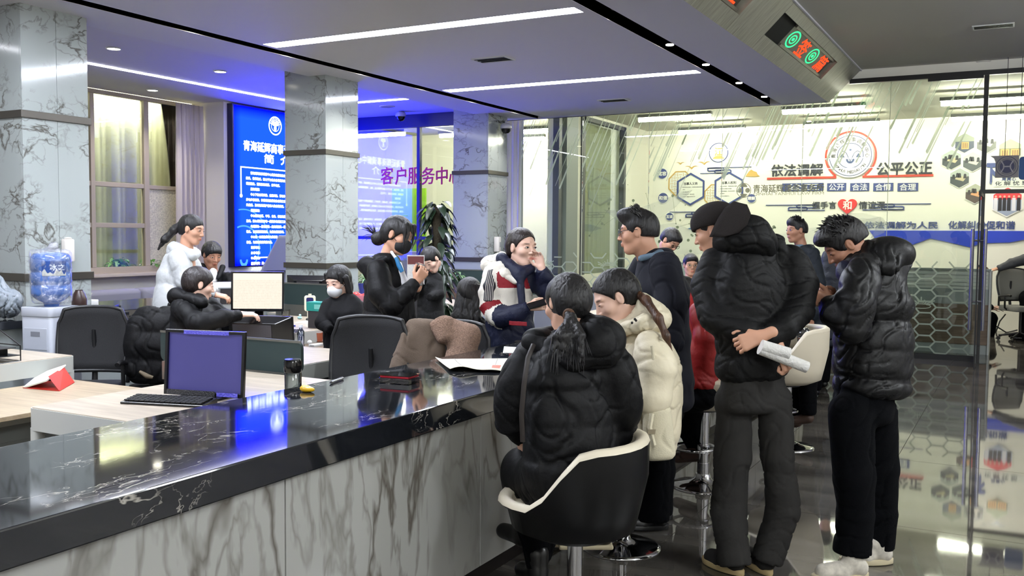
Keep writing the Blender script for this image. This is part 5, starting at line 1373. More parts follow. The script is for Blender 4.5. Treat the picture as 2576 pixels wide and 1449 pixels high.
# ------------------------------------------------------------------ office chairs
m_mesh = mat('chair_mesh', (24, 24, 26), .85, bump=.5, bscale=400); m_cf = mat('chair_frame', (20, 20, 22), .4)
def office_chair(lab, x, y, rz, hgt=.47, group=None, back=.55, arms=True, m=None):
    m = m or m_mesh
    t = thing('office_chair', lab, 'chair', (x, y, 0), rz, group)
    P = []
    for i in range(9):
        z = hgt+.10+i/8*back; w = .23+.02*math.sin(i/8*PI)-.012*(i > 6)*(i-6)
        row = []
        for j in range(9):
            u = (j/8*2-1); row.append((-.235-.05*(i/8)**1.5+.05*abs(u)**2-.05*math.sin(i/8*PI*.8), u*w, z-(0.02*abs(u)**3 if i > 6 else 0)))
        P.append(row)
    mb = MB().grid(P); bo = part('backrest', mb, m, t, 70); md = bo.modifiers.new('thickness', 'SOLIDIFY'); md.thickness = .022; md.offset = 0
    edge = [P[0][j] for j in range(9)]+[P[i][8] for i in range(9)]+[P[8][j] for j in range(8, -1, -1)]+[P[i][0] for i in range(8, -1, -1)]
    part('back_frame', MB().tube(edge, .014, 8), m_cf, t, 60)
    part('spine', MB().tube([(-.10, 0, hgt-.06), (-.27, 0, hgt-.02), (-.30, 0, hgt+.18), (-.27, 0, hgt+.4)], [.02, .022, .02, .014], 8), m_cf, t, 60)
    S = MB().rbox(-.24, .26, -.25, .25, hgt-.05, hgt+.03, .08); part('seat', S, m, t, 50, bev=.015)
    part('column', MB().cyl((0, 0, .10), .028, hgt-.16, 14), m_cf, t, 50)
    for k in range(5):
        a = 2*PI*k/5+.3; e = (.30*math.cos(a), .30*math.sin(a))
        lg = part('leg', MB().tube([(.03*math.cos(a), .03*math.sin(a), .12), (e[0], e[1], .075)], [.022, .015], 8), m_cf, t, 60)
        part('caster', MB().tube([(e[0]-.012*math.sin(a), e[1]+.012*math.cos(a), .03), (e[0]+.012*math.sin(a), e[1]-.012*math.cos(a), .03)], .03, 12), m_cf, lg)
    if arms:
        for s in (-1, 1):
            part('armrest', MB().tube([(-.16, s*.27, hgt+.02), (-.13, s*.29, hgt+.17), (.12, s*.29, hgt+.20), (.16, s*.29, hgt+.19)], [.016, .016, .022, .018], 8), m_cf, t, 60)
            part('arm_post', MB().tube([(.0, s*.24, hgt-.03), (.02, s*.29, hgt+.0), (.02, s*.29, hgt+.19)], .015, 8), m_cf, t, 60)
    return t
office_chair('black mesh office chair in front of the water dispenser', 4.46, 5.93, math.radians(215), .45, back=.47)
office_chair('black office chair under the dark puffer coat', 5.02, 5.62, math.radians(195), .42, back=.52)
office_chair('black mesh office chair with its back to the counter, beside the silver pen', 4.52, 3.50, math.radians(200), .46, back=.50)
office_chair('office chair under the brown shearling coat', 5.08, 3.28, math.radians(190), .46, back=.44)
# ------------------------------------------------------------------ monitors
m_bezel = mat('bezel_black', (14, 14, 16), .22); m_grey = mat('monitor_grey', (58, 56, 60), .4)
def monitor(lab, c, rz, w, h, scr, tilt=0.0, base=.75, back=m_bezel, extra=None, gap=0.0):
    t = thing('monitor', lab, 'monitor', (c[0], c[1], base), rz); z0 = c[2]-base-h/2; z1 = z0+h
    tl = math.tan(tilt)
    def sh(mb): mb.v = [(p[0]-(p[2]-z0)*tl, p[1], p[2]) for p in mb.v]; return mb
    part('bezel', sh(MB().ring([(-w/2, z0), (w/2, z0), (w/2, z1), (-w/2, z1)], [(-w/2+.016, z0+.022), (w/2-.016, z0+.022), (w/2-.016, z1-.016), (-w/2+.016, z1-.016)], (.012, 0, 0), (0, 1, 0), (0, 0, 1), .02)), m_bezel, t, bev=.002)
    part('display', sh(MB().box(.014, .018, -w/2+.015, w/2-.015, z0+.021, z1-.015)), scr, t)
    part('rear_shell', sh(MB().add([(-.001+.012, -w/2+.002, z0+.002), (.011, w/2-.002, z0+.002), (.011, w/2-.002, z1-.002), (.011, -w/2+.002, z1-.002), (-.055, -w/2+.10, z0+.05), (-.055, w/2-.10, z0+.05), (-.055, w/2-.10, z1-.05), (-.055, -w/2+.10, z1-.05)], [(0, 1, 2, 3), (7, 6, 5, 4), (0, 4, 5, 1), (1, 5, 6, 2), (2, 6, 7, 3), (3, 7, 4, 0)])), back, t, bev=.004)
    part('rear_plate', sh(MB().box(-.058, -.0555, -w/2+.13, w/2-.13, z0+.10, z1-.06)), m_grey, t)
    part('stand', MB().box(-.06, -.03, -.035, .035, .012, z0+h*.35), m_bezel, t, bev=.003)
    part('foot', MB().rbox(-.13, .10, -.12, .12, 0, .012, .04), m_bezel, t, 40)
    if extra: extra(t, sh, w, h, z0, z1)
    return t
m_scr_violet = mat('screen_violet', (60, 58, 112), .28, emit=(52, 50, 100), estr=.55)  # violet screen colour with weak emission of a similar tint
def stick(t, sh, w, h, z0, z1):
    ms = mat('blue_sticker', (96, 92, 214), .3, bump=1, bscale=90)
    part('film_scrap', sh(MB().box(.0335, .0345, -.12, .14, z1-.021, z1-.002)), ms, t); part('film_scrap', sh(MB().box(.0335, .0345, .08, w/2-.03, z0+.004, z0+.024)), ms, t)
    part('film_scrap', sh(MB().box(.0335, .0345, -w/2+.02, .07, z0+.002, z0+.028)), mat('torn_film', (52, 52, 56), .3, bump=1, bscale=120), t)
monitor('black monitor with a plain violet screen and torn blue film, on the near desk', (3.42, 3.60, .925), math.radians(192), .46, .33, m_scr_violet, math.radians(4), extra=stick)
monitor('dark monitor seen from behind, above the green screen of the near desk', (5.02, 4.78, .87), math.radians(15), .56, .25, m_scr_violet, math.radians(6))
def scr_sheet():
    m = bpy.data.materials.new('spreadsheet'); m.use_nodes = True; N, L = nt(m); N.remove(N['Principled BSDF'])
    tc = N.new('ShaderNodeTexCoord'); sp = N.new('ShaderNodeSeparateXYZ'); L.new(tc.outputs['Generated'], sp.inputs[0])
    w_ = N.new('ShaderNodeTexWave'); w_.bands_direction = 'Z'; w_.inputs['Scale'].default_value = 7; w_.inputs['Distortion'].default_value = 0; L.new(tc.outputs['Generated'], w_.inputs[0])
    n = N.new('ShaderNodeTexNoise'); n.inputs['Scale'].default_value = 14; mp = N.new('ShaderNodeMapping'); mp.inputs['Scale'].default_value = (1, 2.4, .5); L.new(tc.outputs['Generated'], mp.inputs[0]); L.new(mp.outputs[0], n.inputs[0])
    mu = N.new('ShaderNodeMath'); mu.operation = 'MULTIPLY'; L.new(w_.outputs['Fac'], mu.inputs[0]); L.new(n.outputs['Fac'], mu.inputs[1])
    zr = N.new('ShaderNodeMapRange'); zr.inputs[1].default_value = .80; zr.inputs[2].default_value = .84; zr.inputs[3].default_value = .55; zr.inputs[4].default_value = 0; L.new(sp.outputs[2], zr.inputs[0])
    m2 = N.new('ShaderNodeMath'); m2.operation = 'MULTIPLY'; L.new(mu.outputs[0], m2.inputs[0]); L.new(zr.outputs[0], m2.inputs[1])
    mx = N.new('ShaderNodeMix'); mx.data_type = 'RGBA'; mx.inputs[6].default_value = (*lin((255, 238, 220)), 1); mx.inputs[7].default_value = (*lin((150, 132, 122)), 1); L.new(m2.outputs[0], mx.inputs[0])
    e = N.new('ShaderNodeEmission'); e.inputs[1].default_value = 1.05; L.new(mx.outputs[2], e.inputs[0]); L.new(e.outputs[0], N['Material Output'].inputs[0]); return m
p = atD(648, 733, 7.15)
monitor('bright monitor showing a pale spreadsheet on the crowded desk', (5.97, 5.67, 1.09), math.radians(212), .44, .335, scr_sheet(), math.radians(3))
monitor('dark monitor turned away, right behind the bright monitor', (7.55, 6.45, 1.0), math.radians(20), .5, .3, m_scr_violet, math.radians(4))
p = atD(1738, 700, 9.85)
monitor('white-backed monitor in front of the seated man with glasses', (p[0], p[1], .95), math.radians(200+180), .5, .36, m_scr_violet, base=.75, back=mat('monitor_white', (206, 206, 204), .4))
p = atD(568, 740, 8.4)
monitor('pale grey monitor seen from behind between the seated people', (p[0], p[1], 1.0), math.radians(60), .40, .30, m_scr_violet, math.radians(8), back=mat('monitor_pale', (176, 180, 182), .4))
# keyboards
def keyboard(lab, x, y, z, rz, w=.44, d=.14):
    t = thing('keyboard', lab, 'keyboard', (x, y, z), rz)
    part('case', MB().add([(-d/2, -w/2, 0), (d/2, -w/2, 0), (d/2, w/2, 0), (-d/2, w/2, 0), (-d/2, -w/2, .026), (d/2, -w/2, .012), (d/2, w/2, .012), (-d/2, w/2, .026)], [(3, 2, 1, 0), (4, 5, 6, 7), (0, 1, 5, 4), (1, 2, 6, 5), (2, 3, 7, 6), (3, 0, 4, 7)]), m_bezel, t, bev=.003)
    mb = MB()
    for i in range(5):
        for j in range(15):
            a, b = -d/2+.012+i*.0235, -w/2+.012+j*.0277; z0 = .026-.014*(a+d/2)/d+.0005
            mb.box(a, a+.019, b, b+.023, z0, z0+.006)
    part('keys', mb, mat('key_black', (30, 30, 32), .5), t, kind='stuff')
keyboard('black keyboard in front of the near dark monitor', 3.20, 3.62, .75, math.radians(196))
p = atD(660, 800, 6.75); keyboard('black keyboard under the bright monitor', 5.90, 5.46, .75, math.radians(212+0), .34, .12)
# ------------------------------------------------------------------ stools
m_chrome = mat('chrome', (205, 205, 208), .07, metal=1.0); m_cream = mat('cream_leather', (222, 212, 190), .45); m_blk = mat('black_leather', (13, 13, 14), .42, spec=.3)
def shell_stool(lab, x, y, rz, zs, outer, ring=True, zt=.30, hb=.36, base=True):
    """bucket bar stool: opening faces +x; shell rises to the back"""
    t = thing('bar_stool', lab, 'stool', (x, y, 0), rz, 'bucket bar stools on chrome stems')
    n = 26; R0, R1 = .20, .28
    def rim(a):   # height of the shell over the seat at angle a (0 = front)
        k = 1-abs(a/PI-1); u = min(1, max(0, (k-.30)/.28)); return .045+(hb-.075)*u*u*(3-2*u)+.03*k
    # one profile per angle: outer from the bottom middle to the rim, inner back down to the seat pan
    A = []; Bn = []; L_ = []
    for j in range(n):
        a = 2*PI*j/n; ca, sa = math.cos(a), math.sin(a); h = rim(a); fr = 1.0 if ca < 0 else 1+.08*ca
        def at(r, z): return (ca*r*fr, sa*r*1.02, zs+z)
        A.append([at(.04, -.10), at(.15, -.095), at(R0+.04, -.055), at(R1-.02, .03), at(R1+.010*h/.3, max(.04, h*.55)), at(R1+.012, h)])
        Bn.append([at(R1+.013, h+.001), at(R1+.006, h+.020), at(R1-.016, h+.024), at(R1-.038, h+.012), at(R1-.040, h+.001)])
        L_.append([at(R1-.038, h), at(R1-.045, h*.55), at(R1-.06, .03), at(.16, .012), at(.03, .02)])
    def loft(rows, name, m):
        P = [[rows[j][i] for j in range(n)] for i in range(len(rows[0]))]
        mb = MB().grid(P, closed=True); 
        o = part(name, mb, m, t, 80); return o
    for j in range(n): A[j] = A[j]
    loft(A, 'shell', outer); loft(Bn, 'piping', m_cream); loft(L_, 'seat', m_cream)
    part('mount', MB().cyl((0, 0, zs-.115), .09, .02, 20), m_black, t, 50)
    part('gas_lift', MB().cyl((0, 0, .05), .032, zs-.16, 22), m_chrome, t, 50)
    part('gas_lift_sleeve', MB().cyl((0, 0, .05), .038, .10, 22), m_chrome, t, 50)
    if ring:
        part('footrest', MB().torus((.06, 0, zt), .13, .011, 32, 8), m_chrome, t, 60)
        part('footrest_collar', MB().cyl((0, 0, zt-.03), .041, .06, 20), m_chrome, t, 50)
    part('base', MB().lathe([(.0, .085), (.045, .08), (.055, .05), (.10, .028), (.19, .012), (.205, .006), (.206, 0)], n=36), m_chrome, t, 60)
    return t
shell_stool('black bucket bar stool with cream lining in the foreground, person in black puffer on it', 3.42, 1.55, math.radians(110), .47, m_blk, ring=False, hb=.30)
p = onZ(1560, 1375, 0); shell_stool('cream bar stool by the counter under the woman in the cream jacket', p[0], p[1], math.radians(80), .56, m_cream, zt=.26, hb=.10)
p = onZ(1768, 1222, 0); shell_stool('bar stool with chrome foot ring under the person in red', p[0], p[1], math.radians(85), .60, m_cream, zt=.24, hb=.10)
p = onZ(1995, 1125, 0); shell_stool('cream bucket bar stool beyond the capped man, empty back showing', p[0], p[1]+.05, math.radians(120), .58, m_cream, zt=.28, hb=.32)
# ------------------------------------------------------------------ people of the photograph
def JM(name, rgb, rough=.45, bump=.35, bs=60, spec=.35, sheen=0.0): return mat(name, rgb, rough, bump=bump, bscale=bs, spec=spec, sheen=sheen)
SK = {'a': (208, 164, 140), 'b': (196, 148, 122), 'c': (224, 184, 164), 'd': (170, 122, 98)}
class Fig:
    """a figure measured at viewing distance D: points are photo pixels plus a depth offset in metres"""
    def __init__(s, label, D, foot, body_dir, skin='a', group=None):
        s.D = D; g = s.P(*foot) if len(foot) == 3 else s.P(foot[0], foot[1], 0); s.root = person(label, (g[0], g[1], 0), group)
        s.bf = cv(body_dir); up = np.array((0, 0, 1.)); s.bl = np.cross(up, s.bf); s.bl /= np.linalg.norm(s.bl)
        s.skin = skin_mat('skin_'+skin, SK[skin]); s.S = SDF(); s.core = SDF(); s.res = max(.0034, D*.00075)
    def P(s, x, y, dd=0.0): return atD(x, y, s.D+dd)
    def r(s, px): return px/FPX*s.D
    def q(s, t): return s.P(t[0], t[1], t[2] if len(t) > 2 else 0.0)
    def head(s, x, y, dd, face, up=(0, 1, 0), h=.235, fem=False, neck=None, lid=.45, eye=True, nr=.052):
        s.c = s.P(x, y, dd); s.M = head_frame(face, up); s.h = h; add_head(s.S, s.c, s.M, h, fem)
        a = s.c-s.M[2]*.07-s.M[0]*.025
        n = s.q(neck) if neck is not None else s.c+np.array((0, 0, -.24))
        s.S.cap(a, n, nr*(.92 if fem else 1.05), nr*1.15, .02); s.neck = n; s.lid = lid; s.eye = eye
    def hand(s, wr, d, n, side=1, curl=.5, L=.178, curls=None, thumb=.6, fore=None):
        """wr px, d and n directions as seen by the viewer"""
        w_ = s.q(wr); add_hand(s.S, w_, cv(d), cv(n), L, curl, side, curls=curls, thumb=thumb)
        s.S.cap(w_-cv(d)*.05, w_+cv(d)*.01, .028*L/.178, .025*L/.178, .01)
        if fore is not None: s.S.cap(s.q(fore), w_, .036, .027, .01)
    def limb(s, S, pts, k=.03, q=0, qa=0, m=0, rr=.012, flat=None):
        """pts (x, y, dd, rpx): capsules, the last one cut off flat"""
        Q = [(s.q(p), s.r(p[3])) for p in pts]; L = 0
        for i in range(len(Q)-1):
            (a, ra), (b, rb) = Q[i], Q[i+1]
            if i == len(Q)-2: S.tub(a, b, ra, rb, ra, rb, s.bl if abs((b-a)@s.bl) < .8*np.linalg.norm(b-a) else s.bf, k, rr, q, qa, m, L)
            else: S.cap(a, b, ra, rb, k, None, 1, q, qa, m, 'u', L)
            L += float(np.linalg.norm(b-a))
    def torso(s, S, pts, ratio=.62, k=.04, q=0, qa=0, m=0, rr=.05, side=None):
        """pts (x, y, dd, half width px[, ratio])"""
        L = 0; sd = s.bl if side is None else cv(side)
        for p, t in zip(pts[:-1], pts[1:]):
            a, b = s.q(p), s.q(t); wa, wb = s.r(p[3]), s.r(t[3]); ra = p[4] if len(p) > 4 else ratio; rb = t[4] if len(t) > 4 else ratio
            S.tub(a, b, wa, wb, wa*ra, wb*rb, sd, k, rr, q, qa, m, L); L += float(np.linalg.norm(b-a))
    def cloth(s, name, S, m, wr=.004, wf=24, res=None, label=None, it=2, seed=None):
        return soft(name, S, res or max(.008, s.D*.0016), m, s.root, label, it, wr, wf, seed or int(s.D*100))
    def done(s):
        s.core.cap(s.neck, s.neck-np.array((0, 0, .25)), .07, .09)
        o = soft('body', s.S, s.res, s.skin, s.root, pigment=face_pigment(s.c, s.M, s.h), core=s.core)
        if s.eye: eyes(s.root, s.c, s.M, s.h, s.lid)
        return o
    def hair(s, vol=.010, line=.062, side=.02, nape=-.07, front=0, extra=None, m=None, res=None, name='hair'):
        S = SDF(); hair_cap(S, s.c, s.M, s.h, vol, line, side, nape, front)
        if extra: extra(S)
        return soft(name, S, res or max(.0045, s.D*.0010), m or hair_mat(), s.root, it=1, wr=.0012, wf=90)
    def w(s, x, y, z): return s.c+(np.array((x, y, z))*s.h/.235)@s.M
    def shoe(s, heel, toe, m, sole, wpx=None, h=.075, w=.048, up=None):
        a, b = s.q(heel), s.q(toe); z = min(a[2], b[2])*0; a = a.copy(); b = b.copy(); a[2] = b[2] = 0
        if np.linalg.norm(b-a) > .30: b = a+(b-a)/np.linalg.norm(b-a)*.28
        if np.linalg.norm(b-a) < .24: b = a+(b-a)/np.linalg.norm(b-a)*.25
        d = (b-a)/np.linalg.norm(b-a); l = np.array((-d[1], d[0], 0)); Z = np.array((0, 0, 1.))
        S = SDF(); S.cap(a+d*.045+Z*.055, b-d*.055+Z*.040, .040, .034, .02); S.cap(a+d*.04+Z*.05, a+d*.08+Z*h*1.35, .038, .042, .02)
        S.cap(a+d*.13+l*.006+Z*.035, b-d*.05+Z*.035, .043, .036, .02)
        o = soft('shoe', S, .007, m, s.root, it=1)
        mb = MB(); P = []
        for j in range(22):
            t = 2*PI*j/22; x = math.cos(t); y = math.sin(t); L_ = np.linalg.norm(b-a)
            P.append((L_/2+x*L_*.53, y*(w+.004*x)*(1 if abs(x) < .8 else .96)))
        mb.prism(P, a+Z*.002, d, l, .028); part('sole', mb, sole, o, 50, world=True, bev=.004)
        return o
    def legs(s, S, L, R, waist=None, m=0, ratio=.75):
        for q in (L, R):
            if q: s.limb(S, q, k=.03, rr=.01, m=m)
        if waist: s.torso(S, waist, ratio=ratio, m=m, k=.05)
def glasses(f, m=None):
    m = m or mat('spectacle_rim', (60, 58, 60), .3, metal=.5); mb = MB()
    for y in (1, -1):
        P = [f.w(.106-.012*abs(math.cos(t)*(1 if math.cos(t)*y > 0 else 0)), y*.033+.024*math.cos(t), .002+.018*math.sin(t)) for t in np.linspace(0, 2*PI, 17)]
        mb.tube(P, .0016, 5, False)
        mb.tube([f.w(.094, y*.056, .006), f.w(.06, y*.080, .010), f.w(.0, y*.083, .010)], .0016, 5)
    mb.tube([f.w(.108, -.009, .006), f.w(.110, 0, .009), f.w(.108, .009, .006)], .0016, 5)
    o = part('spectacles', mb, m, f.root, 60, world=True); mb = MB()
    for y in (1, -1): mb.add([f.w(.1055, y*.033+.023*math.cos(t), .002+.017*math.sin(t)) for t in np.linspace(0, 2*PI, 15)[:-1]], [tuple(range(14))])
    part('lens', mb, mat_glass('lens_glass', (235, 240, 240), 1.0), o, world=True)
def mask(f, m, straps=True):
    S = SDF(); s_ = f.h/.235
    S.ell(f.w(.058, 0, -.058), np.array((.058, .062, .052))*s_, f.M, .01); S.ell(f.w(.098, 0, -.035), np.array((.022, .022, .022))*s_, f.M, .03)
    S.ell(f.w(-.06, 0, -.05), np.array((.10, .2, .2))*s_, f.M, .005, op='s')
    o = soft('face_mask', S, .005, m, f.root, it=2)
    if straps:
        for y in (1, -1): part('ear_loop', MB().tube([f.w(.045, y*.064, -.035), f.w(.012, y*.077, -.012), f.w(-.014, y*.084, -.006)], .0016, 5), mat('loop_white', (226, 226, 226), .7) if m.name.startswith('mask_w') else m, o, 60, world=True)
m_puff = JM('puffer_black', (8, 8, 10), .6, .5, 20, .22); m_puff2 = JM('puffer_shiny', (6, 6, 8), .48, .45, 18, .35); m_puffn = JM('puffer_charcoal', (11, 11, 12), .62, .5, 20, .22)
m_trb = JM('trousers_black', (5, 6, 9), .9, .3, 200, .1); m_trg = JM('trousers_charcoal', (46, 45, 44), .9, .35, 22, .15)
m_cuff = JM('knit_cuff', (18, 18, 20), .9, .8, 220)
# --- man in the backwards cap, hands behind his back
def cap_man():
    f = Fig('person standing in black puffer and backwards cap, holding rolled papers behind his back', 4.39, (1895, 1000, 0), (-.62, 0, .78), 'b')
    f.head(1800, 580, .02, (-.86, -.28, .42), (.05, 1, .0), .225, neck=(1846, 655, 0), eye=True)
    S = SDF()
    f.torso(S, [(1893, 640, 0, 92, .62), (1893, 720, -.01, 118, .66), (1893, 820, -.02, 112, .7), (1893, 925, 0, 108, .72)], q=.15, qa=.016)
    f.limb(S, [(1800, 655, .0, 40), (1776, 720, -.02, 38), (1796, 798, -.10, 36), (1870, 838, -.17, 32), (1948, 874, -.20, 25)], q=.15, qa=.008)
    f.limb(S, [(1990, 652, .0, 42), (2016, 715, -.02, 40), (2010, 780, -.10, 36), (1975, 825, -.19, 32), (1930, 848, -.22, 24)], q=.15, qa=.008)
    f.limb(S, [(1835, 625, 0, 40), (1895, 612, 0, 48), (1960, 628, 0, 36)])
    f.cloth('jacket', S, m_puffn, .0045, 26)
    H = SDF(); H.ell(f.P(1872, 600, -.06), np.array((.125, .135, .085)), k=.05); H.ell(f.P(1868, 572, -.03), np.array((.11, .115, .07)), k=.05)
    H.cap(f.P(1822, 618, .0), f.P(1925, 622, -.06), .06, .055, .05); f.cloth('hood', H, m_puffn, .005, 30)
    f.hand((1915, 846, -.24), (-.95, -.35, .0), (0, .35, -.9), 1, .75, .175, thumb=.3)
    f.hand((1962, 880, -.22), (.35, -.9, -.1), (.75, .3, -.6), -1, 1.15, .175)
    T = SDF(); f.torso(T, [(1893, 920, .0, 96, .66), (1895, 1010, .0, 98, .70)], k=.04)
    f.limb(T, [(1846, 1010, .0, 48), (1843, 1150, .02, 46), (1832, 1280, .03, 45), (1848, 1418, -.02, 42)], k=.02, rr=.01)
    f.limb(T, [(1948, 1010, .0, 47), (1956, 1150, .0, 41), (1972, 1280, .02, 43), (1930, 1408, .02, 40)], k=.02, rr=.01)
    f.cloth('trousers', T, m_trg, .004, 30)
    so = mat('sole_tan', (176, 156, 112), .7); sh = mat('suede_black', (22, 20, 19), .9)
    f.shoe((1868, 1436, 0), (1772, 1368, .2), sh, so); f.shoe((1938, 1430, 0), (1885, 1362, .2), sh, so)
    f.hair(.004, .06, .02, -.075)
    # cap: crown and visor
    C_ = SDF(); s_ = f.h/.235; up = np.array((-.15, 0, .05))
    C_.ell(f.w(-.008, 0, .045), np.array((.116, .094, .092)), f.M, .01); C_.ell(f.w(.03, 0, -.10), np.array((.2, .2, .125)), f.M, .01, op='s')
    mc = JM('cap_cloth', (38, 34, 33), .85, .4, 250, .2); co = soft('cap', C_, .005, mc, f.root, it=2)
    mb = MB(); P = []
    inn = [(1786, 596, -.085), (1796, 572, -.11), (1808, 548, -.12), (1824, 524, -.12), (1846, 508, -.09)]
    mid = [(1806, 597, -.13), (1828, 580, -.155), (1846, 558, -.165), (1860, 534, -.155), (1868, 514, -.12)]
    out = [(1824, 596, -.15), (1858, 586, -.18), (1880, 565, -.19), (1889, 538, -.18), (1880, 516, -.14)]
    for u in np.linspace(0, 1, 7):
        row = []
        for j in range(9):
            t = j/8*4; i = min(int(t), 3); k = t-i
            A, B_, C2_ = [np.array(f.P(*q[i]))*(1-k)+np.array(f.P(*q[i+1]))*k for q in (inn, mid, out)]
            row.append(A*(1-u)**2+2*B_*u*(1-u)+C2_*u*u)
        P.append(row)
    mb.grid(P); vo = part('visor', mb, mc, co, 60, world=True); md = vo.modifiers.new('thickness', 'SOLIDIFY'); md.thickness = .005
    f.done()
cap_man()
f = None
t = tag(part('paper_roll', MB().tube([atD(1911, 877, 4.10), atD(2030, 924, 4.12)], .026, 18).tube([atD(1915, 870, 4.095), atD(1985, 890, 4.10)], [.028, .027], 14), mat('paper_white', (214, 212, 208), .8, bump=.8, bscale=60), None, 60), 'rolled white papers held behind the back of the capped man', 'papers')
# --- man in the shiny puffer looking at his phone
def phone_man():
    f = Fig('person standing in glossy black puffer jacket and pale sneakers, head bent over a phone', 4.50, (2180, 1000, 0), (-.93, 0, .36), 'd')
    f.head(2126, 613, .02, (-.80, -.62, .10), (-.55, .84, 0), .235, neck=(2180, 690, .02), lid=.85)
    S = SDF()
    f.torso(S, [(2208, 660, .0, 62, .9), (2200, 760, .0, 92, .95), (2196, 870, .0, 98, .95), (2192, 968, .0, 100, .95)], q=.137, qa=.022, rr=.06, side=(.36, 0, .93))
    f.limb(S, [(2172, 690, -.17, 48), (2150, 760, -.24, 46), (2146, 826, -.24, 40), (2100, 790, -.20, 32), (2084, 764, -.14, 24)], q=.137, qa=.014)
    f.limb(S, [(2190, 690, .18, 46), (2150, 780, .22, 42), (2110, 790, .18, 34), (2092, 760, .10, 25)], q=.137, qa=.012)
    f.limb(S, [(2155, 668, .0, 44), (2215, 655, -.0, 56), (2262, 690, 0, 46)])
    f.cloth('jacket', S, m_puff2, .005, 30)
    H = SDF(); H.ell(f.P(2236, 642, 0), np.array((.11, .115, .085)), k=.05); H.ell(f.P(2215, 632, 0), np.array((.12, .13, .06)), k=.05); H.cap(f.P(2160, 660, -.10), f.P(2240, 672, -.12), .05, .05, .05); H.cap(f.P(2160, 660, .10), f.P(2240, 672, .12), .05, .05, .05)
    f.cloth('hood', H, m_puff2, .006, 34)
    C_ = SDF(); C_.limb = None; C_.cap(f.P(2126, 672, -.06), f.P(2140, 700, -.10), .035, .045, .04); C_.cap(f.P(2126, 672, .06), f.P(2140, 700, .10), .035, .045, .04); C_.cap(f.P(2122, 690, -.06), f.P(2122, 690, .06), .03, .03, .04)
    f.cloth('collar', C_, JM('collar_navy', (20, 22, 44), .5), .003)
    f.hand((2094, 760, -.12), (-.95, .25, .2), (-.1, -.3, -.95), 1, .55, .175, thumb=.9); f.hand((2102, 754, .06), (-.9, .3, -.2), (0, .4, .9), -1, .6, .17, thumb=.8)
    T = SDF(); f.torso(T, [(2172, 960, .0, 82, .9), (2172, 1040, 0, 84, .9)], k=.04, side=(.36, 0, .93))
    f.limb(T, [(2142, 1040, -.09, 56), (2148, 1200, -.10, 50), (2152, 1290, -.10, 44), (2144, 1388, -.10, 47)], k=.02, rr=.01)
    f.limb(T, [(2204, 1040, .09, 54), (2214, 1180, .10, 46), (2218, 1290, .10, 38), (2215, 1376, .10, 36)], k=.02, rr=.01)
    f.cloth('trousers', T, m_trb, .004, 26)
    so = mat('sole_cream', (198, 186, 156), .7); sh = mat('sneaker_pale', (196, 190, 178), .8, var=.2, vscale=40)
    f.shoe((2182, 1420, -.12), (2046, 1400, -.16), sh, so, h=.07); f.shoe((2244, 1398, .08), (2192, 1392, .08), sh, so, h=.07)
    f.hair(.012, .075, .035, -.02, .015, extra=lambda S_: S_.ell(f.w(.06, 0, .085), (.055, .07, .035), f.M, .02))
    spikes('hair_tufts', f.c, f.M, f.h, 150, ((-2.6, 2.6), (.25, 1.5)), .035, f.root, 3, lean=(.4, 0, .7), r=.006)
    f.done()
phone_man()
def phone(lab, p, d, u, glow=True, rgb=(20, 20, 22)):
    t = thing('smartphone', lab, 'phone', tuple(p)); d = cv(d); u = cv(u); n = np.cross(d, u); u = np.cross(n, d); u /= np.linalg.norm(u); n /= np.linalg.norm(n)
    part('case', MB().obox((0, 0, 0), d*.073, u*.036, n*.004), mat('phone_case_%d' % rgb[0], rgb, .3), t, bev=.002)
    part('display', MB().obox(n*.0045, d*.069, u*.033, n*.0006), mat_emit('phone_glow', (226, 232, 240), 1.0) if glow else mat('phone_glass', (10, 10, 12), .1), t)
phone('smartphone held by the person with bent head in the glossy puffer', atD(2064, 756, 4.50), (-.9, .1, .3), (.3, -.2, .9))
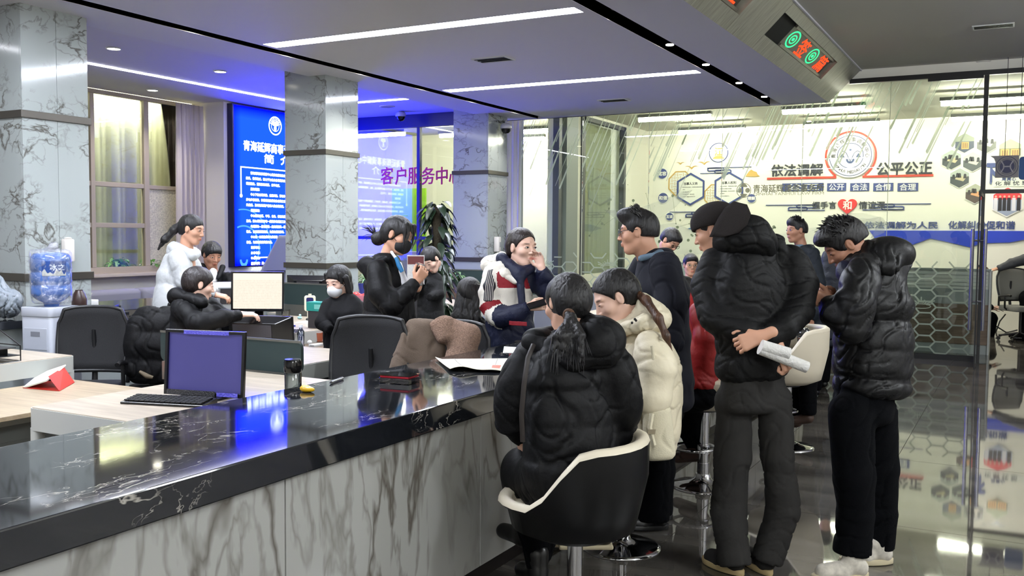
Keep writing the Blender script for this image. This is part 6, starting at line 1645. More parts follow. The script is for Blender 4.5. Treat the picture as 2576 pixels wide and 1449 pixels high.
# --- woman on the foreground stool, back to us
def stool_woman():
    f = Fig('person seated on the foreground stool, back to us, black puffer coat and ponytail', 3.80, (1440, 1100, 0), (-.74, 0, .67), 'a')
    f.head(1424, 762, .05, (-.55, -.30, .78), (0, 1, .2), .225, True, neck=(1428, 850, .05), lid=.6)
    S = SDF()
    f.torso(S, [(1432, 880, .02, 104, .60), (1436, 960, .0, 138, .64), (1440, 1060, -.0, 142, .70), (1436, 1160, .0, 138, .78), (1432, 1250, .02, 118, .85)], q=.145, qa=.020)
    f.limb(S, [(1330, 905, .02, 52), (1292, 985, .03, 50), (1290, 1055, .05, 44), (1318, 1094, .13, 30)], q=.145, qa=.018)
    f.limb(S, [(1535, 905, -.0, 56), (1566, 990, .02, 54), (1560, 1075, .08, 46), (1520, 1105, .22, 32)], q=.145, qa=.018)
    f.limb(S, [(1350, 895, .05, 50), (1430, 872, .03, 55), (1520, 895, 0, 50)])
    f.limb(S, [(1400, 1210, .02, 92), (1335, 1190, .16, 74), (1322, 1215, .26, 66)], q=.12, qa=.008)
    f.cloth('coat', S, m_puff, .0055, 24)
    H = SDF(); H.ell(f.P(1504, 858, -.10), np.array((.10, .105, .10)), k=.05); H.cap(f.P(1470, 812, .02), f.P(1530, 850, -.08), .05, .055, .05); H.cap(f.P(1345, 858, .0), f.P(1400, 842, .08), .045, .045, .05); H.cap(f.P(1345, 862, .0), f.P(1440, 902, -.14), .04, .045, .05); H.cap(f.P(1440, 902, -.14), f.P(1520, 890, -.12), .045, .05, .05)
    f.cloth('hood', H, m_puff, .006, 30)
    f.hand((1308, 1096, .10), (.2, -.95, .3), (-.9, 0, -.4), 1, .4, .17)
    T = SDF(); f.limb(T, [(1400, 1230, .0, 56), (1330, 1240, .30, 52), (1340, 1330, .33, 38), (1352, 1425, .30, 30)], k=.03); f.limb(T, [(1450, 1240, .0, 56), (1400, 1260, .34, 50), (1372, 1340, .38, 36), (1360, 1400, .36, 30)], k=.03)
    f.cloth('trousers', T, m_trb, .003)
    B = SDF(); a, b = f.P(1353, 1392, .30), f.P(1353, 1440, .30); B.cap(a, b, .048, .045, .02); B.cap(b, b+np.array((.05, .10, -.02)), .043, .038, .02); f.cloth('boot', B, mat('boot_black', (16, 15, 15), .3), 0, res=.008)
    B = SDF(); a = f.P(1318, 1350, .42); B.cap(a+np.array((0, 0, .05)), a, .045, .045, .02); B.cap(a, a+np.array((.03, .12, .0)), .042, .036, .02); bo = f.cloth('boot', B, mat('boot_black', (16, 15, 15), .3), 0, res=.008)
    def pony(S_):
        S_.ell(f.w(-.04, 0, .0), (.085, .082, .085), f.M, .03)
    f.hair(.010, .06, .02, -.085, extra=pony, res=.0045)
    Pn = SDF(); a = f.P(1430, 790, -.075); Pn.cap(a, f.P(1436, 800, -.11), .018, .022, .02); 
    rs = random.Random(4)
    for i in range(11):
        x = rs.uniform(-1, 1); e = f.P(1430+x*44, 912+rs.uniform(-30, 24)-abs(x)*20, -.245-rs.uniform(0, .02)); mpt = f.P(1432+x*34, 845, -.225-rs.uniform(0, .02))
        Pn.cap(f.P(1436, 800, -.12), mpt, .015, .016, .012); Pn.cap(mpt, e, .016, .004, .010)
    soft('ponytail', Pn, .0045, hair_mat(), f.root, it=1, wr=.003, wf=120)
    rs = random.Random(9); mb = MB()
    for i in range(60):
        x = rs.uniform(-1, 1); b_ = f.P(1430+x*42, 850, -.245); e = f.P(1430+x*52+rs.uniform(-8, 8), 918+rs.uniform(-30, 26), -.262)
        mb.tube([f.P(1434+x*8, 802, -.125), b_, e], [.002, .0035, .0006], 4, False)
    part('hair_strands', mb, hair_mat(), f.root, 60, world=True, kind='stuff')
    part('hair_tie', MB().torus((0, 0, 0), .019, .009, 16, 8, 'x'), mat('tie_brown', (84, 58, 40), .8, bump=.6, bscale=150), f.root, 60).location = tuple(f.P(1431, 793, -.085)-np.array(f.root.location))
    # shoulder strap
    st = MB().tube([f.P(1342, 868, -.165), f.P(1328, 900, -.20), f.P(1318, 970, -.205), f.P(1312, 1040, -.19), f.P(1315, 1110, -.16)], .011, 6)
    st.v = [tuple(v) for v in st.v]; part('strap', st, mat('strap_brown', (44, 38, 36), .5), f.root, 60, world=True)
    f.done()
stool_woman()
# --- woman in the cream jacket
def cream_woman():
    f = Fig('person leaning on the counter in cream puffer jacket, long brown ponytail, looking down', 4.25, (1620, 1100, 0), (-.93, 0, .36), 'c')
    f.head(1549, 748, .0, (-.86, -.48, -.10), (-.40, .9, 0), .235, True, neck=(1600, 830, .02), lid=.8)
    mj = JM('puffer_cream', (222, 212, 186), .5, .45, 20)
    S = SDF()
    f.torso(S, [(1618, 850, .02, 64, 1.0), (1628, 930, .02, 78, 1.1), (1628, 1020, .0, 74, 1.15), (1630, 1120, 0, 70, 1.1)], q=.16, qa=.022, side=(.36, 0, .93))
    f.limb(S, [(1634, 868, -.16, 44), (1652, 930, -.20, 46), (1640, 1000, -.20, 42), (1580, 1010, -.12, 32), (1530, 985, -.02, 26)], q=.14, qa=.018)
    f.limb(S, [(1610, 860, .2, 44), (1580, 950, .26, 40), (1530, 985, .24, 28)], q=.14, qa=.010)
    f.cloth('jacket', S, mj, .005, 26)
    H = SDF(); H.ell(f.P(1620, 800, 0), np.array((.095, .125, .075)), k=.04); H.cap(f.P(1560, 826, -.07), f.P(1620, 812, -.12), .034, .05, .04); H.cap(f.P(1560, 826, .07), f.P(1620, 812, .12), .034, .05, .04); H.cap(f.P(1556, 832, -.05), f.P(1556, 832, .05), .03, .03, .04); H.cap(f.P(1612, 760, -.02), f.P(1650, 800, 0), .045, .05, .05)
    H.ell(f.c+np.array((0, 0, .02)), np.array((.10, .10, .13)), k=.02, op='s')
    f.cloth('hood', H, mj, .005, 34)
    for a in ((1597, 803), (1590, 812), (1600, 806)): part('eyelet', MB().ball(tuple(f.P(a[0], a[1], -.17)), .006, 8, 5), m_black, f.root, 60, world=True)
    f.hand((1526, 985, -.02), (-.95, -.1, .2), (0, 1, 0), 1, .5, .17)
    T = SDF(); f.torso(T, [(1630, 1080, .04, 58, 1.0), (1630, 1130, .04, 56, 1.0)], side=(.36, 0, .93)); f.limb(T, [(1625, 1110, -.02, 42), (1520, 1130, .12, 36), (1500, 1240, .14, 27), (1500, 1335, .10, 22)]); f.limb(T, [(1620, 1110, .16, 42), (1510, 1125, .30, 36), (1480, 1240, .32, 27), (1475, 1330, .30, 22)])
    f.cloth('trousers', T, m_trb, .004)
    for q, m_ in ((.10, (1498, 1350)), (.30, (1472, 1345))):
        a = f.P(m_[0], m_[1], q); B = SDF(); B.cap(a-cv((-1, 0, 0))*.04, a+cv((-1, 0, 0))*.13, .042, .034, .02); so = f.cloth('shoe', B, mat('boot_black', (16, 15, 15), .3), 0, res=.008)
        part('sole', MB().obox(a+cv((-1, 0, 0))*.045-np.array((0, 0, .042)), cv((-1, 0, 0))*.125, cv((0, 0, 1))*.042, (0, 0, .011)), mat('sole_cream', (198, 186, 156), .7), so, world=True, bev=.008)
    f.hair(.010, .072, -.004, -.06, extra=lambda S_: S_.ell(f.w(-.055, 0, .01), (.062, .08, .075), f.M, .03), res=.0045)
    Pn = SDF(); pts = [(1592, 730, .0, 9), (1625, 755, -.10, 11), (1656, 800, -.18, 10), (1676, 845, -.20, 8), (1690, 884, -.20, 2.5)]
    Pn.chain([(f.q(p), f.r(p[3])) for p in pts], k=.02)
    soft('ponytail', Pn, .0045, mat('hair_brown', (74, 46, 28), .45, bump=.9, bscale=60, stretch=(1, 1, .15), var=.5, vscale=25), f.root, it=1)
    f.done()
    # the beige bag
    t = thing('shoulder_bag', 'beige canvas bag with buckle strap hanging beside the cream jacket', 'bag', tuple(f.P(1656, 1090, -.24)))
    Bg = SDF(); Bg.tub(f.P(1652, 1035, -.22), f.P(1658, 1140, -.22), .062, .072, .05, .045, cv((1, 0, .1)), .02, .03); mb_ = mat('bag_beige', (206, 198, 172), .8, bump=.3, bscale=200)
    soft('bag_body', Bg, .007, mb_, t, it=2, wr=.003)
    part('strap', MB().tube([f.P(1640, 1040, -.29), f.P(1634, 1075, -.295), f.P(1645, 1120, -.295)], .011, 6), mb_, t, 60, world=True)
    part('buckle', MB().obox(f.P(1639, 1086, -.305), cv((1, 0, 0))*.016, cv((.2, 1, 0))*.010, cv((0, 0, 1))*.003), mat('buckle', (150, 140, 120), .3, metal=.7), t, world=True)
    part('shoulder_strap', MB().tube([f.P(1640, 1032, -.22), f.P(1650, 950, -.27), f.P(1640, 870, -.27)], .007, 6), mb_, t, 60, world=True)
cream_woman()
# --- woman in white, red and navy
def stripe_woman():
    f = Fig('person standing in white, red and navy padded jacket, one hand raised to her ear', 6.6, (1290, 900, 0), (.72, 0, -.69), 'c')
    f.head(1312, 622, -.02, (.66, -.10, -.74), (0, 1, 0), .262, True, neck=(1292, 690, .0), lid=.35)
    W = JM('jacket_white', (220, 214, 202), .6); R_ = JM('jacket_red', (130, 16, 30), .6); N_ = JM('jacket_navy', (18, 24, 50), .6)
    S = SDF()
    f.torso(S, [(1284, 672, 0, 48, .62), (1284, 700, 0, 62, .66)], q=0, m=0)
    f.torso(S, [(1284, 700, 0, 63, .68), (1284, 722, 0, 65, .70)], m=1)
    f.torso(S, [(1283, 722, 0, 65, .72), (1282, 778, 0, 66, .75)], q=.14, qa=.008, m=0)
    f.torso(S, [(1282, 778, 0, 67, .76), (1284, 830, 0, 68, .8), (1284, 900, 0, 70, .8)], q=.14, qa=.008, m=2)
    f.limb(S, [(1242, 690, -.06, 28), (1232, 735, -.10, 28), (1234, 770, -.12, 27)], m=0); f.limb(S, [(1234, 768, -.12, 27.5), (1242, 785, -.14, 27)], m=1); f.limb(S, [(1240, 788, -.14, 27), (1262, 800, -.20, 25)], m=0)
    f.limb(S, [(1262, 797, -.20, 26), (1300, 790, -.26, 22), (1328, 774, -.28, 17)], m=2)
    f.limb(S, [(1330, 690, .02, 26), (1372, 726, -.02, 25), (1372, 700, -.06, 21), (1362, 678, -.10, 16)], m=2)
    f.cloth('jacket', S, [W, R_, N_], .004, 26, res=.010)
    H = SDF(); H.cap(f.P(1232, 664, .02), f.P(1270, 690, -.12), .045, .04, .04); H.cap(f.P(1232, 664, .02), f.P(1262, 650, .12), .045, .05, .04); H.ell(f.P(1240, 668, .05), (.08, .10, .06), k=.04); H.cap(f.P(1270, 690, -.12), f.P(1305, 712, -.16), .035, .022, .03)
    f.cloth('hood', H, W, .005, 30, res=.009)
    C_ = SDF(); C_.cap(f.P(1262, 650, -.04), f.P(1306, 690, -.14), .045, .045, .04); C_.cap(f.P(1306, 690, -.14), f.P(1334, 676, -.06), .042, .036, .04); C_.cap(f.P(1262, 650, .02), f.P(1310, 660, .08), .04, .04, .04); C_.cap(f.P(1308, 700, -.16), f.P(1316, 800, -.20), .028, .024, .02)
    f.cloth('collar', C_, N_, .003, res=.009)
    S = SDF(); f.torso(S, [(1240, 676, -.105, 12, .5), (1231, 720, -.165, 13, .5), (1229, 756, -.185, 13, .5)], rr=.01, side=(1, 0, 0)); so = f.cloth('sleeve_panel', S, mat('panel_stripe', (24, 24, 34), .6), 0, res=.008)
    mb = MB()
    for i in range(5):
        x = -9+i*4.5; mb.tube([f.P(1240+x, 678, -.150), f.P(1231+x, 720, -.212), f.P(1229+x, 756, -.23)], .0016, 4)
    part('stripe', mb, W, so, world=True, kind='stuff')
    f.hand((1330, 772, -.29), (.95, .15, -.1), (-.1, .3, -.9), -1, .6, .17, thumb=.8)
    f.hand((1363, 676, -.10), (-.28, .95, 0), (.5, .0, .85), 1, .35, .165, curls=[.2, .35, .45, .5])
    part('pocket_flap', MB().obox(f.P(1303, 814, -.33), cv((1, -.05, -.3))*.062, cv((0, 1, 0))*.014, cv((0, 0, 1))*.006), R_, f.root, world=True, bev=.003)
    T = SDF(); f.torso(T, [(1284, 890, 0, 52, .8), (1284, 930, 0, 50, .8)]); f.limb(T, [(1268, 920, 0, 27), (1268, 1060, .02, 24), (1268, 1190, .0, 22)]); f.limb(T, [(1302, 920, 0, 27), (1302, 1060, .02, 24), (1302, 1190, .0, 22)]); f.cloth('trousers', T, m_trb, .003, res=.014)
    f.shoe((1268, 1196, .05), (1290, 1205, -.16), m_black, m_black); f.shoe((1302, 1196, .05), (1324, 1205, -.16), m_black, m_black)
    hb = mat('hair_darkbrown', (34, 24, 20), .45, bump=.8, bscale=60, stretch=(1, 1, .2))
    f.hair(.006, .078, .002, -.055, extra=lambda S_: (S_.ell(f.w(-.05, 0, .0), (.062, .078, .08), f.M, .03), S_.cap(f.w(-.10, .03, -.06), f.w(-.12, .05, -.085), .026, .022, .02)), m=hb, res=.005)
    f.done()
stripe_woman()
phone('dark smartphone held low by the person in the white, red and navy jacket', atD(1354, 764, 6.27), (.9, .25, .2), (0, .5, .8), glow=False)
# --- man in the navy suit with glasses
def suit_man():
    f = Fig('person in dark navy suit with spectacles, profile to the left, behind the cream jacket', 5.15, (1655, 1000, 0), (-.93, 0, .36), 'b')
    f.head(1606, 584, .0, (-.97, -.06, .18), (0, 1, 0), .235, neck=(1642, 670, .04), lid=.4, nr=.060)
    S = SDF(); m = JM('suit_navy', (17, 19, 30), .75, .3, 12, .25)
    f.torso(S, [(1652, 650, .02, 50, .95), (1660, 730, .02, 76, .95), (1664, 850, .02, 74, .95), (1668, 960, .02, 78, .95), (1672, 1010, .02, 78, .95)], side=(.36, 0, .93), rr=.06)
    f.limb(S, [(1672, 672, -.16, 40), (1690, 760, -.20, 40), (1684, 860, -.20, 34), (1620, 900, -.16, 28), (1585, 880, -.12, 22)], rr=.02)
    f.limb(S, [(1622, 672, .18, 38), (1592, 720, .24, 34), (1580, 800, .24, 30), (1566, 860, .18, 24)], rr=.02)
    f.cloth('suit_jacket', S, m, .005, 18)
    C_ = SDF(); C_.cap(f.P(1612, 650, -.05), f.P(1660, 640, -.07), .018, .022, .03); C_.cap(f.P(1612, 650, .05), f.P(1660, 640, .07), .018, .022, .03); C_.cap(f.P(1660, 638, -.05), f.P(1660, 638, .05), .022, .022, .03); f.cloth('shirt_collar', C_, JM('shirt_blue', (92, 112, 130), .7), 0, res=.007)
    f.hand((1585, 884, -.12), (-.9, -.3, .2), (0, 1, 0), 1, .5, .18)
    T = SDF(); f.torso(T, [(1672, 1000, .02, 54, .9), (1672, 1040, .02, 54, .9)], side=(.36, 0, .93)); f.limb(T, [(1646, 1040, -.08, 42), (1645, 1180, -.06, 40), (1642, 1304, -.06, 42)]); f.limb(T, [(1664, 1040, .10, 40), (1664, 1180, .12, 34), (1662, 1290, .12, 32)]); f.cloth('trousers', T, m_trb, .003, res=.012)
    f.shoe((1680, 1312, -.06), (1610, 1318, -.06), m_black, m_black); f.shoe((1690, 1298, .12), (1640, 1300, .12), m_black, m_black)
    f.hair(.006, .072, .03, -.025, .012, extra=lambda S_: S_.ell(f.w(.035, 0, .105), (.075, .07, .035), f.M, .03), res=.005)
    spikes('hair_tufts', f.c, f.M, f.h, 170, ((-1.7, 1.7), (.5, 1.5)), .035, f.root, 8, lean=(.7, 0, .6), r=.006)
    glasses(f); f.done()
suit_man()
def red_person():
    f = Fig('person in red padded jacket bent over the counter on a bar stool, head hidden', 5.75, (1752, 1000, 0), (-.88, 0, .47), 'b')
    f.head(1716, 742, .45, (-.8, -.6, .1), (-.5, .8, 0), .225, neck=(1735, 770, .30), eye=False)
    S = SDF(); m = JM('puffer_red', (140, 24, 22), .55, .5, 20)
    f.torso(S, [(1738, 760, .18, 44, .8), (1752, 830, .08, 58, .85), (1758, 900, .02, 62, .9), (1752, 965, .0, 60, .9)], q=.10, qa=.010)
    f.limb(S, [(1758, 785, -.06, 28), (1776, 850, -.12, 28), (1768, 905, -.10, 26), (1730, 900, .1, 20)], q=.10, qa=.008)
    f.limb(S, [(1720, 760, .2, 26), (1712, 740, .22, 20), (1700, 760, .24, 18)])
    f.cloth('jacket', S, m, .005, 24)
    H = SDF(); H.ell(f.P(1735, 748, .20), (.09, .10, .07), k=.04); H.cap(f.P(1730, 745, .16), f.P(1758, 775, .08), .05, .04, .04); f.cloth('hood', H, m, .005, 30)
    T = SDF(); f.torso(T, [(1752, 950, .0, 50, .9), (1750, 1000, .0, 52, .9)]); f.limb(T, [(1745, 995, .0, 36), (1716, 1010, .30, 32), (1728, 1080, .34, 24), (1756, 1150, .30, 17)]); f.limb(T, [(1770, 995, -.04, 36), (1744, 1010, .22, 32), (1752, 1080, .26, 24), (1772, 1140, .24, 17)]); f.cloth('trousers', T, m_trb, .003)
    B = SDF(); a = f.P(1754, 1146, .30); B.cap(a, a+np.array((0.0, .13, -.03)), .04, .035, .02); f.cloth('shoe', B, mat('shoe_brown', (70, 50, 42), .6), 0, res=.008); B = SDF(); a = f.P(1772, 1138, .24); B.cap(a, a+np.array((0.0, .13, -.03)), .04, .035, .02); f.cloth('shoe', B, mat('shoe_brown', (70, 50, 42), .6), 0, res=.008)
    f.hand((1728, 900, .12), (-.95, 0, .2), (0, 1, 0), 1, .5, .17)
    f.hair(.01, .06, .02, -.06); f.done()
red_person()
def staff_simple(lab, D, foot, bd, head, face, up, skin, m, tor, arms=(), hair=None, fem=False, h=.235, lid=.5, nx=None, wr=.004, q=0, qa=0, extra=None, ratio=.62, side=None, jn='jacket', legs=True, eye=True, hairm=None):
    f = Fig(lab, D, foot, bd, skin)
    f.head(head[0], head[1], head[2], face, up, h, fem, nx, lid, eye)
    S = SDF(); f.torso(S, tor, ratio=ratio, q=q, qa=qa, side=side)
    for a in arms: f.limb(S, a, q=q, qa=qa*.8)
    f.cloth(jn, S, m, wr, 24, res=max(.010, D*.0015))
    f.hair(*(hair or (.010, .06, .02, -.06)), m=hairm, extra=extra)
    if legs:
        x, y, dd = tor[-1][0], tor[-1][1], tor[-1][2]; a = f.P(x, y, dd); T = SDF()
        if legs == 'sit' and a[2] > .56:
            b_ = np.array((a[0], a[1], .52)); S2 = SDF(); w_ = f.r(tor[-1][3]); S2.tub(a+np.array((0, 0, .05)), b_, w_, w_*.95, w_*.72, w_*.75, f.bl, .02, .04); f.cloth(jn+'_lower', S2, m, wr, 24, res=.014); a = b_
        for s_ in (-1, 1):
            p0 = a+f.bl*s_*.09+np.array((0, 0, .02))
            if legs == 'sit':
                kn = p0+f.bf*.40; T.cap(p0, kn, .085, .065, .03); T.cap(kn, np.array((kn[0], kn[1], .1)), .062, .05, .03)
                sh_ = SDF(); e = np.array((kn[0], kn[1], .045)); sh_.cap(e, e+f.bf*.16, .042, .036, .02); sh_.ell(e-np.array((0, 0, .14)), (.4, .4, .095), op='s', k=.005); soft('shoe', sh_, .012, m_black, f.root, it=1)
            else:
                T.cap(p0, np.array((p0[0], p0[1], .10)), .088, .06, .03)
                sh_ = SDF(); e = np.array((p0[0], p0[1], .045)); sh_.cap(e, e+f.bf*.16, .042, .036, .02); sh_.ell(e-np.array((0, 0, .14)), (.4, .4, .095), op='s', k=.005); soft('shoe', sh_, .012, m_black, f.root, it=1)
        T.cap(a+f.bl*.07+np.array((0, 0, .04)), a-f.bl*.07+np.array((0, 0, .04)), .11, .11, .03)
        soft('trousers', T, .016, m_trb, f.root, it=1, wr=.002)
    return f
# --- woman in the long black puffer with a mask and a bun
def mask_woman():
    f = Fig('person standing in long black puffer coat, black mask and messy bun, holding a phone', 6.4, (985, 1000, 0), (.90, 0, -.43), 'b')
    f.head(1000, 592, .0, (.86, -.30, -.42), (.25, .96, 0), .245, True, neck=(968, 668, .02), lid=.75)
    S = SDF()
    f.torso(S, [(972, 655, .02, 46, .8), (972, 720, .02, 62, .85), (972, 800, .0, 62, .9), (970, 880, .0, 62, .95), (968, 940, .0, 62, .95)], q=.20, qa=.014, side=(.43, 0, .9))
    f.limb(S, [(950, 680, -.14, 30), (958, 735, -.20, 31), (984, 768, -.22, 28), (1020, 738, -.20, 21), (1044, 712, -.16, 16)], q=.15, qa=.006)
    f.limb(S, [(985, 676, .16, 28), (1012, 740, .20, 26), (1030, 740, .14, 22), (1052, 712, .02, 16)], q=.15, qa=.006)
    f.cloth('coat', S, m_puff, .004, 26)
    P_ = SDF(); P_.tub(f.P(1022, 730, .05), f.P(1040, 900, .05), .05, .07, .05, .06, cv((.43, 0, .9)), .02, .02); f.cloth('coat_front', P_, m_puff, .006, 20)
    H = SDF(); H.ell(f.P(938, 668, .0), (.09, .12, .075), k=.04); H.cap(f.P(930, 690, -.04), f.P(975, 650, -.10), .045, .035, .04); f.cloth('hood', H, m_puff, .005, 30)
    C_ = SDF(); f.torso(C_, [(1000, 664, -.02, 12, .9), (1016, 712, -.04, 12, .9), (1024, 740, -.04, 12, .9)], rr=.01); C_.cap(f.P(985, 634, -.09), f.P(1006, 665, -.10), .012, .012, .02); f.cloth('shirt', C_, JM('shirt_white', (224, 224, 226), .7), 0, res=.008)
    mb = MB().tube([f.P(996, 648, -.115), f.P(1004, 668, -.125), f.P(1012, 684, -.125)], [.012, .017, .014], 8); part('scarf', mb, mat('scarf_blue', (34, 110, 160), .6), f.root, 60, world=True)
    f.hand((1046, 710, -.16), (.55, .75, .1), (.3, -.4, -.85), -1, .75, .172, thumb=.8); f.hand((1056, 708, .0), (.3, .9, 0), (.9, -.2, .3), 1, .7, .172, thumb=.8)
    T = SDF(); f.torso(T, [(972, 920, .0, 40, .9), (972, 980, .0, 40, .9)], side=(.43, 0, .9)); f.limb(T, [(966, 970, -.08, 28), (968, 1100, -.08, 22), (968, 1205, -.08, 18)]); f.limb(T, [(984, 970, .1, 28), (984, 1100, .1, 22), (984, 1200, .1, 18)]); f.cloth('trousers', T, m_trb, .003, res=.014)
    f.shoe((960, 1214, -.08), (1010, 1222, -.14), m_black, m_black); f.shoe((978, 1206, .1), (1024, 1212, .04), m_black, m_black)
    def ex(S_):
        S_.ell(f.w(-.05, 0, .0), (.065, .080, .08), f.M, .03); S_.ell(f.P(951, 600, .03), (.048, .05, .05), k=.02)
        S_.cap(f.w(.07, .05, .09), f.w(.095, .055, -.03), .018, .006, .02); S_.cap(f.w(.07, -.05, .09), f.w(.100, -.05, -.06), .018, .006, .02)
    f.hair(.012, .055, .005, -.06, extra=ex)
    rs = random.Random(2); mb = MB(); b = f.P(945, 592, .03)
    for i in range(26):
        a = rs.uniform(-.6, 2.6); l = rs.uniform(.05, .12); d = cv((-abs(math.cos(a)), math.sin(a), rs.uniform(-.3, .3))); mb.tube([b, b+d*l*.6+np.array((0, 0, .01)), b+d*l], [.003, .002, .0005], 4, False)
    for i in range(14):
        y = rs.uniform(-.06, .06); mb.tube([f.w(.075, y, .10), f.w(.108, y*1.1, .03), f.w(.10+rs.uniform(0, .015), y*1.1, -.07+rs.uniform(-.04, .02))], [.003, .0025, .0006], 4, False)
    part('hair_strands', mb, hair_mat(), f.root, 60, world=True, kind='stuff')
    mask(f, mat('mask_black', (16, 16, 18), .8)); f.done()
mask_woman()
phone('smartphone held upright by the masked person in the long puffer', atD(1054, 690, 6.28), (.1, .95, .2), (.8, 0, .6), glow=False, rgb=(58, 42, 36))
# --- woman in the white puffer at the back, standing
def white_woman():
    m = JM('puffer_white', (184, 186, 186), .5, .5, 22)
    f = staff_simple('person standing in white puffer jacket with long ponytail, leaning towards the pale monitor', 7.7, (450, 900, 0), (.9, 0, .3),
        (482, 577, 0), (.93, -.22, -.15), (.15, 1, 0), 'b', m, [(452, 640, .02, 40, .8), (446, 690, .02, 54, .85), (440, 760, 0, 56, .9), (436, 800, 0, 54, .9)],
        arms=[[(448, 650, -.12, 27), (470, 705, -.14, 25), (515, 735, -.10, 19), (538, 740, -.08, 14)], [(470, 650, .14, 24), (500, 700, .18, 22), (540, 735, .14, 14)]],
        fem=True, lid=.6, nx=(468, 645, .02), q=.13, qa=.014, side=(.1, 0, .95), hair=(.006, .06, .015, -.06), extra=None)
    H = SDF(); H.cap(f.P(440, 622, -.05), f.P(480, 640, -.10), .05, .04, .05); H.cap(f.P(440, 622, .05), f.P(490, 634, .06), .05, .04, .05); H.cap(f.P(436, 632, -.04), f.P(436, 632, .06), .055, .05, .05); H.cap(f.P(486, 644, -.10), f.P(496, 640, .04), .035, .03, .05); f.cloth('hood', H, m, .005, 30)
    f.hand((540, 741, -.08), (.95, -.2, .1), (0, .9, -.3), -1, .5, .17)
    Pn = SDF(); Pn.chain([(f.P(460, 560, .0), .028), (f.P(438, 578, .0), .034), (f.P(415, 602, -.02), .030), (f.P(398, 628, -.02), .008)], k=.02); soft('ponytail', Pn, .006, hair_mat(), f.root, it=1, wr=.003, wf=90)
    f.done()
white_woman()
m_blackj = JM('jacket_black', (9, 9, 12), .7, .3, 30, .2)
# --- seated man beside her
f = staff_simple('person with short black hair seated behind the pale grey monitor', 9.05, (545, 800, 0), (.6, 0, -.5),
    (533, 641, 0), (.62, -.35, -.70), (0, 1, 0), 'd', m_blackj, [(540, 700, .03, 42, .7), (546, 740, .02, 50, .7), (548, 800, 0, 48, .75)], arms=[[(516, 700, 0, 22), (520, 745, -.1, 22), (560, 750, -.2, 16)], [(578, 702, 0, 20), (590, 740, -.1, 18), (580, 750, -.2, 15)]],
    lid=.6, nx=(537, 700, .02), hair=(.014, .05, .01, -.03, .012), legs='sit')
C_ = SDF(); C_.cap(f.P(508, 668, -.02), f.P(530, 700, -.14), .032, .022, .03); C_.cap(f.P(560, 672, .0), f.P(548, 700, -.12), .032, .022, .03); f.cloth('collar', C_, m_blackj, .002); T = SDF(); T.cap(f.P(536, 684, -.08), f.P(538, 720, -.13), .04, .03, .03); f.cloth('shirt', T, mat('shirt_pale', (200, 198, 196), .8), 0); f.done()
# --- seated woman at the bright monitor
f = staff_simple('person in black puffer seated with back to us at the bright monitor', 6.65, (500, 900, 0), (.85, 0, .4),
    (500, 716, .02), (.86, -.18, .46), (0, 1, 0), 'c', m_puff, [(484, 755, .02, 50, .75), (486, 800, .02, 66, .8), (484, 850, 0, 66, .85)], arms=[[(455, 775, -.08, 28), (500, 815, -.22, 26), (560, 800, -.16, 20), (602, 792, -.06, 14)], [(520, 765, .1, 26), (560, 800, .14, 22), (600, 795, .1, 14)]],
    fem=True, lid=.6, nx=(484, 770, .02), q=.16, qa=.008, hair=(.012, .055, .01, -.09), legs='sit', hairm=mat('hair_dark', (28, 20, 20), .45, bump=.8, bscale=60, stretch=(1, 1, .2)))
H = SDF(); H.cap(f.P(445, 742, -.04), f.P(510, 762, -.12), .05, .045, .05); H.cap(f.P(450, 738, .08), f.P(520, 750, .10), .05, .045, .05); H.cap(f.P(440, 748, -.03), f.P(440, 746, .08), .05, .05, .05); f.cloth('hood', H, m_puff, .004, 30)
f.hand((604, 791, -.05), (.95, .0, .2), (0, .95, -.2), -1, .45, .17); f.done()
# --- woman in a white mask
f = staff_simple('person in black with dark bob and white mask seated before the middle column', 7.3, (850, 900, 0), (-.4, 0, -.85),
    (851, 708, 0), (-.50, -.30, -.80), (0, 1, 0), 'c', m_blackj, [(862, 755, .02, 42, .6), (860, 790, .0, 52, .65), (858, 850, 0, 50, .7)], arms=[[(826, 770, 0, 20), (812, 810, -.08, 19), (830, 830, -.2, 14)], [(896, 770, 0, 20), (905, 810, -.05, 19), (880, 830, -.2, 14)]],
    fem=True, lid=.65, hair=(.012, .05, .0, -.16), legs='sit', extra=None)
S = SDF(); 
for y in (1, -1): S.cap(f.w(-.0, y*.085, .03), f.w(-.01, y*.088, -.135), .026, .022, .02); S.cap(f.w(.045, y*.07, .07), f.w(.05, y*.078, -.0), .018, .010, .02)
S.ell(f.w(-.05, 0, -.05), (.065, .08, .10), f.M, .03); soft('hair_bob', S, .007, hair_mat(), f.root, it=1); mask(f, mat('mask_white', (226, 228, 230), .8)); f.done()
# --- woman leaning over the far desk
f = staff_simple('person in long dark coat leaning forward beside the tall climbing plant', 9.0, (1075, 900, 0), (-.2, 0, -.9),
    (1084, 653, -.02), (-.38, -.66, -.64), (-.2, .9, 0), 'c', JM('coat_black', (8, 8, 10), .8), [(1072, 678, .10, 26, .8), (1076, 720, .02, 36, .8), (1080, 800, -.0, 38, .8), (1082, 880, 0, 40, .8)], arms=[[(1052, 690, 0, 15), (1050, 730, -.1, 14), (1066, 700, -.25, 10)], [(1100, 700, 0, 15), (1104, 740, -.08, 14), (1080, 748, -.2, 10)]],
    fem=True, lid=.8, nx=(1070, 690, .08), hair=(.008, .06, .02, -.06))
f.done()
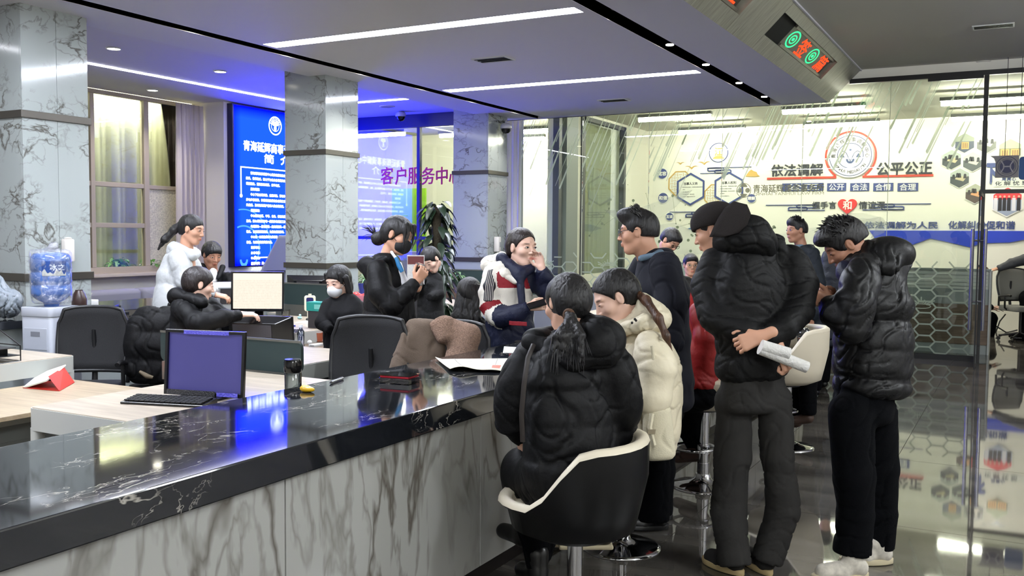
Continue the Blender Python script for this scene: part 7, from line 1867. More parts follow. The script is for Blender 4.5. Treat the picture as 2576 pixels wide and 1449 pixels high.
# --- woman with long hair, back to us
f = staff_simple('person with long straight black hair seated with back to us beyond the shearling coat', 6.8, (1180, 950, 0), (.1, 0, 1),
    (1182, 742, 0), (.25, -.1, .95), (0, 1, 0), 'c', m_blackj, [(1178, 810, .0, 44, .6), (1176, 860, .0, 60, .65), (1176, 920, 0, 60, .7)], arms=[[(1130, 830, 0, 20), (1120, 880, 0, 20), (1150, 890, .2, 15)], [(1222, 830, 0, 20), (1230, 880, 0, 20), (1200, 890, .2, 15)]],
    fem=True, hair=(.012, .06, .02, -.10), legs='sit', eye=True)
S = SDF(); S.tub(f.P(1183, 722, -.045), f.P(1172, 800, -.115), .085, .105, .05, .035, cv((1, 0, 0)), .03, .03); S.tub(f.P(1172, 800, -.115), f.P(1166, 852, -.125), .105, .085, .035, .022, cv((1, 0, 0)), .03, .03)
soft('hair_length', S, .008, hair_mat(), f.root, it=1, wr=.004, wf=60); f.done()
# --- people beyond the suit
f = staff_simple('person with spectacles and black hair bending down behind the navy suit', 9.3, (1690, 900, 0), (.3, 0, -.8),
    (1686, 606, 0), (.42, -.62, -.66), (.2, .9, 0), 'b', m_blackj, [(1672, 650, .12, 34, .7), (1676, 720, .06, 48, .7), (1678, 840, 0, 46, .75)], lid=.7, nx=(1674, 665, .1), hair=(.014, .06, .015, -.04, .01)); glasses(f); f.done()
f = staff_simple('seated person with spectacles whose face shows above the white-backed monitor', 10.4, (1738, 900, 0), (-.05, 0, -1),
    (1738, 666, 0), (.0, -.12, -.99), (0, 1, 0), 'b', m_blackj, [(1738, 712, .02, 36, .6), (1738, 760, .0, 50, .65), (1738, 830, 0, 48, .7)], lid=.3, hair=(.008, .062, .02, -.04, .012), legs='sit'); glasses(f, mat('spectacle_gold', (150, 130, 80), .3, metal=.7)); f.done()
f = staff_simple('person with pale blue mask half hidden behind the backwards cap', 11.2, (1792, 900, 0), (-.7, 0, -.7),
    (1787, 612, 0), (-.74, -.22, -.62), (0, 1, 0), 'c', JM('coat_grey', (60, 58, 62), .8), [(1796, 660, .02, 34, .65), (1800, 730, .0, 46, .7), (1800, 850, 0, 44, .7)], fem=True, lid=.5, hair=(.012, .05, .0, -.10)); mask(f, mat('mask_blue', (110, 156, 196), .8)); f.done()
# --- man in navy blazer far away
f = staff_simple('person in navy blazer standing far off in profile, between the cap and the bent head', 9.3, (2050, 976, 0), (-.8, 0, .5),
    (2004, 580, 0), (-.95, -.02, -.30), (0, 1, 0), 'd', JM('blazer_navy', (18, 26, 36), .7), [(2026, 628, .0, 32, .8), (2034, 700, .0, 42, .85), (2044, 790, 0, 42, .85), (2050, 850, 0, 42, .85)], arms=[[(2044, 640, -.12, 19), (2058, 710, -.16, 18), (2052, 780, -.16, 15), (2040, 800, -.16, 12)], [(2014, 645, .14, 18), (2020, 720, .18, 16), (2018, 780, .16, 13)]],
    lid=.4, nx=(2018, 630, 0), hair=(.006, .07, .03, -.02, .02), side=(.5, 0, .8)); spikes('hair_tufts', f.c, f.M, f.h, 80, ((-1.8, 1.8), (.5, 1.5)), .035, f.root, 8, lean=(.3, 0, .8), r=.008)
C_ = SDF(); C_.cap(f.P(1996, 622, -.05), f.P(2018, 618, -.06), .02, .02, .03); C_.cap(f.P(1996, 624, -.04), f.P(2004, 650, -.06), .022, .02, .03); f.cloth('shirt_collar', C_, MATS['shirt_blue'], 0); f.hand((2040, 802, -.16), (-.1, -1, 0), (0, 0, -1), 1, .5, .18); f.done()
f = staff_simple('person in dark quilted coat almost hidden behind the phone user', 9.9, (2098, 960, 0), (.2, 0, 1),
    (2094, 600, 0), (.2, 0, 1), (0, 1, 0), 'b', JM('coat_slate', (34, 38, 48), .6), [(2096, 640, .0, 28, .65), (2096, 700, .0, 36, .7), (2096, 800, 0, 38, .75), (2098, 860, 0, 38, .75)], q=.09, qa=.010, hair=(.008, .06, .02, -.05)); f.done()
# --- seated person behind the cap man
f = staff_simple('person in dark clothes seated behind the capped man, wide trousers showing', 7.3, (1990, 950, 0), (-.8, 0, .5),
    (1925, 660, 0), (-.8, -.4, .2), (0, 1, 0), 'b', m_blackj, [(1930, 740, .0, 46, .7), (1935, 820, .0, 52, .75), (1945, 890, 0, 50, .8)], arms=[[(1965, 745, -.1, 24), (1985, 820, -.16, 23), (1950, 860, -.1, 17)]], hair=(.01, .06, .02, -.06), legs=False)
T = SDF(); f.limb(T, [(1950, 900, .0, 34), (1990, 915, -.02, 32), (2030, 935, .05, 26), (2034, 1040, .05, 20)], k=.03); f.limb(T, [(1940, 905, .1, 34), (1960, 930, .2, 30), (2002, 960, .2, 24), (2005, 1050, .2, 18)], k=.03); f.cloth('trousers', T, m_trb, .004, res=.012)
for q in ((2005, 1062, .2), (2034, 1052, .05)):
    S = SDF(); a = f.P(*q); S.cap(a, a+f.bf*.12-np.array((0, 0, .03)), .042, .036, .02); f.cloth('boot', S, mat('boot_brown', (60, 42, 32), .6), 0, res=.010)
f.done()
# --- seated person at the right edge, arm on the desk, and the one behind the desk end
f = staff_simple('person at the right edge, grey padded sleeve reaching to the desk, polished black shoes', 14.6, (2640, 880, 0), (-.95, 0, .2),
    (2630, 560, 0), (-.9, -.3, .2), (0, 1, 0), 'b', JM('puffer_grey', (58, 60, 66), .6), [(2640, 615, .0, 24, .8), (2645, 680, .0, 32, .85), (2645, 730, 0, 32, .85)], arms=[[(2630, 640, -.1, 18), (2585, 652, -.12, 15), (2545, 662, -.1, 12), (2511, 676, -.05, 9)]], q=.10, qa=.008, legs=False)
f.hand((2508, 676, -.05), (-.9, -.25, 0), (0, .9, -.3), 1, .4, .18); T = SDF(); f.limb(T, [(2640, 745, .0, 24), (2586, 750, .0, 20), (2584, 810, .0, 16), (2580, 855, 0, 14)]); f.limb(T, [(2640, 755, .3, 24), (2592, 760, .25, 20), (2592, 800, .25, 16), (2580, 838, .25, 14)]); f.cloth('trousers', T, m_trb, .003, res=.014)
for q in ((2580, 872, 0), (2576, 852, .3)):
    a = f.P(*q); a[2] = .05; S = SDF(); S.cap(a, a+f.bf*.20, .044, .030, .02); S.ell(a-np.array((0, 0, .14)), (.5, .5, .095), op='s', k=.005); f.cloth('shoe', S, mat('shoe_polished', (12, 12, 13), .12), 0, res=.009)
f.done()
f = staff_simple('brown-haired person seated behind the reception desk end, holding a dark phone', 15.3, (2440, 850, 0), (.9, 0, -.3),
    (2470, 688, 0), (.3, -.9, -.3), (.9, .3, 0), 'c', m_blackj, [(2436, 712, .0, 22, .8), (2438, 760, .0, 30, .85), (2440, 800, 0, 30, .85)], arms=[[(2450, 730, -.08, 13), (2478, 765, -.12, 12), (2496, 776, -.12, 8)]], legs=False, hairm=mat('hair_brown', (74, 46, 28)))
f.hand((2498, 776, -.12), (.9, .2, 0), (0, .5, -.8), 1, .6, .17); T = SDF(); f.limb(T, [(2450, 800, .0, 20), (2492, 800, .0, 16), (2490, 850, 0, 11)]); f.cloth('trousers', T, m_trb, .003, res=.014); f.done()
phone('dark phone in the hand at the end of the reception desk', atD(2512, 778, 15.1), (.9, -.4, 0), (0, .2, .9), glow=False)
# ------------------------------------------------------------------ things on the front counter
m_clear = mat('clear_plastic', (235, 240, 245), .05, trans=.0, alpha=.25, spec=.8)
m_paper = mat('paper_white', (214, 212, 208), .8)
def C2(r, n=24): return [(r*math.cos(2*PI*j/n), r*math.sin(2*PI*j/n)) for j in range(n)]
p = (3.42, 3.03, .75)
t = thing('tumbler', 'clear tumbler with shiny black lid standing behind the counter edge beside the dark monitor', 'tumbler', p)
part('glass', MB().lathe([(.0, .0), (.037, .0), (.040, .01), (.040, .17), (.036, .175)]), mat_glass('tumbler_glass', (214, 222, 222), 2.0), t, 50); part('inner_wall', MB().lathe([(.0, .012), (.032, .012), (.033, .165)]), mat('tumbler_inner', (150, 152, 150), .3, alpha=.35), t, 50)
part('lid', MB().lathe([(.040, .172), (.043, .178), (.043, .222), (.038, .234), (.0, .236)]), mat('lid_black', (8, 8, 9), .12), t, 50)
p = onZ(774, 986, ZC); S = SDF(); P0 = np.array(p)+np.array((0, 0, .012))
S.ell(P0, (.022, .036, .012)); S.ell(P0+np.array((0, .012, .006)), (.017, .018, .011)); S.ell(P0+np.array((0.0, -.004, .022)), (.010, .008, .008), op='s')
t = thing('tape_measure', 'small yellow rounded gadget lying on the counter edge', 'gadget', (p[0], p[1], ZC)); soft('case', S, .0028, mat('gadget_yellow', (214, 168, 22), .3), t); part('button', MB().ball((0, -.004, .017), .006, 10, 6), m_black, t, 60)
a, b = onZ(829, 967, ZC), onZ(862, 955, ZC); a[2] = b[2] = ZC+.007; t = thing('pen', 'silver metal pen lying on the black counter top', 'pen', (a[0], a[1], ZC)); d = (b-a)
part('barrel', MB().tube([a+d*.12, b], .0065, 12), m_steel, t, 60, world=True); part('tip', MB().tube([a, a+d*.11], [.0015, .006], 10), m_chrome, t, 60, world=True); part('clip', MB().tube([a+d*.6+np.array((0, 0, .008)), b+np.array((0, 0, .008))], .0015, 5), m_chrome, t, world=True)
p = onZ(1005, 962, ZC); t = thing('card_box', 'clear plastic box with a red card inside on the counter', 'box', (p[0], p[1], ZC), .12)
part('tray', MB().box(-.055, .055, -.078, .078, 0, .026), mat_glass('box_plastic', (206, 200, 204), 3.0), t, bev=.003); part('card', MB().box(-.052, .052, -.074, .074, .0265, .036), mat('card_red', (168, 24, 44), .35), t, bev=.002)
part('print', MB().box(-.03, .03, -.03, .035, .0362, .0366), mat('card_pink', (222, 170, 176), .4), t); part('film', MB().box(-.056, .056, -.079, .079, .0368, .040), mat_glass('box_film', (230, 226, 228), 2.5), t)
# brochure: curled sheet
t = thing('brochure', 'open cream brochure with curled edge and orange seal lying on the counter', 'brochure', tuple(onZ(1190, 918, ZC)))
A_, B_, C_, D_ = onZ(1095, 905, ZC), onZ(1132, 936, ZC), onZ(1268, 938, ZC), onZ(1290, 903, ZC)
P = []
for i in range(13):
    u = i/12; row = []
    for j in range(9):
        v = j/8; q = (A_*(1-v)+B_*v)*(1-u)+(D_*(1-v)+C_*v)*u; q = q.copy()
        q[2] = ZC+.004+.022*v**2*(.6+.4*math.sin(u*5))+.010*math.exp(-((u-.12)/.05)**2)*(1-v)*0+.006*math.sin(u*PI*3)*v+.012*(1-v)*(u < .02); row.append(q)
    P.append(row)
bo = part('sheet', MB().grid(P), mat('brochure_cream', (224, 218, 196), .55), t, 80, world=True); md = bo.modifiers.new('thickness', 'SOLIDIFY'); md.thickness = .002; md.offset = -1
def on_br(u0, u1, v0, v1, dz=.0016):
    def pt(u, v): 
        i, j = min(u*12, 11.999), min(v*8, 7.999); a, b = int(i), int(j); fi, fj = i-a, j-b
        q = (P[a][b]*(1-fi)+P[a+1][b]*fi)*(1-fj)+(P[a][b+1]*(1-fi)+P[a+1][b+1]*fi)*fj; q = np.array(q); q[2] += dz; return q
    mb = MB(); G = [[pt(u0+(u1-u0)*i/6, v0+(v1-v0)*j/3) for j in range(4)] for i in range(7)]; return mb.grid(G)
part('seal', on_br(.76, .90, .62, .86), mat('seal_orange', (220, 82, 36), .5), t, world=True)
part('fold', on_br(.235, .25, 0, 1), mat('fold_grey', (140, 136, 120), .6), t, world=True); part('fold', on_br(.80, .81, 0, .6), mat('fold_grey', (140, 136, 120), .6), t, world=True)
for k, (a, b) in enumerate(((.30, .46), (.30, .44), (.30, .47), (.62, .72), (.60, .71))): part('text_line', on_br(a, b, .22+k*.1, .24+k*.1), mat('print_gold', (176, 156, 90), .6) if k > 2 else mat('fold_grey', (140, 136, 120), .6), t, world=True)
def flat_paper(lab, pts, z, m=m_paper, name='paper', cat='paper'):
    mb = MB(); Q = [onZ(x, y, z) for x, y in pts]; mb.prism([(q[0], q[1]) for q in Q], (0, 0, z+.0006), (1, 0, 0), (0, 1, 0), .0012)
    o = part(name, mb, m, None); tag(o, lab, cat); return o
flat_paper('white slip of paper on the counter in front of the seated person', [(1265, 888), (1268, 872), (1335, 876), (1330, 889)][::-1], ZC)
p = onZ(1325, 862, ZC); t = thing('phone_case', 'green and black phone lying flat beside the seated person', 'phone', (p[0], p[1], ZC), .3)
part('case', MB().rbox(-.038, .038, -.075, .075, 0, .010, .01), mat('case_black', (24, 24, 24), .3), t, 40); part('cover', MB().rbox(-.034, .034, -.071, .02, .0102, .013, .008), mat('case_lime', (150, 170, 110), .4), t, 40)
# ------------------------------------------------------------------ water dispenser
q = atD(130, 790, 7.15); x, y = q[0], q[1]
t = thing('water_dispenser', 'white water dispenser with a wrapped blue water bottle, in front of the first column', 'water dispenser', (x, y, 0), math.radians(8))
zt = 1.015; m_wd = mat('dispenser_white', (176, 180, 190), .35); w = .150
part('cabinet', MB().rbox(-w, w, -w, w, .02, zt-.07, .03), m_wd, t, 40, bev=.003)
part('top', MB().rbox(-w-.006, w+.006, -w-.006, w+.006, zt-.069, zt, .035), m_wd, t, 40, bev=.006)
part('panel', MB().box(-w-.004, -w-.0005, -.11, .11, .42, .62), m_wd, t, bev=.002); part('panel', MB().box(-w-.004, -w-.0005, -.11, .11, .70, .86), m_wd, t, bev=.002)
part('grip', MB().box(-w-.006, -w-.0045, -.045, .045, .80, .835), mat('grip_grey', (120, 122, 130), .5), t, bev=.002)
part('tap_niche', MB().box(-.09, .10, -w-.003, -w-.0005, .55, .86), mat('niche_grey', (120, 126, 132), .5), t, bev=.01)
for s in (-.04, .05): part('tap', MB().tube([(s, -w-.003, .80), (s, -w-.05, .80), (s, -w-.05, .76)], .012, 8), m_wd, t, 60)
t = thing('water_bottle', 'large ribbed blue water bottle in crinkled film standing on the dispenser', 'water bottle', (x, y, zt))
m_wb = mat('bottle_blue', (70, 106, 172), .12, var=.12, vscale=5, spec=.7, coat=.5)
pr = [(.05, .0), (.06, .03), (.10, .05), (.138, .085), (.142, .10), (.142, .155), (.136, .163), (.136, .172), (.143, .18), (.143, .25), (.137, .258), (.137, .268), (.143, .276), (.143, .355), (.140, .375), (.118, .40), (.06, .412), (0, .412)]
part('body', MB().lathe(pr, n=36), m_wb, t, 50)
S = SDF(); S.tub(np.array((x, y, zt+.05)), np.array((x, y, zt+.40)), .147, .150, .147, .150, (1, 0, 0), .01, .03); S.cap(np.array((x, y, zt+.41)), np.array((x+.02, y-.01, zt+.465)), .05, .03, .04)
m_film = bpy.data.materials.new('crinkled_film'); m_film.use_nodes = True; N, L = nt(m_film); N.remove(N['Principled BSDF'])
tr = N.new('ShaderNodeBsdfTransparent'); gl = N.new('ShaderNodeBsdfGlossy'); gl.inputs['Roughness'].default_value = .12; df = N.new('ShaderNodeBsdfDiffuse'); df.inputs[0].default_value = (.8, .82, .86, 1)
no = N.new('ShaderNodeTexNoise'); no.inputs['Scale'].default_value = 9; no.inputs['Detail'].default_value = 6; no.inputs['Distortion'].default_value = 2.5; bp = N.new('ShaderNodeBump'); bp.inputs['Strength'].default_value = 1; bp.inputs['Distance'].default_value = .03
tc = N.new('ShaderNodeTexCoord'); L.new(tc.outputs['Object'], no.inputs[0]); L.new(no.outputs['Fac'], bp.inputs['Height']); L.new(bp.outputs[0], gl.inputs['Normal'])
rp = N.new('ShaderNodeMapRange'); rp.inputs[1].default_value = .5; rp.inputs[2].default_value = .75; rp.inputs[3].default_value = .1; rp.inputs[4].default_value = .7; L.new(no.outputs['Fac'], rp.inputs[0])
x1 = N.new('ShaderNodeMixShader'); x1.inputs[0].default_value = .16; L.new(tr.outputs[0], x1.inputs[1]); L.new(gl.outputs[0], x1.inputs[2])
x2 = N.new('ShaderNodeMixShader'); mm = N.new('ShaderNodeMath'); mm.operation = 'MULTIPLY'; mm.inputs[1].default_value = .35; L.new(rp.outputs[0], mm.inputs[0]); L.new(mm.outputs[0], x2.inputs[0]); L.new(x1.outputs[0], x2.inputs[1]); L.new(df.outputs[0], x2.inputs[2]); L.new(x2.outputs[0], N['Material Output'].inputs[0])
soft('film_wrap', S, .009, m_film, t, it=1, wr=.006, wf=50)
mb = MB(); R = .1445; ang = math.atan2(-y, -x)+.18
P = [[(R*math.cos(ang+a), R*math.sin(ang+a), z) for z in np.linspace(.235, .345, 4)] for a in np.linspace(-.62, .62, 14)]
part('label', MB().grid([r[::-1] for r in P]), mat('label_blue', (26, 62, 128), .3), t, 60)
for ch, a0 in (('冰', -.06), ('之', .34)):
    co, F = text_mesh(ch, .05, .0, bold=.001); part('lettering', MB().add([((R+.001)*math.cos(ang+a0+c[0]/R), (R+.001)*math.sin(ang+a0+c[0]/R), .30+c[1]) for c in co], F), mat('label_white', (206, 214, 224), .4), t)
P = [[((R+.0006)*math.cos(ang+a), (R+.0006)*math.sin(ang+a), .236+(.03+.012*math.sin(a*9)+.01*math.sin(a*23))*k/2) for k in range(3)] for a in np.linspace(-.6, .6, 24)]
part('label_print', MB().grid([r[::-1] for r in P]), mat('label_snow', (168, 170, 166), .4), t, 60)
q = onY(162, 625, 7.165); t = thing('soap_dispenser', 'white wall-mounted soap dispenser on the first column above the water bottle', 'dispenser', (q[0], 7.165, q[2])); part('body', MB().rbox(-.045, .045, -.09, -.002, -.11, .08, .03), mat('disp_white', (214, 208, 200), .4), t, 40, bev=.01); part('nozzle', MB().ball((0, -.05, .085), (.03, .03, .012), 12, 6), mat('disp_white', (214, 208, 200), .4), t, 60)
q = onY(1244, 612, 7.165); t = thing('soap_dispenser', 'white wall-mounted soap dispenser on the farthest column', 'dispenser', (q[0], 7.165, q[2])); part('body', MB().rbox(-.055, .055, -.10, -.002, -.13, .10, .04), mat('disp_white', (214, 208, 200), .4), t, 40, bev=.01); part('window', MB().box(-.02, .02, -.104, -.1005, -.06, .02), mat('disp_grey', (150, 152, 154), .3), t)
# back counter things
def bcz(px, py, z=.90): return onZ(px, py, z)
q = bcz(222, 772); t = thing('tissue_box', 'white tissue box with a folded card on the back counter', 'tissue box', (q[0]+.05, q[1]+.16, .90), .2)
part('box', MB().rbox(-.10, .10, -.11, .11, 0, .055, .01), mat('tissue_white', (214, 214, 212), .6), t, 40, bev=.004); part('card', MB().add([(-.02, -.10, .056), (-.02, .07, .056), (.03, .07, .12), (.03, -.10, .12)], [(0, 1, 2, 3)]), m_paper, t)
q = bcz(185, 775); t = thing('vase', 'dark brown round vase behind the water bottle', 'vase', (5.25, 7.0, .90)); part('body', MB().lathe([(0, 0), (.045, 0), (.06, .05), (.062, .11), (.045, .16), (.03, .185), (.032, .19)]), mat('vase_brown', (54, 36, 32), .35), t, 50)
mb = MB().tube([bcz(248, 774, .908), bcz(262, 768, .908), bcz(285, 772, .906), bcz(300, 766, .908), bcz(303, 770, .908)], .006, 6).tube([bcz(250, 770, .912), bcz(270, 776, .908), bcz(282, 770, .91)], .005, 6)
tag(part('cable', mb, m_black, None, 60), 'black cable lying on the back counter near the window bay', 'cable')
q = atD(10, 745, 7.3); t = thing('plastic_bag', 'crumpled grey plastic bag at the left edge on the back counter', 'bag', (q[0], q[1], .90)); S = SDF(); b0 = np.array((q[0], q[1], .90))
S.ell(b0+np.array((0, 0, .13)), (.13, .15, .13), k=.05); S.ell(b0+np.array((-.02, .05, .27)), (.06, .07, .08), k=.06); S.ell(b0+np.array((0, 0, -.2)), (.5, .5, .202), k=.01, op='s'); soft('bag_body', S, .009, mat('bag_grey', (126, 134, 142), .28, bump=.6, bscale=30), t, it=1, wr=.016, wf=34)
# sofa
t = thing('sofa', 'grey sofa with quilted purple-grey cover below the window', 'sofa', (8.6, 9.6, 0)); ms = mat('sofa_grey', (140, 138, 150), .85); mq = mat('sofa_cover', (84, 80, 98), .9, bump=1, bscale=35)
part('seat_base', MB().box(7.2, 9.4, 9.0, 9.9, .08, .42), mq, t, world=True, bev=.04)
for sx in (7.3, 9.5):
    for sy in (9.08, 9.8): part('leg', MB().cyl((sx, sy, 0), .025, .079, 12), m_black, t, world=True)
for i, (x0, x1) in enumerate(((7.25, 8.2), (8.22, 9.32))): part('back_cushion', MB().rbox(x0, x1, 9.72, 9.98, .42, .87, .05, 'y'), ms, t, 50, world=True, bev=.05)
part('arm', MB().box(9.32, 9.6, 9.0, 9.9, .08, .60), mq, t, world=True, bev=.06); part('cover', MB().box(7.2, 9.36, 9.25, 9.6, .55, .70), mq, t, world=True, bev=.05)
part('seat_cushion', MB().box(7.22, 9.3, 9.0, 9.7, .421, .549), ms, t, world=True, bev=.04)
# window sill plants
def leaf(mb, a, d, l, w, droop=.3, n=5):
    d = d/np.linalg.norm(d); sd = np.cross(d, (0, 0, 1.)); sd = sd/(np.linalg.norm(sd)+1e-6); up = np.cross(sd, d); G = []
    for i in range(n+1):
        u = i/n; c = a+d*l*u-np.array((0, 0, 1.))*droop*l*u*u; ww = w*math.sin(PI*min(1, u*.92+.04))**.8*(1-.25*u); G.append([c-sd*ww+up*ww*.25, c, c+sd*ww+up*ww*.25])
    mb.grid(G)
m_leafy = mat('leaf_green', (74, 128, 42), .4, var=.3, vscale=20); m_leafd = mat('leaf_dark', (26, 42, 26), .35, var=.3, vscale=14, spec=.6)
def bushy(lab, px, r=.17, pot=None, seed=1, sz=.985, pyc=None, n=70, py=681):
    q = onZ(px, py, sz); t = thing('potted_plant', lab, 'plant', (q[0], q[1], sz)); part('pot', MB().lathe([(0, 0), (.05, 0), (.072, .03), (.078, .06), (.066, .085), (.058, .085), (.0, .075)]), mat('pot_olive', (74, 82, 54), .3), t, 50)
    rs = random.Random(seed); mb = MB(); ms_ = MB()
    for i in range(n):
        a = rs.uniform(0, 2*PI); e = rs.uniform(.1, 1.3); b = np.array((rs.gauss(0, .03), rs.gauss(0, .03), .08)); k = np.array((math.cos(a)*math.cos(e), math.sin(a)*math.cos(e), math.sin(e)*.9)); c = b+k*r*rs.uniform(.4, 1); ms_.tube([b, (b+c)/2+np.array((0, 0, .02)), c], .002, 4, False); leaf(mb, c, np.array((k[0], k[1], -.25+rs.gauss(0, .3))), rs.uniform(.05, .085), rs.uniform(.018, .028), .35)
    part('stems', ms_, m_leafy, t, kind='stuff'); part('leaves', mb, m_leafy, t, 70, kind='stuff')
bushy('bushy green pothos in a small olive pot on the window sill', 297, seed=1, py=684); bushy('green pothos on the window sill behind the white puffer', 378, seed=5, py=682)
q = onZ(345, 680, .985); t = thing('name_card', 'small white folded card on the sill between the two plants', 'card', (q[0], q[1], .985), -.4); part('card', MB().add([(0, -.09, 0), (0, .09, 0), (.03, .09, .10), (.03, -.09, .10), (.06, .09, 0), (.06, -.09, 0)], [(0, 1, 2, 3), (3, 2, 4, 5)]), m_paper, t)
part('print', MB().add([(-.001, -.06, .03), (-.001, .06, .03), (.012, .06, .06), (.012, -.06, .06)], [(0, 1, 2, 3)]), mat('card_print', (150, 150, 150), .6), t)
# kiosk board
t = thing('kiosk', 'pale grey slanted information kiosk in front of the blue light box', 'kiosk', (10.0, 9.4, 0)); A1, A2, A3, A4 = onX(650, 690, 9.9), onX(700, 592, 10.1), onX(745, 592, 10.1), onX(745, 690, 9.9)
mk = mat('kiosk_grey', (150, 154, 178), .4); mb = MB(); Q = [A1-np.array((0, 0, .5)), A1, A2, A3, A4, A4-np.array((0, 0, .5))]; mb.add([q for q in Q]+[q+np.array((.12, .0, 0)) for q in Q], [(0, 1, 2, 3, 4, 5), (11, 10, 9, 8, 7, 6)]+[(i, 6+i, 6+(i+1) % 6, (i+1) % 6) for i in range(6)]); part('casing', mb, mk, t, world=True, bev=.01)
c = (A1+A2+A3+A4)/4; Q = [A1*.8+c*.2, A2*.85+c*.15, A3*.85+c*.15, A4*.8+c*.2]; part('panel', MB().add([q-np.array((.012, 0, 0)) for q in Q], [(0, 1, 2, 3)]), mat('kiosk_panel', (124, 128, 168), .3), t, world=True)
part('antenna', MB().tube([A2+np.array((.06, -.15, 0)), A2+np.array((.06, -.2, .14))], .006, 6), m_black, t, world=True); part('foot', MB().box(9.95, 10.25, A3[1], A1[1], 0, .62), mk, t, world=True, bev=.01)
# dome cameras
def dome(lab, p, name='dome_camera', arm=None):
    t = thing(name, lab, 'camera', tuple(p)); part('housing', MB().lathe([(.0, .0), (.05, .0), (.085, -.03), (.09, -.07), (.08, -.085)], n=24), mat('cam_white', (190, 190, 196), .3), t, 50); part('dome', MB().lathe([(.074, -.086), (.070, -.12), (.045, -.15), (.0, -.162)], n=24), mat('dome_dark', (6, 6, 8), .05), t, 50)
    for s in (-1, 1): part('lens', MB().ball((-.05, s*.02, -.125), .010, 8, 6), mat('lens_grey', (120, 120, 130), .1), t, 60)
    if arm is not None: part('arm', MB().tube([(0, 0, 0), (0, 0, .03), tuple(np.array(arm)-np.array(p))], .02, 8), mat('cam_white', (190, 190, 196), .3), t, 60)
q = onZ(1008, 283, HB-.02); dome('white dome security camera under the bay ceiling', (q[0], q[1], HB-.004))
q = onY(1273, 310, 7.05); dome('white dome security camera on an arm at the farthest column', (q[0], 7.05, q[2]+.0), arm=(13.05, 7.22, q[2]+.05))
# spider plant & tall climber
def at_floor(px, D): q = atD(px, 700, D); return q[0], q[1]
x, y = at_floor(1098, 10.6); t = thing('climbing_plant', 'tall dark climbing plant on a moss pole beside the farthest column', 'plant', (x, y, 0)); part('pot', MB().lathe([(0, 0), (.15, 0), (.19, .30), (.20, .33), (.17, .33), (.16, .28), (0, .28)]), mat('pot_white', (190, 190, 190), .4), t, 50); part('moss_pole', MB().cyl((0, 0, .28), .05, 1.60, 12), mat('moss', (46, 40, 26), .95, bump=1, bscale=60), t, 50)
rs = random.Random(7); mb = MB()
for i in range(260):
    z = rs.uniform(.45, 1.95); a = rs.uniform(0, 2*PI); rr = .05+.10*rs.random()*(1.1-(z > 1.7)*.6); c = np.array((math.cos(a)*rr, math.sin(a)*rr, z)); leaf(mb, c, np.array((math.cos(a), math.sin(a), -.6+rs.gauss(0, .4))), rs.uniform(.10, .17), rs.uniform(.04, .062), .6)
part('leaves', mb, m_leafd, t, 70, kind='stuff'); part('vine', MB().tube([(.05, 0, .5), (-.06, .03, .9), (.05, -.04, 1.3), (0, .05, 1.9)], .008, 5), mat('vine_brown', (60, 50, 32), .7), t)
x, y = at_floor(922, 12.0); t = thing('spider_plant', 'pale striped spider plant behind the masked person', 'plant', (x, y, 0)); part('stand', MB().cyl((0, 0, 0), .12, .80, 16), mat('stand_white', (170, 170, 190), .5), t, 50); part('pot', MB().lathe([(0, .80), (.08, .80), (.11, .95), (.10, .95), (0, .92)]), mat('pot_blue', (90, 96, 170), .4), t, 50); mb = MB()
for i in range(60):
    a = rs.uniform(0, 2*PI); e = rs.uniform(.5, 1.4); leaf(mb, np.array((0, 0, .94)), np.array((math.cos(a)*math.cos(e), math.sin(a)*math.cos(e), math.sin(e))), rs.uniform(.25, .42), .012, .7, 7)
part('leaves', mb, mat('leaf_pale', (130, 170, 110), .5), t, 70, kind='stuff')
# far desk planter
def planter(lab, px, py, seed, D=None):
    q = onZ(px, py, .75); t = thing('desk_planter', lab, 'plant', (q[0], q[1], .75), .1); part('box', MB().rbox(-.09, .09, -.18, .18, 0, .15, .01), mat_wood('planter_wood', (70, 54, 46), (96, 76, 64)), t, 40, bev=.004); part('soil', MB().box(-.08, .08, -.17, .17, .151, .156), mat('soil', (30, 24, 20), .95), t); rs = random.Random(seed); mb = MB(); st = MB()
    for i in range(16):
        b = np.array((rs.uniform(-.05, .05), rs.uniform(-.15, .15), .15)); c = b+np.array((rs.gauss(0, .06), rs.gauss(0, .09), rs.uniform(.06, .22))); st.tube([b, c], .003, 4, False)
        for k in range(6): a = 2*PI*k/6+rs.random(); leaf(mb, c, np.array((math.cos(a), math.sin(a), .1)), .09, .022, .5)
    part('stems', st, mat('stem_green', (60, 80, 40), .6), t, kind='stuff'); part('leaves', mb, mat('leaf_mid', (52, 84, 42), .4, var=.3), t, 70, kind='stuff')
planter('leafy plant in a dark wooden box on the far desk', 1160, 752, 3)
q = onZ(1100, 748, .75); t = thing('desk_organizer', 'grey desk box with papers on top at the far desk', 'box', (q[0]+.3, q[1]+.1, .75)); part('box', MB().box(-.12, .12, -.2, .2, 0, .16), m_grey, t, bev=.005); part('papers', MB().box(-.1, .1, -.18, .16, .161, .175), m_paper, t)
q = onZ(1118, 766, .75); t = thing('computer_mouse', 'white computer mouse on the far desk', 'mouse', (q[0], q[1], .75)); part('body', MB().ball((0, 0, .015), (.035, .055, .018), 14, 8), mat('mouse_white', (210, 210, 206), .3), t, 60); part('wheel', MB().ball((-.018, 0, .03), (.008, .004, .006), 8, 5), m_black, t)
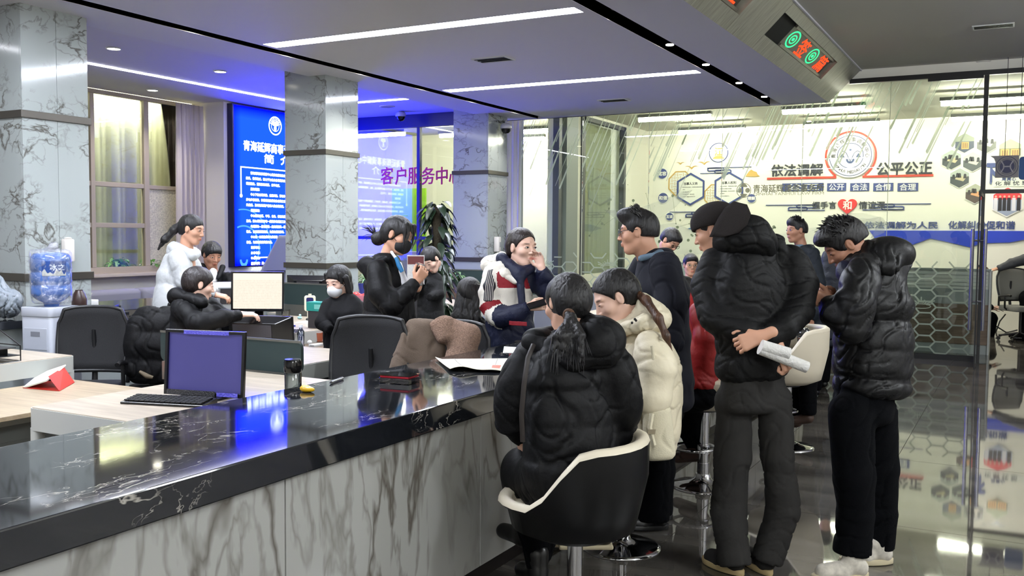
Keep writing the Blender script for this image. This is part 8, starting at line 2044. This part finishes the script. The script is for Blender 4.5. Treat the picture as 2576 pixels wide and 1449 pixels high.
q = atD(1046, 672, 8.2); t = thing('notice_stand', 'white notice card with dark red heading on a stand before the leaning person', 'card', (q[0], q[1], 0), .5); part('base', MB().cyl((0, 0, 0), .12, .015, 20), m_grey, t); part('pole', MB().cyl((0, 0, .015), .012, 1.13, 10), m_grey, t); part('card', MB().box(-.003, .003, -.075, .075, 1.145, 1.40), m_paper, t); part('heading', MB().box(-.0045, -.0032, -.07, .07, 1.32, 1.39), mat('heading_red', (104, 48, 46), .6), t)
# ------------------------------------------------------------------ items of the crowded desk
ZD = .75
def D5(px, py, z=ZD): return onZ(px, py, z)
q = D5(719, 806); t = thing('tea_glass', 'clear glass of amber tea on the crowded desk', 'glass', (q[0], q[1], ZD)); part('glass', MB().lathe([(0, .002), (.040, .002), (.042, .01), (.043, .10)]), mat_glass('tea_glass', (225, 228, 222), 2.5), t, 50); part('tea', MB().cyl((0, 0, .006), .038, .045, 20), mat('tea', (126, 100, 30), .1), t, 50)
q = D5(780, 806); 
t = thing('vanity_mirror', 'cream-framed standing mirror on two little legs with black feet', 'mirror', (q[0], q[1], ZD), math.radians(218)); 
def rrect(w, h, r, n=6):
    P = []
    for cx, cy, st in ((w-r, h-r, 0), (-w+r, h-r, 1), (-w+r, -h+r, 2), (w-r, -h+r, 3)):
        for k in range(n+1): a = (st+k/n)*PI/2; P.append((cx+r*math.cos(a), cy+r*math.sin(a)))
    return P
fm = MB(); fm.ring(rrect(.053, .075, .02), rrect(.034, .055, .016), (0, 0, .165), (0, 1, 0), (0, 0, 1), .02); part('frame', fm, mat('mirror_cream', (222, 216, 192), .4), t, 40, bev=.003); part('glass', MB().prism(rrect(.034, .055, .016), (.006, 0, .165), (0, 1, 0), (0, 0, 1), .004), mat('mirror_glass', (180, 184, 190), .03, metal=1), t)
for s in (-1, 1): part('leg', MB().tube([(.01, s*.022, .095), (.01, s*.022, .02)], .005, 8), mat('mirror_cream', (222, 216, 192), .4), t); part('foot', MB().ball((.015, s*.024, .012), (.032, .016, .013), 12, 6), m_black, t, 60)
part('knob', MB().rbox(.0, .02, -.015, .015, .241, .256, .005), mat('mirror_cream', (222, 216, 192), .4), t)
q = D5(806, 803); t = thing('storage_jar', 'cream jar with ribbed lid beside the standing mirror', 'jar', (q[0], q[1], ZD)); part('body', MB().lathe([(0, 0), (.036, 0), (.038, .01), (.038, .115), (.031, .13)]), mat('jar_cream', (204, 200, 150), .35, var=.15, vscale=60), t, 50); part('lid', MB().lathe([(.033, .131), (.035, .135), (.033, .145), (.035, .15), (.033, .158), (0, .16)]), mat('jar_lid', (206, 204, 170), .4), t, 50)
q = D5(754, 803); t = thing('duck_figurine', 'tiny pale blue duck ornament on the desk', 'ornament', (q[0], q[1], ZD)); part('body', MB().ball((0, 0, .014), (.020, .026, .015), 12, 8), mat('duck_blue', (150, 190, 196), .4), t, 60); part('head', MB().ball((0, -.004, .038), .013, 12, 8), mat('duck_blue', (150, 190, 196), .4), t, 60); part('beak', MB().ball((-.014, -.008, .036), (.007, .005, .003), 8, 5), mat('beak_orange', (220, 150, 60), .4), t)
flat_paper('white sheet of paper under the standing mirror', [(742, 812), (770, 806), (800, 810), (790, 816)][::-1], ZD)
q = D5(731, 822); t = thing('marker_pen', 'blue marker pen at the desk edge', 'pen', (q[0], q[1]+.03, ZD), .3); part('barrel', MB().tube([(0, -.07, .008), (0, .04, .008)], .008, 10), mat('pen_blue', (30, 40, 150), .3), t, 60); part('cap', MB().tube([(0, .041, .008), (0, .08, .008)], .009, 10), mat('pen_navy', (16, 20, 80), .3), t, 60)
q = D5(832, 806); 
t = thing('tape_holder', 'small tape holder with blue knob and white tray among the desk clutter', 'holder', (q[0], q[1], ZD)); part('tray', MB().box(-.03, .03, -.08, .08, 0, .022), mat('tray_white', (200, 206, 214), .4), t, bev=.003); part('knob', MB().ball((-.02, .05, .034), .020, 12, 8), mat('knob_blue', (20, 70, 180), .3), t, 60); part('red_strip', MB().box(-.025, .025, -.05, .0, .0225, .03), mat('strip_red', (160, 50, 60), .4), t)
ZP = .645
def bottle(lab, px, py, seed=0):
    q = onZ(px, py, ZP); t = thing('water_bottle', lab, 'water bottle', (q[0], q[1], ZP), 0, 'small clear water bottles'); part('body', MB().lathe([(0, 0), (.028, 0), (.031, .008), (.029, .05), (.031, .10), (.031, .135), (.014, .160), (.013, .17)]), mat_glass('pet_plastic', (206, 214, 232), 3.5), t, 50); part('cap', MB().cyl((0, 0, .170), .016, .022, 16), mat('cap_white', (222, 224, 232), .4), t, 50)
    rs = random.Random(seed); mb = MB()
    for k in range(6): a = rs.uniform(2.6, 4.6); mb.tube([(.0318*math.cos(a+j*.12), .0318*math.sin(a+j*.12), .05+j*.012*rs.choice((1, -1))+.02*rs.random()) for j in range(5)], .0011, 4)
    part('label_print', mb, mat('print_white', (220, 220, 230), .5), t, kind='stuff'); part('water', MB().cyl((0, 0, .004), .0275, .09, 16), mat_glass('water_inside', (190, 200, 222), 1.5), t, 50)
bottle('clear water bottle nearer the dark screen, on the pedestal', 757, 876, 1); bottle('clear water bottle beside the stack of papers on the pedestal', 823, 876, 2)
q = onZ(779, 868, ZP); tag(part('ball', MB().ball((q[0], q[1], ZP+.021), .021, 16, 10), mat('ball_white', (220, 220, 220), .4), None, 60), 'small white ball on the pedestal between the two bottles', 'ball')
q = onZ(795, 872, ZP); t = thing('charger_box', 'flat white box next to the white ball on the pedestal', 'box', (q[0], q[1]+.02, ZP), .1); part('box', MB().box(-.03, .10, -.035, .035, 0, .018), mat('box_white', (205, 206, 204), .5), t, bev=.002); part('print', MB().box(-.0315, -.0302, -.02, .02, .005, .013), mat('card_print', (150, 150, 150), .6), t)
q = onZ(806, 862, ZP); t = thing('flower_pot', 'small terracotta pot with a pale green cup behind it', 'pot', (q[0]+.04, q[1]+.05, ZP)); part('pot', MB().lathe([(0, 0), (.03, 0), (.036, .05), (.040, .08), (.036, .08), (0, .07)]), mat('terracotta', (156, 82, 54), .7), t, 50); part('saucer', MB().lathe([(0, -.0), (.04, -.0), (.042, .006), (0, .006)]), mat('terracotta_dark', (90, 60, 44), .7), t, 50)
q = onZ(803, 858, ZP); t = thing('paper_cup', 'tall pale green paper cup with leaf print behind the terracotta pot', 'cup', (q[0]+.10, q[1]+.12, ZP)); part('cup', MB().lathe([(0, 0), (.030, 0), (.042, .18), (.040, .18), (.029, .01)]), mat('cup_green', (176, 204, 130), .5, var=.15, vscale=30), t, 50); part('rim', MB().torus((0, 0, .18), .041, .003, 20, 6), mat('cup_green2', (190, 214, 150), .5), t, 60)
# stack of papers held upright, brown folder, gift bag
q = onZ(866, 868, ZP); bx, by = q[0]+.02, q[1]+.06
t = thing('paper_stack', 'upright stack of white papers with curled tops on the pedestal', 'papers', (bx, by, ZP)); rs = random.Random(3)
m_pp = [mat('paper_a', (196, 200, 204), .8), mat('paper_b', (214, 214, 210), .8)]
Ux = cv((1, 0, 0)); Ux[2] = 0; Ux /= np.linalg.norm(Ux); Vx = np.array((-Ux[1], Ux[0], 0))
for i in range(7):
    h = .34+rs.uniform(-.03, .05); wd = .085+.01*i/3; P = []; o = Vx*(-.05+i*.016); lean = rs.uniform(-.02, .02)
    for a in range(9):
        u = a/8; row = []
        for b in range(5): v = b/4*2-1; row.append(o+Ux*(v*wd+lean*u+.01*math.sin(u*4+i))-Vx*(.05*max(0, u-.8)**1.2*5*(i < 3))+np.array((0, 0, h*u-(.05*max(0, u-.85)*4 if i < 3 else 0))))
        P.append(row)
    ob = part('sheet', MB().grid(P), m_pp[i % 2], t, 80); md = ob.modifiers.new('thickness', 'SOLIDIFY'); md.thickness = .003
t = thing('binder', 'dark brown upright binder with cream page edge beside the paper stack', 'binder', (bx+.16, by-.07, ZP)); part('cover', MB().obox(np.array((0, 0, .13)), Ux*.085, Vx*.02, (0, 0, .13)), mat('binder_brown', (54, 26, 26), .5), t, bev=.003); part('pages', MB().obox(-Ux*.0875+np.array((0, 0, .128)), Ux*.003, Vx*.017, (0, 0, .12)), mat('pages_cream', (214, 196, 150), .8), t)
part('sticker', MB().obox(Ux*.04-Vx*.021+np.array((0, 0, .09)), Ux*.018, Vx*.0008, (0, 0, .045)), mat('sticker_grey', (160, 160, 160), .5, var=.6, vscale=90), t)
q = D5(862, 800, .75); t = thing('gift_bag', 'white paper gift bag with cord handles behind the papers', 'gift bag', (q[0]+.1, q[1]-.02, .75), .3); part('bag', MB().box(-.05, .05, -.075, .075, 0, .17), mat('bag_white', (206, 202, 202), .6), t, bev=.003)
for s in (-1, 1): part('handle', MB().tube([(s*.045, -.035, .165), (s*.045, -.032, .23), (s*.045, 0, .262), (s*.045, .032, .23), (s*.045, .035, .165)], .0035, 6), mat('cord_cream', (214, 206, 190), .7), t, 60)
q = D5(878, 800, .75); t = thing('bouquet', 'small wrapped bouquet with red heart ornament in pink film', 'bouquet', (q[0]+.06, q[1]-.10, .75)); part('wrap', MB().lathe([(.02, 0), (.03, .08), (.08, .20), (.085, .23)]), mat('wrap_pink', (196, 150, 170), .3, alpha=.6), t, 60); S = SDF(); b0 = np.array((q[0]+.06, q[1]-.10, .75)); S.ell(b0+Ux*.045+np.array((0, 0, .215)), (.04, .04, .033), k=.02); S.ell(b0-Ux*.045+np.array((0, 0, .225)), (.042, .042, .036), k=.02); S.ell(b0+np.array((0, 0, .20)), (.03, .03, .028), k=.03); soft('heart', S, .005, mat('heart_red', (196, 40, 40), .35), t)
part('stem', MB().tube([(0, 0, .001), (0, 0, .19)], .006, 6), mat('stem_green', (60, 80, 40), .6), t)
q = D5(842, 800, .75); t = thing('drink_cup', 'clear takeaway cup with white straw', 'cup', (q[0]+.02, q[1], .75)); part('cup', MB().lathe([(0, 0), (.03, 0), (.038, .11), (.037, .11)]), mat('cup_clear', (206, 206, 206), .2, alpha=.6), t, 50); part('lid', MB().lathe([(.039, .111), (.035, .13), (0, .135)]), mat('lid_white', (216, 216, 216), .4), t, 50); part('straw', MB().tube([(0, 0, .10), (.01, .02, .25)], .005, 8), mat('straw_white', (226, 226, 222), .5), t)
# teal box
q = atD(806, 728, 8.3); t = thing('tissue_box', 'teal box behind the dark green screens', 'box', (q[0], q[1], .90-.0)); part('box', MB().box(-.06, .06, -.11, .11, 0, .08), mat('box_teal', (36, 140, 130), .5), t, bev=.003); part('label', MB().box(-.0615, -.0602, -.05, .02, .02, .06), mat('box_teal2', (120, 190, 180), .5), t); part('foot', MB().box(-.05, .05, -.1, .1, -.15, -.001), m_grey, t)
# left: wire tray, red folder, glass behind monitor
q = onZ(30, 915, .75); t = thing('wire_tray', 'black wire desk tray at the left edge on the end desk', 'tray', (q[0]-.0, q[1]+.15, .75)); a = np.array((q[0], q[1]+.15, .75)); w1 = onZ(52, 905, .75)-a
W1 = onZ(52, 908, .75)-a; W0 = onZ(-60, 925, .75)-a; T1 = W1+np.array((0, 0, .10)); Tk = onX(0, 830, (W1+a)[0]+.0)-a
mb = MB(); part('wire', MB().tube([W0, W1, T1, Tk], .005, 6), m_black, t); part('wire', MB().tube([W1+np.array((.0, .22, 0)), W1, T1, T1+np.array((0, .22, .0)), W1+np.array((0, .22, 0))], .004, 6), m_black, t)
part('shelf', MB().box(W0[0]-.1, W1[0], W1[1], W1[1]+.24, .035, .040), mat('tray_mesh', (34, 34, 36), .6), t); part('shelf', MB().box(W0[0]-.1, W1[0]-.03, W1[1], W1[1]+.24, .085, .090), mat('tray_mesh', (34, 34, 36), .6), t)
for i in range(4): part('divider', MB().box(W1[0]-.09-i*.13, W1[0]-.085-i*.13, W1[1]+.002, W1[1]+.238, .041, .084), m_black, t)
A, B, C, D = [onZ(x_, y_, .602) for x_, y_ in ((57, 976), (150, 984), (188, 962), (100, 958))]
t = thing('folder_stand', 'red folding stand holding a white booklet on the low oak shelf', 'folder', ((A+C)/2)[:3]); t.location = (float((A+C)[0]/2), float((A+C)[1]/2), .60)
up = lambda q, h: np.array((q[0], q[1], q[2]+h)); mr = mat('folder_red', (206, 52, 40), .45)
part('base', MB().prism([(v[0], v[1]) for v in (A, B, C, D)], (0, 0, .602), (1, 0, 0), (0, 1, 0), .003), mr, t, world=True)
part('prop', MB().add([B, C, up(C*.7+D*.3, .10), up(B*.7+A*.3, .085)], [(0, 1, 2, 3)]), mr, t, world=True)
A2_, B2_, C2_, D2_ = up(A, .004), up(A*.35+B*.65, .06)*1, up(D*.25+C*.75, .115), up(D, .05)
bk = part('booklet', MB().add([A2_, B2_, C2_, D2_], [(0, 1, 2, 3)]), mat('booklet_white', (206, 208, 196), .6), t, world=True); md = bk.modifiers.new('thickness', 'SOLIDIFY'); md.thickness = .008
t = thing('document_box', 'clear acrylic holder standing behind the dark monitor', 'holder', (3.66, 3.90, .75), .2); part('box', MB().box(-.03, .03, -.04, .04, 0, .21), mat_glass('acrylic', (214, 208, 226), 3), t, bev=.003); part('lid', MB().box(-.032, .032, -.042, .042, .211, .221), mat('acrylic_white', (220, 216, 226), .4), t)
# ------------------------------------------------------------------ coats on chairs
f_ = SDF(); c0 = atD(398, 860, 6.85); vr = cv((1, 0, 0)); vu = np.array((0, 0, 1.)); va = cv((0, 0, 1))
t = thing('puffer_coat', 'black puffer coat hung over the back of an office chair by the back counter', 'coat', (c0[0], c0[1], .35))
D_ = 6.95
def P_(x_, y_, dd=0): return atD(x_, y_, D_+dd)
f_.tub(P_(398, 790), P_(396, 860), .18, .23, .09, .12, vr, .05, .06, .13, .014); f_.tub(P_(396, 860), P_(392, 950), .23, .21, .12, .10, vr, .05, .05, .13, .014); f_.cap(P_(345, 815, -.02), P_(335, 930, -.04), .07, .055, .05, None, 1, .13, .01); f_.cap(P_(448, 815, -.02), P_(458, 925, -.03), .07, .05, .05, None, 1, .13, .01)
soft('coat_body', f_, .011, m_puff, t, it=2, wr=.007, wf=22); part('lining', MB().tube([P_(352, 935, -.10), P_(370, 946, -.115), P_(385, 950, -.11)], [.012, .02, .012], 8), mat('lining_tan', (96, 84, 66), .8), t, 60, world=True)
D_ = 5.95; t = thing('shearling_coat', 'brown suede coat with curly shearling lining draped over a chair by the counter', 'coat', tuple(P_(1100, 900))); m_suede = mat('suede_brown', (98, 84, 72), .95, bump=.3, bscale=150); m_fur = mat('shearling', (138, 112, 96), 1.0, bump=1.0, bscale=150, var=.3, vscale=120)
f_ = SDF(); f_.tub(P_(1070, 822), P_(1050, 945), .125, .19, .05, .09, vr, .04, .04); f_.cap(P_(1025, 850, -.02), P_(1005, 945, -.04), .06, .06, .05); f_.cap(P_(1055, 822, .02), P_(1165, 830, .02), .045, .05, .04)
soft('coat_body', f_, .010, m_suede, t, it=2, wr=.005, wf=20)
f_ = SDF(); f_.tub(P_(1108, 815, -.02), P_(1118, 850, -.05), .075, .05, .055, .05, vr, .04, .03); f_.cap(P_(1118, 818, -.0), P_(1180, 840, .0), .055, .06, .05); f_.tub(P_(1168, 835, -.01), P_(1160, 900, -.06), .085, .10, .055, .06, vr, .05, .04); f_.cap(P_(1180, 850, -.02), P_(1140, 920, -.06), .06, .05, .05)
soft('shearling_lining', f_, .008, m_fur, t, it=1, wr=.0018, wf=90)
# clear bag by the hidden person
D_ = 7.0; t = thing('clear_bag', 'glossy dark transparent bag with leather straps in the lap of the hidden seated person', 'bag', tuple(P_(2040, 870))); f_ = SDF(); f_.tub(P_(2020, 835), P_(2045, 890), .05, .11, .04, .05, cv((1, .4, 0)), .02, .02); soft('bag_body', f_, .008, mat('bag_gloss', (44, 44, 46), .12, coat=1.0), t, it=1, wr=.01, wf=30)
part('strap', MB().tube([P_(2008, 850, -.06), P_(2030, 865, -.08), P_(2060, 900, -.06)], .008, 6), mat('strap_leather', (96, 58, 40), .5), t, 60, world=True)
# ------------------------------------------------------------------ reception desk and chair inside the mural room
t = thing('reception_desk', 'reception desk with brown wood front and grey bands behind the glass partition', 'desk', (14.55, 2.6, 0)); yl, yr = 5.2, .38
mg = mat('desk_band', (150, 156, 154), .5)
part('plinth', MB().box(14.32, 14.85, yr, yl, 0, .13), mg, t, world=True); part('front_panel', MB().box(14.30, 14.86, yr, yl, .131, .68), m_walnut, t, world=True); part('band', MB().box(14.31, 14.85, yr, yl, .681, .89), mg, t, world=True)
part('screen', MB().box(14.32, 14.35, yr, yl, .891, 1.14), mat('desk_white', (206, 208, 200), .4), t, world=True)
for i in range(4): part('slat', MB().box(14.30, 14.319, yr+.02, 2.3, .93+i*.05, .935+i*.05), mg, t, world=True)
part('cap', MB().box(14.28, 14.40, yr-.02, yl, 1.141, 1.17), mg, t, world=True); part('end_panel', MB().box(14.28, 14.87, yr-.022, yr-.001, 0, 1.14), mat('desk_end', (190, 192, 190), .4), t, world=True)
o = office_chair('grey mesh office chair at the right edge of the picture inside the mural room', onZ(2566, 858, 0)[0], onZ(2566, 858, 0)[1], math.radians(215), .52, back=.5, m=mat('mesh_grey', (118, 118, 114), .8))
for k, (a, b) in enumerate((((2500, 850), (2530, 790)), ((2505, 820), (2560, 830)))):
    A, B = onX(a[0], a[1], 17.9), onX(b[0], b[1], 17.9); tag(part('cable', MB().tube([A, (A+B)/2+np.array((0, 0, -.08*(k*2-1))), B], .012, 5), m_black, None), 'black cable against the wall inside the mural room, %s' % ('lower one' if k else 'upper one'), 'cable')
